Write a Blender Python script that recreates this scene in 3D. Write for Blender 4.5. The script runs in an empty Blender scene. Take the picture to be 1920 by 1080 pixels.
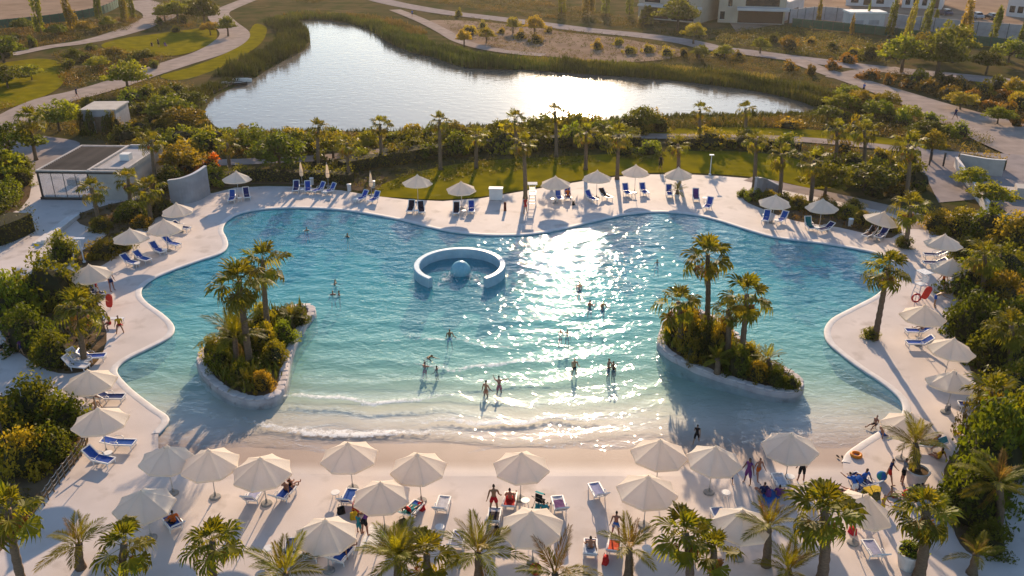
import bpy, bmesh, math, random
import numpy as np
from mathutils import Vector, Matrix, Euler
from mathutils.geometry import delaunay_2d_cdt

# ------------------------------------------------------------------ camera, sky, sun, exposure
CAM_H, PITCH, FOCAL = 30.0, math.radians(24.5), 1653.0      # drone height (m), tilt below the horizon, focal length in 1920-wide pixels
SUN_EL, SUN_AZ = math.radians(17.0), math.radians(4.0)      # sun low, ahead of the camera, a little to the right
scene = bpy.context.scene
cam = bpy.data.cameras.new('camera'); cam_o = bpy.data.objects.new('camera', cam); scene.collection.objects.link(cam_o)
cam.sensor_width = 36.0; cam.lens = 36.0 * FOCAL / 1920.0; cam.clip_start = 0.5; cam.clip_end = 20000
cam_o.location = (0, 0, CAM_H); cam_o.rotation_euler = (math.pi/2 - PITCH, 0, 0); scene.camera = cam_o
world = bpy.data.worlds.new('World'); scene.world = world; world.use_nodes = True
wn = world.node_tree.nodes; wl = world.node_tree.links
sky = wn.new('ShaderNodeTexSky'); sky.sky_type = 'NISHITA'; sky.sun_disc = False
sky.sun_elevation = SUN_EL; sky.sun_rotation = SUN_AZ; sky.air_density = 1.0; sky.dust_density = 0.4; sky.ozone_density = 2.6
wl.new(sky.outputs[0], wn['Background'].inputs[0]); wn['Background'].inputs[1].default_value = 0.125
sun = bpy.data.lights.new('sun', 'SUN'); sun.energy = 4.8; sun.angle = math.radians(0.6); sun.color = (1.0, 0.75, 0.50)
sun_o = bpy.data.objects.new('sun', sun); scene.collection.objects.link(sun_o)
sd = Vector((math.sin(SUN_AZ)*math.cos(SUN_EL), math.cos(SUN_AZ)*math.cos(SUN_EL), math.sin(SUN_EL)))
sun_o.rotation_euler = sd.to_track_quat('Z', 'Y').to_euler()
vs = scene.view_settings; vs.view_transform = 'Standard'; vs.look = 'None'; vs.gamma = 1.0; vs.exposure = 0.9; vs.use_curve_mapping = False
cy = scene.cycles; cy.use_denoising = True; cy.max_bounces = 6; cy.diffuse_bounces = 3; cy.glossy_bounces = 3
cy.transmission_bounces = 4; cy.transparent_max_bounces = 12; cy.volume_bounces = 0; cy.sample_clamp_indirect = 6; cy.caustics_reflective = False; cy.caustics_refractive = False

# ------------------------------------------------------------------ helpers
COL = scene.collection
R = math.radians
rnd = random.Random(7)
_c, _s = math.cos(PITCH), math.sin(PITCH)
def P(px, py, z=0.0):
    """the place on the level z that the photograph shows at (px, py)"""
    dx, dy = (px - 960) / FOCAL, (540 - py) / FOCAL
    d = (dx, _c + dy * _s, -_s + dy * _c)
    t = (z - CAM_H) / d[2]
    return Vector((d[0]*t, d[1]*t, z))
def PP(pts, z=0.0): return [tuple(P(x, y, z)[:2]) for x, y in pts]
def smooth_loop(pts, n=6, closed=True):
    p = np.array(pts, float); N = len(p); out = []
    rng_ = range(N if closed else N-1)
    for i in rng_:
        if closed: a, b, c, d = p[(i-1) % N], p[i], p[(i+1) % N], p[(i+2) % N]
        else: a, b, c, d = p[max(i-1, 0)], p[i], p[i+1], p[min(i+2, N-1)]
        for k in range(n):
            t = k / n
            out.append(tuple(0.5*((2*b) + (c-a)*t + (2*a-5*b+4*c-d)*t*t + (3*b-a-3*c+d)*t**3)))
    if not closed: out.append(tuple(p[-1]))
    return out
def inside(poly, x, y):
    x = np.asarray(x, float); y = np.asarray(y, float); r = np.zeros(x.shape, bool); n = len(poly)
    for i in range(n):
        x1, y1 = poly[i]; x2, y2 = poly[(i+1) % n]
        if y1 == y2: continue
        r ^= ((y1 > y) != (y2 > y)) & (x < (x2-x1)*(y-y1)/(y2-y1) + x1)
    return r
def edge_dist(poly, x, y, closed=True):
    x = np.asarray(x, float); y = np.asarray(y, float); r = np.full(x.shape, 1e9); n = len(poly)
    for i in range(n if closed else n-1):
        x1, y1 = poly[i]; x2, y2 = poly[(i+1) % n]; dx, dy = x2-x1, y2-y1; l = dx*dx+dy*dy
        if l < 1e-9: continue
        t = np.clip(((x-x1)*dx + (y-y1)*dy)/l, 0, 1)
        r = np.minimum(r, (x-x1-t*dx)**2 + (y-y1-t*dy)**2)
    return np.sqrt(r)
def sdf(poly, x, y):
    d = edge_dist(poly, x, y); return np.where(inside(poly, x, y), -d, d)
def offset_loop(loop, d):
    """move a closed loop outward (d>0) for a counter-clockwise loop, inward otherwise"""
    p = np.array(loop); a = np.roll(p, 1, 0); b = np.roll(p, -1, 0); t = b - a
    t /= np.maximum(np.linalg.norm(t, axis=1)[:, None], 1e-6); n = np.stack([t[:, 1], -t[:, 0]], 1)
    ar = 0.5*np.sum(p[:, 0]*np.roll(p[:, 1], -1) - np.roll(p[:, 0], -1)*p[:, 1])
    return [tuple(v) for v in p + n*d*(1 if ar > 0 else -1)]

# materials -------------------------------------------------------------
def mat(name, col, col2=None, rough=0.65, scale=3.0, detail=5, bump=0.0, bscale=None, spec=0.12, metal=0.0, rand=0.0, transl=0.0, tcol=None,
        attr=None, acol=None, spots=None, emit=None, stretch=None):
    """procedural material: two colours mixed by noise, per-object brightness, bump, optional translucency (leaves, cloth)"""
    m = bpy.data.materials.new(name); m.use_nodes = True; nt = m.node_tree; N = nt.nodes; L = nt.links
    b = N['Principled BSDF']; out = N['Material Output']
    tc = N.new('ShaderNodeTexCoord'); vec = tc.outputs['Object']
    if stretch:
        mp = N.new('ShaderNodeMapping'); mp.inputs['Scale'].default_value = stretch; L.new(vec, mp.inputs['Vector']); vec = mp.outputs[0]
    nz = N.new('ShaderNodeTexNoise'); nz.inputs['Scale'].default_value = scale; nz.inputs['Detail'].default_value = detail; L.new(vec, nz.inputs['Vector'])
    if col2 is None: col2 = tuple(c*0.72 for c in col)
    rp = N.new('ShaderNodeValToRGB'); rp.color_ramp.elements[0].position = 0.33; rp.color_ramp.elements[1].position = 0.67
    rp.color_ramp.elements[0].color = (*col2, 1); rp.color_ramp.elements[1].color = (*col, 1); L.new(nz.outputs['Fac'], rp.inputs['Fac'])
    c = rp.outputs['Color']
    if attr:
        at = N.new('ShaderNodeAttribute'); at.attribute_name = attr
        r2 = N.new('ShaderNodeValToRGB'); el = r2.color_ramp.elements
        while len(el) < len(acol): el.new(0.5)
        for i, a in enumerate(acol): el[i].position = i/(len(acol)-1); el[i].color = (*a, 1)
        L.new(at.outputs['Fac'], r2.inputs['Fac'])
        mx = N.new('ShaderNodeMix'); mx.data_type = 'RGBA'; mx.blend_type = 'MULTIPLY'; mx.inputs[0].default_value = 1.0
        L.new(r2.outputs[0], mx.inputs[6]); L.new(c, mx.inputs[7]); c = mx.outputs[2]
    if spots:
        n2 = N.new('ShaderNodeTexNoise'); n2.inputs['Scale'].default_value = spots[1]; n2.inputs['Detail'].default_value = 6; L.new(vec, n2.inputs['Vector'])
        r3 = N.new('ShaderNodeValToRGB'); r3.color_ramp.elements[0].position = spots[2]; r3.color_ramp.elements[1].position = spots[2]+0.14
        L.new(n2.outputs['Fac'], r3.inputs['Fac']); mx = N.new('ShaderNodeMix'); mx.data_type = 'RGBA'
        L.new(r3.outputs[0], mx.inputs[0]); L.new(c, mx.inputs[6]); mx.inputs[7].default_value = (*spots[0], 1); c = mx.outputs[2]
    if rand:
        oi = N.new('ShaderNodeObjectInfo'); hs = N.new('ShaderNodeHueSaturation'); mr = N.new('ShaderNodeMapRange')
        mr.inputs[3].default_value = 1-rand; mr.inputs[4].default_value = 1+rand; L.new(oi.outputs['Random'], mr.inputs[0]); L.new(mr.outputs[0], hs.inputs['Value'])
        mh = N.new('ShaderNodeMapRange'); mh.inputs[3].default_value = 0.5-rand*0.07; mh.inputs[4].default_value = 0.5+rand*0.05
        ml = N.new('ShaderNodeMath'); ml.operation = 'FRACT'; mu = N.new('ShaderNodeMath'); mu.operation = 'MULTIPLY'; mu.inputs[1].default_value = 7.13
        L.new(oi.outputs['Random'], mu.inputs[0]); L.new(mu.outputs[0], ml.inputs[0]); L.new(ml.outputs[0], mh.inputs[0]); L.new(mh.outputs[0], hs.inputs['Hue'])
        L.new(c, hs.inputs['Color']); c = hs.outputs[0]
    L.new(c, b.inputs['Base Color']); b.inputs['Roughness'].default_value = rough; b.inputs['Metallic'].default_value = metal
    b.inputs['Specular IOR Level'].default_value = spec
    if bump:
        nb = N.new('ShaderNodeTexNoise'); nb.inputs['Scale'].default_value = bscale or scale*4; nb.inputs['Detail'].default_value = 4; L.new(vec, nb.inputs['Vector'])
        bp = N.new('ShaderNodeBump'); bp.inputs['Strength'].default_value = bump; bp.inputs['Distance'].default_value = 0.05
        L.new(nb.outputs['Fac'], bp.inputs['Height']); L.new(bp.outputs[0], b.inputs['Normal'])
    if transl:
        tr = N.new('ShaderNodeBsdfTranslucent'); ms = N.new('ShaderNodeMixShader'); ms.inputs[0].default_value = transl
        if tcol:
            mt = N.new('ShaderNodeMix'); mt.data_type = 'RGBA'; mt.blend_type = 'MULTIPLY'; mt.inputs[0].default_value = 1.0
            L.new(c, mt.inputs[6]); mt.inputs[7].default_value = (*tcol, 1); L.new(mt.outputs[2], tr.inputs['Color'])
        else: L.new(c, tr.inputs['Color'])
        L.new(b.outputs[0], ms.inputs[1]); L.new(tr.outputs[0], ms.inputs[2]); L.new(ms.outputs[0], out.inputs['Surface'])
    return m

# mesh building ----------------------------------------------------------
def mesh(name, verts, faces, m=None, smooth=False, mats=None, mi=None):
    me = bpy.data.meshes.new(name); me.from_pydata([tuple(v) for v in verts], [], [tuple(int(i) for i in f) for f in faces])
    for q in (mats or ([m] if m else [])): me.materials.append(q)
    if mi is not None: me.polygons.foreach_set('material_index', np.asarray(mi, np.int32))
    if smooth: me.polygons.foreach_set('use_smooth', np.ones(len(me.polygons), bool))
    me.update(); return me
def mesh_np(name, v, f, m, smooth=False, attr=None):
    """big meshes: v (N,3), f (M,3|4)"""
    v = np.asarray(v, np.float32); f = np.asarray(f, np.int32); k = f.shape[1]
    me = bpy.data.meshes.new(name); me.vertices.add(len(v)); me.vertices.foreach_set('co', v.ravel())
    me.loops.add(f.size); me.loops.foreach_set('vertex_index', f.ravel()); me.polygons.add(len(f))
    me.polygons.foreach_set('loop_start', np.arange(0, f.size, k, dtype=np.int32))
    me.polygons.foreach_set('loop_total', np.full(len(f), k, np.int32))
    if smooth: me.polygons.foreach_set('use_smooth', np.ones(len(f), bool))
    me.materials.append(m); me.update(calc_edges=True); me.validate()
    for an, av in (attr or {}).items():
        a = me.attributes.new(an, 'FLOAT', 'POINT'); a.data.foreach_set('value', np.asarray(av, np.float32))
    return me
def obj(name, me, parent=None, loc=(0, 0, 0), rot=(0, 0, 0), scale=None):
    o = bpy.data.objects.new(name, me); COL.objects.link(o); o.location = loc; o.rotation_euler = rot
    if scale is not None: o.scale = scale if hasattr(scale, '__len__') else (scale,)*3
    if parent is not None: o.parent = parent
    return o
def tag(o, label, cat=None, group=None, kind=None):
    o['label'] = label
    if cat: o['category'] = cat
    if group: o['group'] = group
    if kind: o['kind'] = kind
    return o
def thing(name, label, cat, loc, rz=0.0, group=None, scale=None):
    return tag(obj(name, None, None, loc, (0, 0, rz), scale), label, cat, group)
class MB:
    """collects boxes, bars, tubes and lathes into one mesh"""
    def __init__(s): s.v = []; s.f = []
    def add(s, v, f):
        k = len(s.v); s.v += [tuple(a) for a in v]; s.f += [tuple(i+k for i in q) for q in f]; return s
    def box(s, x0, x1, y0, y1, z0, z1, rot=None, off=(0, 0, 0)):
        v = [Vector((x, y, z)) for z in (z0, z1) for y in (y0, y1) for x in (x0, x1)]
        if rot is not None: v = [rot @ a for a in v]
        v = [a + Vector(off) for a in v]
        return s.add(v, [(0, 2, 3, 1), (4, 5, 7, 6), (0, 1, 5, 4), (2, 6, 7, 3), (0, 4, 6, 2), (1, 3, 7, 5)])
    def tube(s, pts, r, n=8, cap=True):
        pts = [Vector(p) for p in pts]; rr = r if hasattr(r, '__len__') else [r]*len(pts); v = []; f = []
        for i, p in enumerate(pts):
            d = (pts[min(i+1, len(pts)-1)] - pts[max(i-1, 0)]).normalized()
            a = d.orthogonal().normalized() if i == 0 else (a - d*a.dot(d)).normalized()
            b = d.cross(a)
            v += [p + (a*math.cos(2*math.pi*k/n) + b*math.sin(2*math.pi*k/n))*rr[i] for k in range(n)]
        for i in range(len(pts)-1):
            f += [(i*n+k, i*n+(k+1) % n, (i+1)*n+(k+1) % n, (i+1)*n+k) for k in range(n)]
        if cap: f += [tuple(range(n-1, -1, -1)), tuple(range((len(pts)-1)*n, len(pts)*n))]
        return s.add(v, f)
    def lathe(s, prof, n=16, off=(0, 0, 0)):
        v = []; f = []; m = len(prof)
        for k in range(n):
            a = 2*math.pi*k/n; v += [(off[0]+r*math.cos(a), off[1]+r*math.sin(a), off[2]+z) for r, z in prof]
        for k in range(n):
            q = (k+1) % n
            f += [(k*m+i, q*m+i, q*m+i+1, k*m+i+1) for i in range(m-1)]
        return s.add(v, f)
    def mesh(s, name, m, smooth=False): return mesh(name, s.v, s.f, m, smooth)
    def build(s, name, m, parent=None, loc=(0, 0, 0), rot=(0, 0, 0), smooth=False): return obj(name, s.mesh(name, m, smooth), parent, loc, rot)
def fill(name, outer, holes, z, m, steps=None):
    """flat sheet inside a loop and outside the holes"""
    loops = [outer] + list(holes); pts = []; edges = []
    for lp in loops:
        k = len(pts); n = len(lp); pts += [Vector(p) for p in lp]; edges += [(k+i, k+(i+1) % n) for i in range(n)]
    v, e, f, *_ = delaunay_2d_cdt(pts, edges, [], 0, 1e-5)
    v = np.array([tuple(p) for p in v]); f = np.array([tuple(t) for t in f if len(t) == 3])
    c = v[f].mean(1); ok = inside(outer, c[:, 0], c[:, 1])
    for h in holes: ok &= ~inside(h, c[:, 0], c[:, 1])
    f = f[ok]; a = v[f]
    fl = ((a[:, 1]-a[:, 0])[:, 0]*(a[:, 2]-a[:, 0])[:, 1] - (a[:, 1]-a[:, 0])[:, 1]*(a[:, 2]-a[:, 0])[:, 0]) < 0
    f[fl] = f[fl][:, ::-1]
    zz = z if not callable(z) else z(v[:, 0], v[:, 1])
    return mesh_np(name, np.column_stack([v, np.full(len(v), zz) if np.isscalar(zz) else zz]), f, m)
def wall_strip(name, loop, z0, z1, m, closed=True):
    n = len(loop); v = [(x, y, z0) for x, y in loop] + [(x, y, z1) for x, y in loop]
    f = [(i, (i+1) % n, n+(i+1) % n, n+i) for i in range(n if closed else n-1)]
    return mesh(name, v, f, m)
def ribbon(pts, w):
    """outline of a path of width w (or widths) along a centre line"""
    p = np.array(pts, float); t = np.gradient(p, axis=0); t /= np.linalg.norm(t, axis=1)[:, None]; n = np.stack([-t[:, 1], t[:, 0]], 1)
    w = np.broadcast_to(np.asarray(w, float), (len(p),))[:, None]/2
    return [tuple(q) for q in p+n*w] + [tuple(q) for q in (p-n*w)[::-1]]
def scatter(poly, n, rng, gap=None):
    a = np.array(poly); lo = a.min(0); hi = a.max(0); out = np.zeros((0, 2))
    for _ in range(40):
        q = rng.uniform(lo, hi, (n*2, 2)); out = np.vstack([out, q[inside(poly, q[:, 0], q[:, 1])]])
        if len(out) >= n: break
    return out[:n]
def area(poly):
    a = np.array(poly); b = np.roll(a, -1, 0); return abs(np.sum(a[:, 0]*b[:, 1]-b[:, 0]*a[:, 1]))/2
# ------------------------------------------------------------------ materials of the setting
M = {}
M['deck'] = mat('plaster_deck', (0.60, 0.515, 0.465), (0.51, 0.435, 0.39), rough=0.75, scale=0.35, detail=8, bump=0.15, bscale=18, spots=((0.43, 0.36, 0.315), 0.55, 0.56))
M['coping'] = mat('plaster_coping', (0.66, 0.61, 0.57), (0.56, 0.51, 0.47), rough=0.7, scale=1.5, bump=0.2, bscale=14)
M['paving'] = mat('grey_paving', spec=0.0, col=(0.33, 0.275, 0.25), col2=(0.25, 0.21, 0.195), rough=0.8, scale=0.6, detail=8, bump=0.2, bscale=8)
M['path'] = mat('sandy_path', spec=0.0, col=(0.38, 0.30, 0.25), col2=(0.27, 0.215, 0.18), rough=0.9, scale=0.5, detail=8)
M['soil'] = mat('garden_soil', spec=0.0, col=(0.17, 0.115, 0.065), col2=(0.09, 0.06, 0.035), rough=0.95, scale=0.8, detail=8, bump=0.4, bscale=6)
M['sand'] = mat('bare_sand', spec=0.0, col=(0.31, 0.22, 0.155), col2=(0.21, 0.145, 0.10), rough=0.95, scale=0.12, detail=9, bump=0.3, bscale=1.2, spots=((0.19, 0.13, 0.085), 0.3, 0.58))
M['ground'] = mat('dry_earth', spec=0.0, col=(0.12, 0.085, 0.04), col2=(0.06, 0.055, 0.02), rough=0.95, scale=0.10, detail=9, bump=0.4, bscale=1.5, spots=((0.05, 0.055, 0.015), 0.22, 0.48))
M['lawn'] = mat('lawn_grass', spec=0.0, col=(0.21, 0.165, 0.006), col2=(0.125, 0.11, 0.006), rough=0.9, scale=0.5, detail=9, bump=0.6, bscale=9, spots=((0.19, 0.17, 0.04), 0.35, 0.62))
M['white'] = mat('white_plaster', (0.72, 0.69, 0.64), (0.62, 0.59, 0.55), rough=0.6, scale=1.2, bump=0.1)
M['grey_wall'] = mat('grey_render', (0.36, 0.34, 0.34), (0.28, 0.265, 0.265), rough=0.8, scale=1.0, bump=0.15)
M['rock_rim'] = mat('weathered_rim', (0.52, 0.46, 0.43), (0.36, 0.31, 0.30), rough=0.8, scale=1.1, detail=8, bump=0.35, bscale=6, spots=((0.26, 0.20, 0.18), 1.3, 0.6))
M['dark_metal'] = mat('dark_metal', (0.035, 0.03, 0.028), rough=0.45, spec=0.5)
M['wood'] = mat('weathered_wood', (0.20, 0.14, 0.09), (0.12, 0.085, 0.055), rough=0.8, scale=4, stretch=(1, 8, 1))

# pool floor: pale plaster that turns to aqua mosaic where the pool is deep (vertex attribute 'deep'), darker where wet ('wet')
def floor_material():
    m = mat('pool_floor_plaster', (0.60, 0.515, 0.465), (0.51, 0.435, 0.39), rough=0.6, scale=0.35, detail=8, bump=0.15, bscale=18, attr='deep',
            acol=[(1, 1, 1), (0.58, 0.50, 0.45), (0.92, 0.90, 0.84), (0.80, 0.98, 0.86), (0.22, 0.88, 0.96)])
    return m
M['pool_floor'] = floor_material()
M['pool_wall'] = mat('pool_wall_mosaic', (0.34, 0.55, 0.60), (0.27, 0.46, 0.53), rough=0.4, scale=6)

def water_material(name, rough, sigma=None, wave=(1.0, 0.5), foam=False, tint=(1, 1, 1), deep=None, aniso=(1, 1, 1), milky=0.0):
    m = bpy.data.materials.new(name); m.use_nodes = True; nt = m.node_tree; N = nt.nodes; L = nt.links
    for n in list(N):
        if n.type != 'OUTPUT_MATERIAL': N.remove(n)
    out = N['Material Output']
    tc = N.new('ShaderNodeTexCoord'); mp = N.new('ShaderNodeMapping'); mp.inputs['Scale'].default_value = aniso; L.new(tc.outputs['Object'], mp.inputs[0])
    hs = []
    for sc, w in ((wave[0], 1.0), (wave[0]*2.3, 0.22)):
        nz = N.new('ShaderNodeTexNoise'); nz.inputs['Scale'].default_value = sc; nz.inputs['Detail'].default_value = 1.0; nz.inputs['Distortion'].default_value = 0.6
        L.new(mp.outputs[0], nz.inputs['Vector']); mu = N.new('ShaderNodeMath'); mu.operation = 'MULTIPLY'; mu.inputs[1].default_value = w; L.new(nz.outputs['Fac'], mu.inputs[0]); hs.append(mu)
    ad = N.new('ShaderNodeMath'); L.new(hs[0].outputs[0], ad.inputs[0]); L.new(hs[1].outputs[0], ad.inputs[1])
    bp = N.new('ShaderNodeBump'); bp.inputs['Strength'].default_value = 1.0; bp.inputs['Distance'].default_value = wave[1]; L.new(ad.outputs[0], bp.inputs['Height'])
    ge = N.new('ShaderNodeNewGeometry'); ir = N.new('ShaderNodeMapRange'); ir.inputs[3].default_value = 1.33; ir.inputs[4].default_value = 1/1.33; L.new(ge.outputs['Backfacing'], ir.inputs[0])
    fr = N.new('ShaderNodeFresnel'); L.new(ir.outputs[0], fr.inputs['IOR']); L.new(bp.outputs[0], fr.inputs['Normal'])
    gl = N.new('ShaderNodeBsdfGlossy'); gl.inputs['Roughness'].default_value = rough; L.new(bp.outputs[0], gl.inputs['Normal'])
    if deep: under = N.new('ShaderNodeBsdfDiffuse'); under.inputs['Color'].default_value = (*deep, 1)
    else: under = N.new('ShaderNodeBsdfTransparent'); under.inputs['Color'].default_value = (*tint, 1)
    usock = under.outputs[0]
    if milky:
        da = N.new('ShaderNodeAttribute'); da.attribute_name = 'depth'; rp = N.new('ShaderNodeValToRGB'); e = rp.color_ramp.elements
        e[0].position = 0.0; e[0].color = (0.52, 0.54, 0.46, 1); e[1].position = 1.0; e[1].color = (0.008, 0.26, 0.33, 1); q_ = e.new(0.55); q_.color = (0.27, 0.53, 0.46, 1)
        L.new(da.outputs['Fac'], rp.inputs[0]); df = N.new('ShaderNodeBsdfDiffuse'); L.new(rp.outputs[0], df.inputs['Color']); L.new(bp.outputs[0], df.inputs['Normal'])
        fm = N.new('ShaderNodeMapRange'); fm.inputs[1].default_value = 0.10; fm.inputs[2].default_value = 0.75; fm.inputs[3].default_value = 0.0; fm.inputs[4].default_value = milky; L.new(da.outputs['Fac'], fm.inputs[0])
        mm = N.new('ShaderNodeMixShader'); L.new(fm.outputs[0], mm.inputs[0]); L.new(usock, mm.inputs[1]); L.new(df.outputs[0], mm.inputs[2]); usock = mm.outputs[0]
    mx = N.new('ShaderNodeMixShader'); L.new(fr.outputs[0], mx.inputs[0]); L.new(usock, mx.inputs[1]); L.new(gl.outputs[0], mx.inputs[2])
    sh = mx.outputs[0]
    if foam:
        at = N.new('ShaderNodeAttribute'); at.attribute_name = 'foam'
        n3 = N.new('ShaderNodeTexNoise'); n3.inputs['Scale'].default_value = 2.6; n3.inputs['Detail'].default_value = 10; n3.inputs['Roughness'].default_value = 0.72; L.new(tc.outputs['Object'], n3.inputs['Vector'])
        s = N.new('ShaderNodeMath'); s.operation = 'ADD'; L.new(at.outputs['Fac'], s.inputs[0]); L.new(n3.outputs['Fac'], s.inputs[1])
        mr = N.new('ShaderNodeMapRange'); mr.inputs[1].default_value = 0.99; mr.inputs[2].default_value = 1.16; mr.inputs[4].default_value = 0.85; L.new(s.outputs[0], mr.inputs[0])
        fd = N.new('ShaderNodeBsdfDiffuse'); fd.inputs['Color'].default_value = (0.82, 0.80, 0.76, 1)
        m2 = N.new('ShaderNodeMixShader'); L.new(mr.outputs[0], m2.inputs[0]); L.new(sh, m2.inputs[1]); L.new(fd.outputs[0], m2.inputs[2]); sh = m2.outputs[0]
    L.new(sh, out.inputs['Surface'])
    if sigma:
        va = N.new('ShaderNodeVolumeAbsorption'); d = max(sigma); va.inputs['Density'].default_value = d
        va.inputs['Color'].default_value = (*[1 - q/d for q in sigma], 1); L.new(va.outputs[0], out.inputs['Volume'])
    return m
M['pool_water'] = water_material('pool_water', 0.035, sigma=(0.115, 0.014, 0.015), wave=(1.9, 0.085), foam=True, milky=0.55, aniso=(0.75, 1.15, 1))
M['lake_water'] = water_material('lake_water', 0.10, wave=(1.0, 0.034), deep=(0.15, 0.13, 0.10), aniso=(0.7, 1.2, 1))

# ------------------------------------------------------------------ outlines read off the photograph
pool_px = [(297, 812), (316, 785), (290, 764), (250, 733), (226, 709), (218, 694), (226, 682), (246, 669), (285, 650), (316, 633), (326, 618), (321, 604), (304, 588), (276, 568), (264, 552), (268, 537),
    (290, 521), (330, 504), (378, 487), (413, 475), (426, 461), (424, 446), (417, 430), (426, 413), (450, 400), (492, 392), (560, 389), (640, 393), (700, 402), (760, 414), (820, 429), (880, 438), (940, 441),
    (1000, 438), (1060, 428), (1120, 413), (1180, 401), (1240, 397), (1300, 402), (1350, 414), (1400, 430), (1450, 444), (1510, 452), (1570, 460), (1638, 473), (1666, 484), (1676, 502), (1668, 525), (1645, 552),
    (1598, 577), (1561, 597), (1547, 617), (1552, 640), (1575, 662), (1612, 690), (1650, 715), (1680, 739), (1693, 757), (1690, 778), (1650, 808), (1612, 832), (1588, 850), (1580, 866)]
WL = -0.12                                   # water level of the pool
pool_edge = smooth_loop(PP(pool_px), 4, closed=False)          # open: from the left end of the beach round the back to its right end
beach_px = [(1582, 890), (1400, 892), (1200, 892), (960, 892), (700, 892), (450, 885), (330, 862), (297, 840)]
pool = pool_edge + PP(beach_px)
island_l = smooth_loop(PP([(370, 682), (375, 700), (395, 726), (425, 747), (460, 759), (485, 761), (512, 756), (530, 744), (539, 724), (543, 695), (553, 660), (566, 630), (581, 607), (592, 594), (589, 582), (570, 577), (530, 586), (470, 606), (410, 640), (378, 664)], WL), 4)
island_r = smooth_loop(PP([(1252, 596), (1240, 617), (1232, 645), (1238, 661), (1257, 677), (1297, 696), (1345, 715), (1395, 730), (1440, 742), (1472, 746), (1495, 743), (1506, 732), (1503, 719), (1490, 708), (1465, 694), (1437, 680), (1402, 652), (1370, 622), (1330, 596), (1285, 582), (1263, 585)], WL), 4)
deck = PP([(-900, 1500), (-700, 560), (-400, 300), (40, 290), (150, 277), (250, 300), (300, 340), (322, 372), (400, 362), (440, 352), (500, 349), (560, 350), (640, 357), (700, 367), (760, 374), (830, 377), (900, 372), (960, 362), (1030, 350), (1090, 340), (1150, 332),
    (1220, 327), (1290, 327), (1350, 330), (1410, 335), (1470, 345), (1540, 358), (1620, 376), (1690, 392), (1740, 405), (1800, 400), (1900, 400), (2300, 420), (2900, 1500)])
lake = smooth_loop(PP([(366, 212), (374, 194), (392, 178), (420, 165), (455, 150), (490, 130), (530, 108), (560, 92), (569, 79), (567, 65), (555, 53), (536, 45), (560, 38), (600, 36), (640, 40), (680, 48), (705, 58), (730, 72), (760, 88), (790, 99), (820, 105), (850, 115), (880, 124), (930, 128),
    (980, 128), (1040, 132), (1100, 137), (1160, 140), (1220, 145), (1290, 151), (1360, 160), (1420, 168), (1480, 180), (1535, 196), (1545, 206), (1530, 213), (1480, 217), (1420, 219), (1350, 220), (1280, 221), (1220, 225), (1160, 229), (1100, 231), (1050, 231), (1000, 233), (960, 236), (900, 241), (840, 246),
    (760, 250), (680, 251), (600, 252), (520, 252), (440, 251), (400, 247), (378, 233)], -0.45), 3)

# ------------------------------------------------------------------ ground: one sheet to the horizon, lowered under the lake and the pool deck
gx = np.concatenate([-np.geomspace(175, 6000, 26)[::-1], np.arange(-172, 172.1, 1.3), np.geomspace(175, 6000, 26)])
gy = np.concatenate([[-3000, -800, -200, -60, -20], np.arange(0, 330, 1.3), np.geomspace(335, 9000, 30)])
X, Y = np.meshgrid(gx, gy); sl = sdf(lake, X, Y); sk = sdf(deck, X, Y)
Z = -0.03 + np.where(sl < 0, -np.minimum(-sl*0.3, 1.5), 0) + np.where(sk < -0.6, -np.minimum((-sk-0.6)*1.5, 4.0), 0)
Z += np.where((sk > 6) & (sl > 3), 0.10*np.sin(X*0.11+1)*np.sin(Y*0.09) - 0.10, 0)*np.clip((sk-6)/10, 0, 1)*np.clip((sl-3)/5, 0, 1)
nx, ny = len(gx), len(gy); ii = (np.arange(ny-1)[:, None]*nx + np.arange(nx-1)[None]).ravel()
tag(obj('ground', mesh_np('ground', np.stack([X, Y, Z], -1).reshape(-1, 3), np.stack([ii, ii+1, ii+nx+1, ii+nx], 1), M['ground'], True)), 'dry brown earth between the plantings', kind='structure')
tag(obj('lake_water', fill('lake_water', offset_loop(lake, 2.5), [], -0.45, M['lake_water'])), 'calm silver lake behind the pool', kind='structure')

# ------------------------------------------------------------------ pool: deck sheet, coping, walls, sloping floor, water
tag(obj('pool_deck', fill('pool_deck', deck, [pool], 0.0, M['deck'])), 'pale plaster deck round the pool', kind='structure')
out_edge = offset_loop(pool, 0.34); no = len(pool_edge)
v = []; f = []
prof = [(0.42, 0.003), (0.36, 0.02), (0.04, 0.024), (-0.04, 0.0), (-0.06, -0.06)]
rings = [offset_loop(pool, d)[:no] for d, _ in prof]
for k, (d, z) in enumerate(prof): v += [(x, y, z) for x, y in rings[k]]
for k in range(len(prof)-1): f += [(k*no+i, k*no+i+1, (k+1)*no+i+1, (k+1)*no+i) for i in range(no-1)]
tag(obj('pool_coping', mesh('pool_coping', v, f, M['coping'], True)), 'rounded pale lip along the pool edge', kind='structure')
tag(obj('pool_wall', wall_strip('pool_wall', pool_edge, -2.4, 0.0, M['pool_wall'], False)), 'blue mosaic pool wall under the lip', kind='structure')
px_ = np.array(pool); x0, y0 = px_.min(0)-0.5; x1, y1 = px_.max(0)+0.5
YB = P(960, 892).y
def floor_z(x, y):
    d = y - YB + 0.0006*(x-2)**2*0
    z = np.interp(d, [-1, 0, 2.2, 4.2, 6, 8, 10, 14, 22, 30, 60], [0.001, 0.001, -0.09, -0.19, -0.30, -0.46, -0.70, -1.15, -1.55, -1.85, -1.9])
    return z
gx = np.arange(x0, x1, 0.5); gy = np.arange(y0, y1, 0.5); X, Y = np.meshgrid(gx, gy); nx, ny = len(gx), len(gy)
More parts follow.
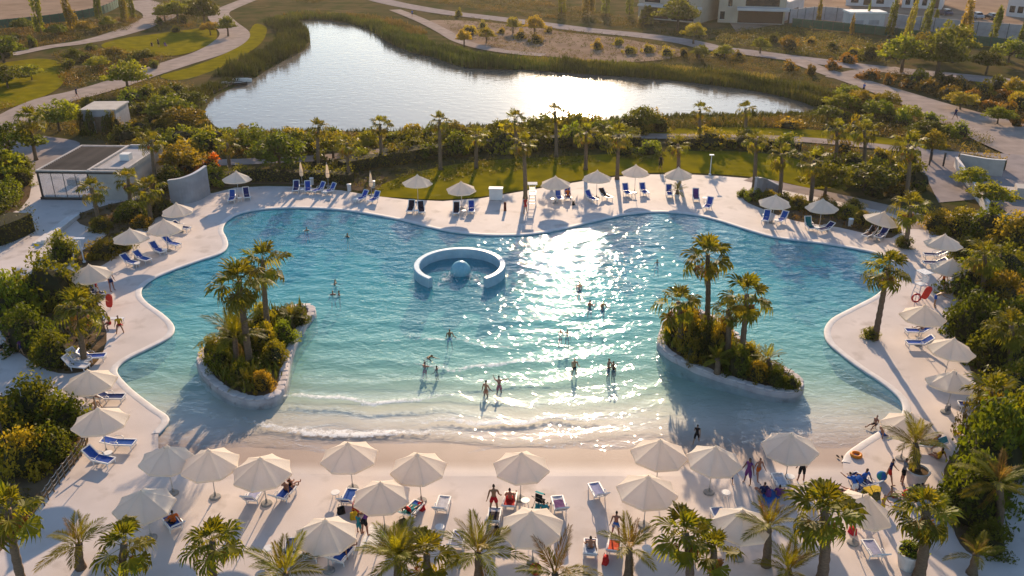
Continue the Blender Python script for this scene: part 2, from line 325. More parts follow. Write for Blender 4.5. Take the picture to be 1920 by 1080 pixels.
sp = sdf(pool, X, Y); Zf = floor_z(X, Y); ii = (np.arange(ny-1)[:, None]*nx + np.arange(nx-1)[None])
keep = (sp < 0.9); kf = (keep[:-1, :-1] & keep[1:, :-1] & keep[:-1, 1:] & keep[1:, 1:]).ravel(); ii = ii.ravel()[kf]
ed = edge_dist(pool_edge, X, Y, False); Zf = np.where((sp > -0.05) & (ed < 1.0), np.minimum(Zf, -0.02-0.06*np.clip(sp, 0, 1)), Zf); Zf = np.where(Y < YB-0.02, -0.012, Zf)
deep = np.interp(-Zf, [0.012, 0.05, 0.14, 0.30, 1.0, 1.55], [0, 0.25, 0.28, 0.5, 0.75, 1.0]).ravel()
tag(obj('pool_floor', mesh_np('pool_floor', np.stack([X, Y, Zf], -1).reshape(-1, 3), np.stack([ii, ii+1, ii+nx+1, ii+nx], 1), M['pool_floor'], True, {'deep': deep})), 'pale sloping pool floor and beach', kind='structure')
# water surface: ripples and wave fronts that roll from the ring fountain to the beach
st = 0.22; gx = np.arange(x0, x1, st); gy = np.arange(y0, y1, st); X, Y = np.meshgrid(gx, gy); nx, ny = len(gx), len(gy)
sp = sdf(pool, X, Y); h = np.zeros_like(X); rg = np.random.default_rng(3)
fd = Y - YB
for _ in range(26):
    lam = rg.uniform(0.85, 2.4); a = rg.uniform(-math.pi, math.pi) if rg.random() < 0.35 else rg.normal(-math.pi/2, 0.55); k = 2*math.pi/lam
    h += 0.0030*lam**0.5*np.sin(k*(X*math.cos(a)+Y*math.sin(a)) + rg.uniform(0, 6.28) + 0.6*np.sin(X*0.21+Y*0.17+rg.uniform(0, 6)))
h *= np.clip(fd/14, 0.12, 1.0)
cx, cy_ = P(880, 380)[:2]; rad = np.hypot((X-cx)*0.78, Y-cy_); wob = 1.1*np.sin(X*0.33+0.7)+0.7*np.sin(X*0.83+2)+0.4*np.sin(X*1.9)
Rb = cy_-YB                                                  # radius at the beach
foam = np.zeros_like(X)
mid = np.exp(-((X-P(850, 800).x)/19)**2)
for rr, amp, wd, fm, slant in ((Rb-2.2, 0.03, 0.5, 0.66, 0.010), (Rb-3.8, 0.08, 0.5, 0.84, -0.035), (Rb-5.4, 0.06, 0.4, 0.74, 0.03), (Rb-7.6, 0.13, 0.5, 0.78, -0.02), (Rb-10.0, 0.11, 0.6, 0.70, 0.02), (Rb-12.6, 0.09, 0.6, 0.66, -0.02), (Rb-15.8, 0.07, 0.7, 0.55, 0.015), (Rb-19.0, 0.06, 0.8, 0.46, 0.0), (Rb-22.5, 0.015, 1.0, 0.1, 0.0)):
    q = rad - rr + wob*0.42*math.sin(rr*3) + slant*(X-P(850, 800).x) + 0.35*np.sin(X*0.5+rr*2); crest = np.exp(-(q/wd)**2); h += amp*crest*mid - 0.4*amp*np.exp(-((q-1.6*wd)/wd)**2)*mid
    part = 0.62+0.38*np.sin(X*0.17+rr*1.7)
    foam = np.maximum(foam, fm*mid*part*np.exp(-(np.where(q > 0, q/0.36, q/(1.3 if fm > 0.8 else 0.8)))**2))
rc = P(862, 500, WL+0.6); rd = np.hypot(X-rc.x, Y-rc.y)
for sx_, sy_ in ((-1.15, -1.3), (1.5, -1.5), (-1.6, -2.3), (1.9, -2.6), (0.2, -4.4), (1.2, -5.6), (-1.2, -5.4)):
    foam = np.maximum(foam, (0.62 if sy_ > -3 else 0.3)*np.exp(-((X-rc.x-sx_)**2+(Y-rc.y-sy_)**2)/(0.55 if sy_ > -3 else 2.0)))
for qx, qy in ((911, 728), (940, 722), (1145, 690), (800, 690), (1000, 560), (960, 735)):
    q = P(qx, qy, WL); foam = np.maximum(foam, 0.42*np.exp(-((X-q.x)**2/1.6+(Y-q.y)**2/0.8)))
for qx, qy in ((575, 432), (652, 444), (628, 532), (624, 552), (636, 553), (843, 630), (797, 668), (796, 690), (819, 694), (911, 730), (936, 722), (1086, 540), (1106, 575), (1130, 576), (1051, 624), (1064, 624), (1077, 688), (1141, 690), (1150, 694)):   # churned water round the bathers
    q = P(qx, qy, WL); foam = np.maximum(foam, 0.50*np.exp(-((X-q.x+0.15)**2/0.5+(Y-q.y+0.1)**2/0.35)))
sh = np.exp(-((floor_z(X, Y)-WL)/0.035)**2); foam = np.maximum(foam, 0.40*sh*np.clip(mid+0.1, 0, 1))
keep = sp < 0.4; kf = (keep[:-1, :-1] & keep[1:, :-1] & keep[:-1, 1:] & keep[1:, 1:]).ravel(); ii = (np.arange(ny-1)[:, None]*nx + np.arange(nx-1)[None]).ravel()[kf]
h = np.where((sp > -0.25), np.minimum(h, 0.02), h)
used = np.zeros(nx*ny, bool)
for o_ in (0, 1, nx, nx+1): used[ii+o_] = True
remap = np.cumsum(used)-1; V = np.stack([X, Y, WL+h], -1).reshape(-1, 3)[used]
tag(obj('pool_water', mesh_np('pool_water', V, remap[np.stack([ii, ii+1, ii+nx+1, ii+nx], 1)], M['pool_water'], True, {'foam': foam.ravel()[used], 'depth': np.clip((WL-floor_z(X, Y))/1.7, 0, 1).ravel()[used]})), 'rippled turquoise water of the wave pool', kind='structure')
def water_h(x, y): return WL

# ------------------------------------------------------------------ paths, lawns, sandy lots, planting beds
def sheet(name, label, px, z, m, sm=4, world_pts=None):
    lp = world_pts or PP(px)
    if sm: lp = smooth_loop(lp, sm)
    tag(obj(name, fill(name, lp, [], z, m)), label, kind='structure'); return lp
def road(name, label, px, w, z, m):
    c = smooth_loop(PP(px), 6, closed=False); o = ribbon(c, w if np.isscalar(w) else np.interp(np.linspace(0, 1, len(c)), np.linspace(0, 1, len(w)), w))
    tag(obj(name, fill(name, o, [], z, m)), label, kind='structure'); return c
lawn_main = sheet('lawn', 'green lawn behind the pool deck', [(690, 364), (730, 340), (800, 318), (900, 302), (1000, 296), (1120, 290), (1250, 284), (1380, 284), (1470, 293), (1530, 312), (1570, 345), (1530, 354), (1470, 342), (1410, 332), (1350, 327), (1290, 324), (1220, 324), (1150, 329), (1090, 337), (1030, 347), (960, 359), (900, 369), (830, 374), (760, 371)], 0.006, M['lawn'])
lawn_b = sheet('lawn', 'lawn strip between lake and palm walk', [(1200, 245), (1330, 238), (1450, 240), (1560, 246), (1680, 262), (1690, 274), (1560, 262), (1440, 254), (1300, 254), (1210, 256)], 0.006, M['lawn'])
lawn_c = sheet('lawn', 'lawn in front of the big shaded bank, far left', [(-120, 130), (0, 118), (70, 110), (110, 116), (126, 138), (110, 165), (70, 185), (0, 205), (-120, 215)], 0.006, M['lawn'])
lawn_d = sheet('lawn', 'sunny lawn beside the upper left path', [(190, 84), (230, 72), (290, 64), (350, 56), (400, 52), (405, 74), (380, 90), (330, 104), (270, 102), (215, 96)], 0.006, M['lawn'])
lawn_e = sheet('lawn', 'narrow lawn between path and lake reeds', [(300, 143), (350, 128), (400, 110), (440, 90), (462, 68), (478, 45), (500, 52), (490, 80), (450, 108), (400, 132), (340, 150)], 0.006, M['lawn'])
lawn_f = sheet('lawn', 'patch of lawn at the far right edge', [(1830, 150), (1900, 158), (1990, 170), (1990, 196), (1900, 190), (1850, 172)], 0.006, M['lawn'])
sheet('sand_lot', 'bare sandy lot beyond the green fence', [(-200, -60), (230, -60), (222, 5), (190, 24), (100, 38), (0, 50), (-200, 60)], 0.004, M['sand'])
sheet('sand_bank', 'bare sandy bank on the far side of the lake', [(800, 40), (860, 38), (960, 46), (1060, 60), (1150, 70), (1230, 84), (1290, 98), (1240, 112), (1150, 116), (1050, 108), (960, 98), (880, 82), (830, 62)], 0.004, M['sand'])
sheet('sand_lot', 'pale sandy ground behind the villas', [(1380, 60), (1490, 40), (1600, 52), (1760, 66), (1990, 84), (1990, -60), (1300, -60)], 0.003, M['sand'], 0)
path_a = road('path', 'pale path winding along the left of the lake', [(-60, 275), (0, 240), (90, 192), (150, 176), (207, 160), (275, 137), (337, 117), (390, 100), (428, 80), (440, 62), (420, 42), (410, 26), (430, 14), (480, -6)], [7, 7, 6, 6, 6.5, 7, 6, 5, 5], 0.012, M['path'])
road('path', 'pale path climbing to the sandy lot, upper left', [(20, 103), (90, 88), (150, 80), (205, 68), (260, 50), (300, 30), (285, 14), (240, 2)], [3, 4, 5, 7, 9, 12], 0.012, M['path'])
path_c = road('path', 'long grey promenade beyond the lake', [(640, -22), (720, 2), (820, 21), (900, 31), (1000, 43), (1100, 56), (1200, 66), (1280, 77), (1340, 90), (1410, 99), (1480, 108), (1560, 118), (1650, 129), (1760, 140), (1880, 152), (2000, 168)], 6.0, 0.012, M['paving'])
road('path', 'narrow sunlit path beside the lake bank', [(740, 18), (790, 38), (830, 58), (862, 76), (910, 90), (970, 99), (1020, 103)], 3.2, 0.013, M['path'])
path_e = road('path', 'wide pale path sloping down the right side', [(1490, 112), (1545, 133), (1600, 150), (1690, 180), (1770, 208), (1840, 232), (1930, 262), (2020, 290)], [4, 4, 5, 7, 10, 14, 18], 0.016, M['path'])
road('path', 'side path joining the promenade at the right', [(1560, 146), (1620, 134), (1690, 128)], [3, 4, 3], 0.018, M['path'])
path_f = road('path', 'narrow path between palm walk and lake', [(240, 300), (330, 306), (430, 304), (520, 300), (600, 296), (680, 287), (760, 280), (860, 272), (960, 264), (1060, 258), (1160, 255), (1300, 256), (1440, 258), (1560, 266), (1680, 278), (1760, 288)], 2.6, 0.012, M['path'])
sheet('paving', 'grey paved court at the right edge', [(1700, 272), (1780, 284), (1880, 288), (1990, 296), (1990, 420), (1890, 400), (1850, 372), (1760, 380), (1735, 330), (1716, 296)], 0.020, M['paving'], 0)
road('path', 'path behind the deck planting at the right', [(1405, 334), (1480, 352), (1560, 368), (1640, 386), (1700, 402), (1730, 430)], 2.4, 0.014, M['path'])
sheet('paving', 'grey paved yard behind the pavilion', [(-60, 262), (30, 252), (90, 256), (150, 268), (120, 292), (60, 330), (-60, 380)], 0.010, M['paving'])
beds = {}
def bed(key, label, px, z=0.012):
    beds[key] = sheet('planting_bed', label, px, z, M['soil'], 3)
bed('pav', 'soil bed between pavilion and umbrellas', [(150, 420), (150, 400), (230, 378), (300, 372), (330, 384), (300, 405), (262, 425), (215, 460), (205, 490), (160, 505), (140, 480), (200, 440)])
bed('left', 'soil bed under the round tree, left', [(0, 560), (60, 520), (130, 505), (170, 540), (190, 590), (200, 640), (170, 690), (110, 700), (50, 672), (0, 620)])
bed('left2', 'soil bed inside the rope fence, bottom left', [(-40, 770), (40, 745), (120, 770), (165, 815), (150, 855), (110, 905), (78, 945), (30, 1000), (-60, 1060)])
bed('right', 'long soil bed along the right side of the deck', [(1745, 420), (1790, 408), (1850, 420), (1960, 430), (1960, 800), (1890, 840), (1850, 780), (1822, 700), (1800, 640), (1790, 580), (1812, 540), (1826, 510), (1800, 470), (1770, 445)])
bed('right2', 'soil bed in the bottom right corner', [(1770, 880), (1810, 835), (1860, 800), (1905, 830), (1905, 900), (1880, 970), (1840, 1040), (1800, 1020), (1780, 960)])
bed('strip', 'planting strip between deck and path, right', [(1392, 358), (1440, 362), (1500, 374), (1580, 388), (1640, 402), (1686, 424), (1672, 446), (1632, 440), (1570, 426), (1490, 414), (1430, 392), (1396, 376)])
bed('pav2', 'soil bed behind the pavilion', [(235, 300), (290, 296), (330, 330), (322, 372), (290, 380), (262, 372), (258, 330)])
bed('yard', 'soil bed at the left edge by the yard', [(-80, 318), (30, 300), (58, 330), (40, 390), (-80, 420)])
bed('back', 'soil bed under the hedge behind the deck', [(318, 352), (400, 335), (500, 325), (600, 320), (680, 322), (720, 330), (700, 360), (640, 352), (560, 346), (480, 345), (400, 356), (340, 376)], 0.008)
# ------------------------------------------------------------------ foliage materials
LG = (1.5, 1.34, 0.68)
def leaf(name, col, col2, transl=0.42, tcol=(2.3, 2.0, 0.4), **k):
    col = tuple(c*g for c, g in zip(col, LG)); col2 = tuple(c*g for c, g in zip(col2, LG))
    return mat(name, col, col2, rough=0.55, spec=0.10, transl=transl, tcol=tcol, rand=0.36, scale=k.pop('scale', 1.6), detail=3, **k)
M['fan'] = leaf('fan_palm_leaf', (0.105, 0.115, 0.024), (0.06, 0.07, 0.016))
M['dead'] = leaf('dry_palm_leaf', (0.26, 0.15, 0.05), (0.15, 0.085, 0.03), 0.3, (1.3, 1.0, 0.6))
M['feather'] = leaf('feather_palm_leaf', (0.12, 0.13, 0.028), (0.075, 0.08, 0.02))
M['tan_feather'] = leaf('dry_feather_leaf', (0.19, 0.13, 0.045), (0.12, 0.085, 0.03), 0.3, (1.4, 1.15, 0.6))
M['green'] = leaf('green_leaf', (0.10, 0.125, 0.025), (0.05, 0.07, 0.015))
M['dark'] = leaf('dark_leaf', (0.055, 0.075, 0.018), (0.03, 0.04, 0.012))
M['olive'] = leaf('olive_leaf', (0.15, 0.14, 0.035), (0.09, 0.085, 0.022))
M['gold'] = leaf('golden_leaf', (0.165, 0.14, 0.03), (0.10, 0.09, 0.02))
M['rust'] = leaf('rusty_leaf', (0.125, 0.08, 0.03), (0.075, 0.055, 0.02))
M['orange'] = leaf('orange_flowering_leaf', (0.24, 0.085, 0.02), (0.09, 0.085, 0.018), scale=3)
M['cover'] = leaf('ground_cover_leaf', (0.8, 0.8, 0.8), (0.5, 0.5, 0.5), 0.32, (1.8, 1.6, 0.6), attr='tint', acol=[(0.035, 0.045, 0.012), (0.08, 0.085, 0.02), (0.125, 0.105, 0.03), (0.17, 0.115, 0.045), (0.15, 0.075, 0.035)])
M['straw'] = leaf('straw_grass', (0.42, 0.29, 0.13), (0.26, 0.18, 0.08), 0.4, (1.3, 1.1, 0.7))
M['reed'] = leaf('reed_leaf', (0.9, 0.9, 0.9), (0.55, 0.55, 0.55), 0.22, (1.5, 1.4, 0.7), attr='tint', acol=[(0.03, 0.045, 0.012), (0.075, 0.095, 0.022), (0.13, 0.13, 0.035), (0.26, 0.19, 0.09)])
M['bark'] = mat('palm_bark', (0.20, 0.135, 0.085), (0.11, 0.075, 0.05), rough=0.9, scale=6, stretch=(1, 1, 3.5), bump=0.7, bscale=9, rand=0.15)
M['trunk'] = mat('tree_bark', (0.15, 0.105, 0.07), (0.08, 0.055, 0.04), rough=0.9, scale=5, stretch=(3, 3, 0.6), bump=0.5)

# ------------------------------------------------------------------ palm leaves (several meshes of each kind, shared by all palms)
def fan_leaf(seed, m, pet=0.75, L=1.0, seg=16, droop=0.3, spread=105):
    r = random.Random(seed); v = []; f = []
    v += [(0, -0.03, 0), (0, 0.03, 0), (pet, 0.02, 0.02), (pet, -0.02, 0.02)]; f.append((0, 3, 2, 1))
    for k in range(seg):
        a = R(-spread + 2*spread*(k+0.5)/seg + r.uniform(-3, 3)); l = L*(0.72+0.28*math.cos(a))*r.uniform(0.86, 1.08); w = R(2*spread/seg)*0.62
        ca, sa = math.cos(a), math.sin(a); zz = 0.05*(1 if k % 2 else -1) + 0.10*abs(math.sin(a)); b = len(v); dr = droop*r.uniform(0.7, 1.5)
        v += [(pet, 0, 0.02), (pet+l*0.66*math.cos(a-w), l*0.66*math.sin(a-w), zz), (pet+l*0.70*math.cos(a+w), l*0.70*math.sin(a+w), zz+0.03),
              (pet+l*0.86*math.cos(a-w*0.3), l*0.86*math.sin(a-w*0.3), zz-dr*0.35), (pet+l*ca, l*sa, zz-dr)]
        f += [(b, b+1, b+3, b+2), (b+2, b+3, b+4)]
    return mesh('fan_leaf', v, f, m)
def feather_leaf(seed, m, L=2.4, n=34, arch=0.9, ll=0.6, hang=0.25):
    r = random.Random(seed); v = []; f = []; pts = []
    for i in range(9):
        t = i/8; pts.append(Vector((L*t*(1-0.16*t*arch), 0, -arch*t*t*L*0.42 + 0.10*t)))
    def at(t):
        q = t*8; i = min(int(q), 7); return pts[i].lerp(pts[i+1], q-i), (pts[i+1]-pts[i]).normalized()
    for i in range(8):
        w0 = 0.035*(1-i/8)+0.008; w1 = 0.035*(1-(i+1)/8)+0.008; b = len(v)
        v += [pts[i]+Vector((0, -w0, 0)), pts[i]+Vector((0, w0, 0)), pts[i+1]+Vector((0, w1, 0)), pts[i+1]+Vector((0, -w1, 0))]; f.append((b, b+3, b+2, b+1))
    for i in range(n):
        t = 0.14+0.86*i/(n-1); p, d = at(t); l = ll*(0.45+0.75*math.sin(math.pi*min(1, 0.15+t*0.85)))*r.uniform(0.8, 1.1)
        for s in (-1, 1):
            u = (d*(0.75+0.3*t) + Vector((0, s, 0))*0.8 + Vector((0, 0, r.uniform(-hang, 0.16)))).normalized(); w = d*0.034
            q = p+u*l+Vector((0, 0, -hang*l*0.6)); mdl = p+u*l*0.5; b = len(v)
            v += [p, mdl-w+Vector((0, 0, 0.02)), mdl+w, q]; f.append((b, b+1, b+3, b+2) if s > 0 else (b, b+2, b+3, b+1))
    return mesh('feather_leaf', v, f, m)
FAN_UP = [fan_leaf(i, M['fan'], 0.7, 0.95, droop=0.18) for i in range(3)]
FAN_MID = [fan_leaf(10+i, M['fan'], 0.85, 1.05, droop=0.34) for i in range(3)]
FAN_LOW = [fan_leaf(20+i, M['fan'], 0.8, 1.05, droop=0.55, spread=85) for i in range(2)]
FAN_DEAD = [fan_leaf(30+i, M['dead'], 0.6, 0.9, seg=12, droop=0.5, spread=55) for i in range(3)]
FEA = [feather_leaf(40+i, M['feather'], arch=a) for i, a in enumerate((0.4, 0.7, 1.0, 1.3))]
FEA_DRY = [feather_leaf(50+i, M['tan_feather'], arch=a, n=26, ll=0.46, hang=0.5) for i, a in enumerate((0.7, 1.2, 1.6))]
def trunk_mesh(h, r0, r1, lean, seed):
    r = random.Random(seed); pts = []; rr = []; n = max(5, int(h/0.28))
    for i in range(n+1):
        t = i/n; pts.append((lean[0]*t*t, lean[1]*t*t, h*t)); rr.append((r0*(1-t)+r1*t)*(1.0 + (0.09 if i % 2 else -0.05) + r.uniform(-0.03, 0.03))*(1.35 if i == 0 else 1))
    return MB().tube(pts, rr, 9).mesh('palm_trunk', M['bark'], True)
def palm(label, base, height, kind='fan', size=1.0, n=26, lean=(0, 0), group=None, seed=0, dead=4, dry=0, r=0.19, name=None):
    size *= 0.80 if kind == 'fan' else 0.9; n = max(9, int(n*(0.62 if kind == 'fan' else 1.15))); dry = dry//2; q_ = random.Random(seed+77); size *= q_.uniform(0.88, 1.12); dead = max(0, dead+q_.randint(-1, 2)) if kind == 'fan' else dead; rr = random.Random(seed*13+5); t = thing(name or ('fan_palm' if kind == 'fan' else 'feather_palm'), label, 'palm', base, rr.uniform(0, 0.2), group)
    obj('trunk', trunk_mesh(height, r*1.15, r*0.8, lean, seed), t)
    top = Vector((lean[0], lean[1], height)); ga = 2.39996
    for i in range(n):
        u = i/(n-1)
        if kind == 'fan':
            el = 84 - 128*u**0.9 + rr.uniform(-11, 11)
            me = rr.choice(FAN_UP if u < 0.35 else FAN_MID if u < 0.75 else FAN_LOW)
            sc = size*(0.8+0.25*min(1, u*2))*rr.uniform(0.88, 1.1)
        else:
            el = 84 - 56*u + rr.uniform(-8, 8); me = FEA[min(3, int(u*4))] if i >= dry else rr.choice(FEA_DRY); sc = size*(0.75+0.3*min(1, u*2.5))*rr.uniform(0.85, 1.1)
        o = obj('frond', me, t, top + Vector((0, 0, 0.06-0.28*u)), (R(rr.uniform(-18, 18)), -R(el), i*ga+rr.uniform(-0.25, 0.25)), sc)
    for i in range(dead):
        obj('dry_frond', rr.choice(FAN_DEAD if kind == 'fan' else FEA_DRY), t, top + Vector((0, 0, -0.25)), (R(rr.uniform(-20, 20)), R(rr.uniform(48, 75)), i*ga*1.3+rr.uniform(-0.4, 0.4)), size*rr.uniform(0.75, 1.0))
    return t
def palm_px(label, crown, base, kind='fan', size=1.0, n=26, group=None, seed=0, zb=0.0, **k):
    """trunk foot at the pixel base; height and sideways lean so that the crown's heart comes to the pixel crown"""
    b = P(*base, zb); q = P(crown[0], crown[1], 0)
    d = Vector((q.x, q.y, -CAM_H)); t = b.y/d.y; z = CAM_H + d.z*t; x = d.x*t
    return palm(label, b, max(0.5, z-zb), kind, size, n, (x-b.x, 0), group, seed, **k)

# ------------------------------------------------------------------ leafy masses
def leaf_quads(c, out, size, rng, wide=0.5, flat=0.0):
    n = len(c); nrm = out*0.55 + rng.normal(0, 0.55, (n, 3)) + np.array([0, 0, flat]); nrm /= np.linalg.norm(nrm, axis=1)[:, None]+1e-9
    t = rng.normal(0, 1, (n, 3)); t -= nrm*np.sum(t*nrm, 1)[:, None]; t /= np.linalg.norm(t, axis=1)[:, None]+1e-9; b = np.cross(nrm, t)
    s = (size*rng.uniform(0.6, 1.25, n))[:, None] if np.isscalar(size) else size[:, None]
    v = np.stack([c-t*s*0.5, c-b*s*wide*0.5+nrm*s*0.08, c+t*s*0.5, c+b*s*wide*0.5+nrm*s*0.08], 1).reshape(-1, 3)
    return v, np.arange(4*n).reshape(n, 4)
def clump_points(rng, nclump, per, rx, ry, rz, z0=0.0, cr=0.38, low=0.15):
    """leaf centres on many small bulging clumps spread over an uneven dome"""
    u = rng.uniform(0, 2*math.pi, nclump); w = rng.uniform(-low, 1, nclump); rad = np.sqrt(np.maximum(0, 1-np.maximum(w, 0)**2))*rng.uniform(0.45, 1.0, nclump)
    cc = np.stack([rx*rad*np.cos(u), ry*rad*np.sin(u), z0+rz*(np.maximum(w, 0)*rng.uniform(0.7, 1.05, nclump)+0.12)], 1)
    d = rng.normal(0, 1, (nclump, per, 3)); d /= np.linalg.norm(d, axis=2)[..., None]; r = rng.uniform(0.55, 1.0, (nclump, per, 1)); sc = rng.uniform(0.65, 1.25, (nclump, 1, 1))
    c = cc[:, None] + d*r*sc*np.array([rx, ry, rz])*cr
    c[..., 2] = np.maximum(c[..., 2], 0.03)
    return c.reshape(-1, 3), d.reshape(-1, 3)
def shrub_mesh(seed, m, rx=1.0, ry=1.0, rz=1.0, ncl=14, per=42, size=0.2, z0=0.0, cr=0.38, wide=0.5):
    rng = np.random.default_rng(seed); c, d = clump_points(rng, ncl, per, rx, ry, rz, z0, cr); v, f = leaf_quads(c, d, size, rng, wide)
    return mesh_np('foliage', v, f, m)
def tuft_mesh(seed, m, n=60, h=1.0, spread=0.6, w=0.03):
    rng = np.random.default_rng(seed); a = rng.uniform(0, 6.283, n); s = rng.uniform(0.15, 1, n)*spread; b = rng.uniform(0, 0.18, n); hh = h*rng.uniform(0.6, 1.1, n)
    c, q = np.cos(a), np.sin(a); z = np.zeros(n)
    p0 = np.stack([b*c, b*q, z], 1); p1 = np.stack([b*c+s*0.45*c, b*q+s*0.45*q, hh*0.75], 1); p2 = np.stack([b*c+s*c, b*q+s*q, hh*rng.uniform(0.55, 1.0, n)], 1)
    t = np.stack([-q, c, z], 1)*w
    v = np.stack([p0-t, p0+t, p1+t, p1-t, p2+t*0.3, p2-t*0.3], 1).reshape(-1, 3); k = np.arange(n)[:, None]*6
    return mesh_np('foliage', v, np.vstack([k+[0, 1, 2, 3], k+[3, 2, 4, 5]]), m)
SHR = {}
for ci, cn in enumerate(('green', 'dark', 'olive', 'gold', 'rust', 'orange')):
    SHR[cn] = [shrub_mesh(100+ci*10+i, M[cn], 1, 1, 0.95, 13, 40, 0.24) for i in range(3)]
BIG = {cn: [shrub_mesh(200+ci*10+i, M[cn], 1, 1, 1.0, 34, 62, 0.13, cr=0.30) for i in range(2)] for ci, cn in enumerate(('green', 'dark', 'olive', 'gold'))}
TUFT = {cn: [tuft_mesh(300+ci*10+i, M[cn]) for i in range(3)] for ci, cn in enumerate(('straw', 'green', 'gold', 'olive'))}
CROWN = {cn: [shrub_mesh(400+ci*10+i, M[cn], 1, 1, 0.8, 40, 60, 0.15, cr=0.30, z0=-0.25) for i in range(2)] for ci, cn in enumerate(('green', 'dark', 'olive'))}
COLUMN = {cn: [shrub_mesh(500+ci*10+i, M[cn], 0.9, 0.9, 4.6, 40, 40, 0.36, cr=0.22) for i in range(2)] for ci, cn in enumerate(('green', 'olive'))}
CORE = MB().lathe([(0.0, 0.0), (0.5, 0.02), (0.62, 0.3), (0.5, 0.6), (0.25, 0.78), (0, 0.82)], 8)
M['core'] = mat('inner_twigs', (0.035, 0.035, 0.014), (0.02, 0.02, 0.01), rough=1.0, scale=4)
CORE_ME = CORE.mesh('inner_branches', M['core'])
def shrub(label, loc, cn='green', r=1.0, h=1.0, group=None, big=False, seed=0, name='shrub', core=True, cat='shrub'):
    q = random.Random(seed*7+3); t = thing(name, label, cat, loc, q.uniform(0, 6.28), group, (r*q.uniform(0.9, 1.12), r*q.uniform(0.9, 1.12), h))
    obj('foliage', q.choice((BIG if big and cn in BIG else SHR)[cn]), t)
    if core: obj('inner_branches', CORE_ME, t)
    return t
def tuft(label, loc, cn='straw', r=1.0, h=1.0, group=None, seed=0):
    q = random.Random(seed*7+1); return tag(obj('grass_clump', q.choice(TUFT[cn]), None, loc, (0, 0, q.uniform(0, 6.28)), (r, r, h)), label, 'grass clump', group)
def tree(label, loc, cn='green', r=2.2, h=4.5, group=None, seed=0, name='broadleaf_tree'):
    q = random.Random(seed*11+2); t = thing(name, label, 'tree', loc, q.uniform(0, 6.28), group)
    mb = MB().tube([(0, 0, 0), (0.05*h*0.3, 0.03, h*0.3), (0.02, 0.05, h*0.6)], [0.045*h, 0.034*h, 0.02*h], 7)
    for k in range(4):
        a = k*1.6+q.uniform(-0.4, 0.4); mb.tube([(0.03, 0.03, h*0.3), (r*0.3*math.cos(a), r*0.3*math.sin(a), h*0.5), (r*0.62*math.cos(a), r*0.62*math.sin(a), h*0.68)], [0.022*h, 0.015*h, 0.007*h], 5)
    mb.build('trunk', M['trunk'], t, smooth=True)
    obj('crown', q.choice(CROWN[cn]), t, (0, 0, h*0.40), (0, 0, q.uniform(0, 6)), (r, r, h*0.62)); return t
def column_tree(label, loc, h=9, r=1.0, cn='green', group=None, seed=0, lean=0.0):
    q = random.Random(seed*17+1); t = thing('columnar_tree', label, 'tree', loc, q.uniform(0, 6.28), group); t.rotation_euler = (0, lean, 0)
    MB().tube([(0, 0, 0), (0, 0, h*0.5)], [0.13, 0.07], 6).build('trunk', M['trunk'], t)
    obj('crown', q.choice(COLUMN[cn]), t, (0, 0, h*0.07), (0, 0, q.uniform(0, 6)), (r, r, h*0.93/5.2)); return t
def hedge(label, px, h, w, cn='green', dens=95, seed=0, z=0.0, cat='hedge', size=0.22):
    c = np.array(smooth_loop([tuple(P(x, y, z)[:2]) for x, y in px], 4, closed=False)); rng = np.random.default_rng(seed+900)
    sg = np.linalg.norm(np.diff(c, axis=0), axis=1); L = sg.sum(); cum = np.concatenate([[0], np.cumsum(sg)]); n = int(L*dens*(h+w)/2.5)
    t = rng.uniform(0, L, n); x = np.interp(t, cum, c[:, 0]); y = np.interp(t, cum, c[:, 1]); g = np.gradient(c, axis=0); g /= np.linalg.norm(g, axis=1)[:, None]
    nxv = np.stack([np.interp(t, cum, -g[:, 1]), np.interp(t, cum, g[:, 0])], 1); face = rng.random(n); hh = h*(0.95+0.16*np.sin(t*0.7+seed)+0.14*np.sin(t*2.1+1)+0.10*np.sin(t*5))
    s = np.where(face < 0.4, rng.uniform(-0.5, 0.5, n), np.where(face < 0.7, -0.5, 0.5)); zz = np.where(face < 0.4, 1.0, rng.uniform(0, 1, n))
    s = s*(1+rng.normal(0, 0.12, n)); zz = zz*hh*rng.uniform(0.9, 1.08, n)
    cc = np.stack([x+nxv[:, 0]*s*w, y+nxv[:, 1]*s*w, z+zz], 1); out = np.stack([nxv[:, 0]*np.sign(s)*(face >= 0.4), nxv[:, 1]*np.sign(s)*(face >= 0.4), (face < 0.4)*1.0], 1)
    v, f = leaf_quads(cc, out, size, rng); o0 = c[0]
    tt = thing('hedge', label, cat, (o0[0], o0[1], z)); v[:, :2] -= o0; v[:, 2] -= z
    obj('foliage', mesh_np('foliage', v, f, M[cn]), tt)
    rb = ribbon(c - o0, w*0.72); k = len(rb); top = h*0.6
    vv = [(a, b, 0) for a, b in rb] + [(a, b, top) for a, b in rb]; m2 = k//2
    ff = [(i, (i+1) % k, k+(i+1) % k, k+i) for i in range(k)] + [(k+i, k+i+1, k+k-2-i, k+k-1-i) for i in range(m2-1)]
    obj('inner_branches', mesh('inner_branches', vv, ff, M['core']), tt); return tt
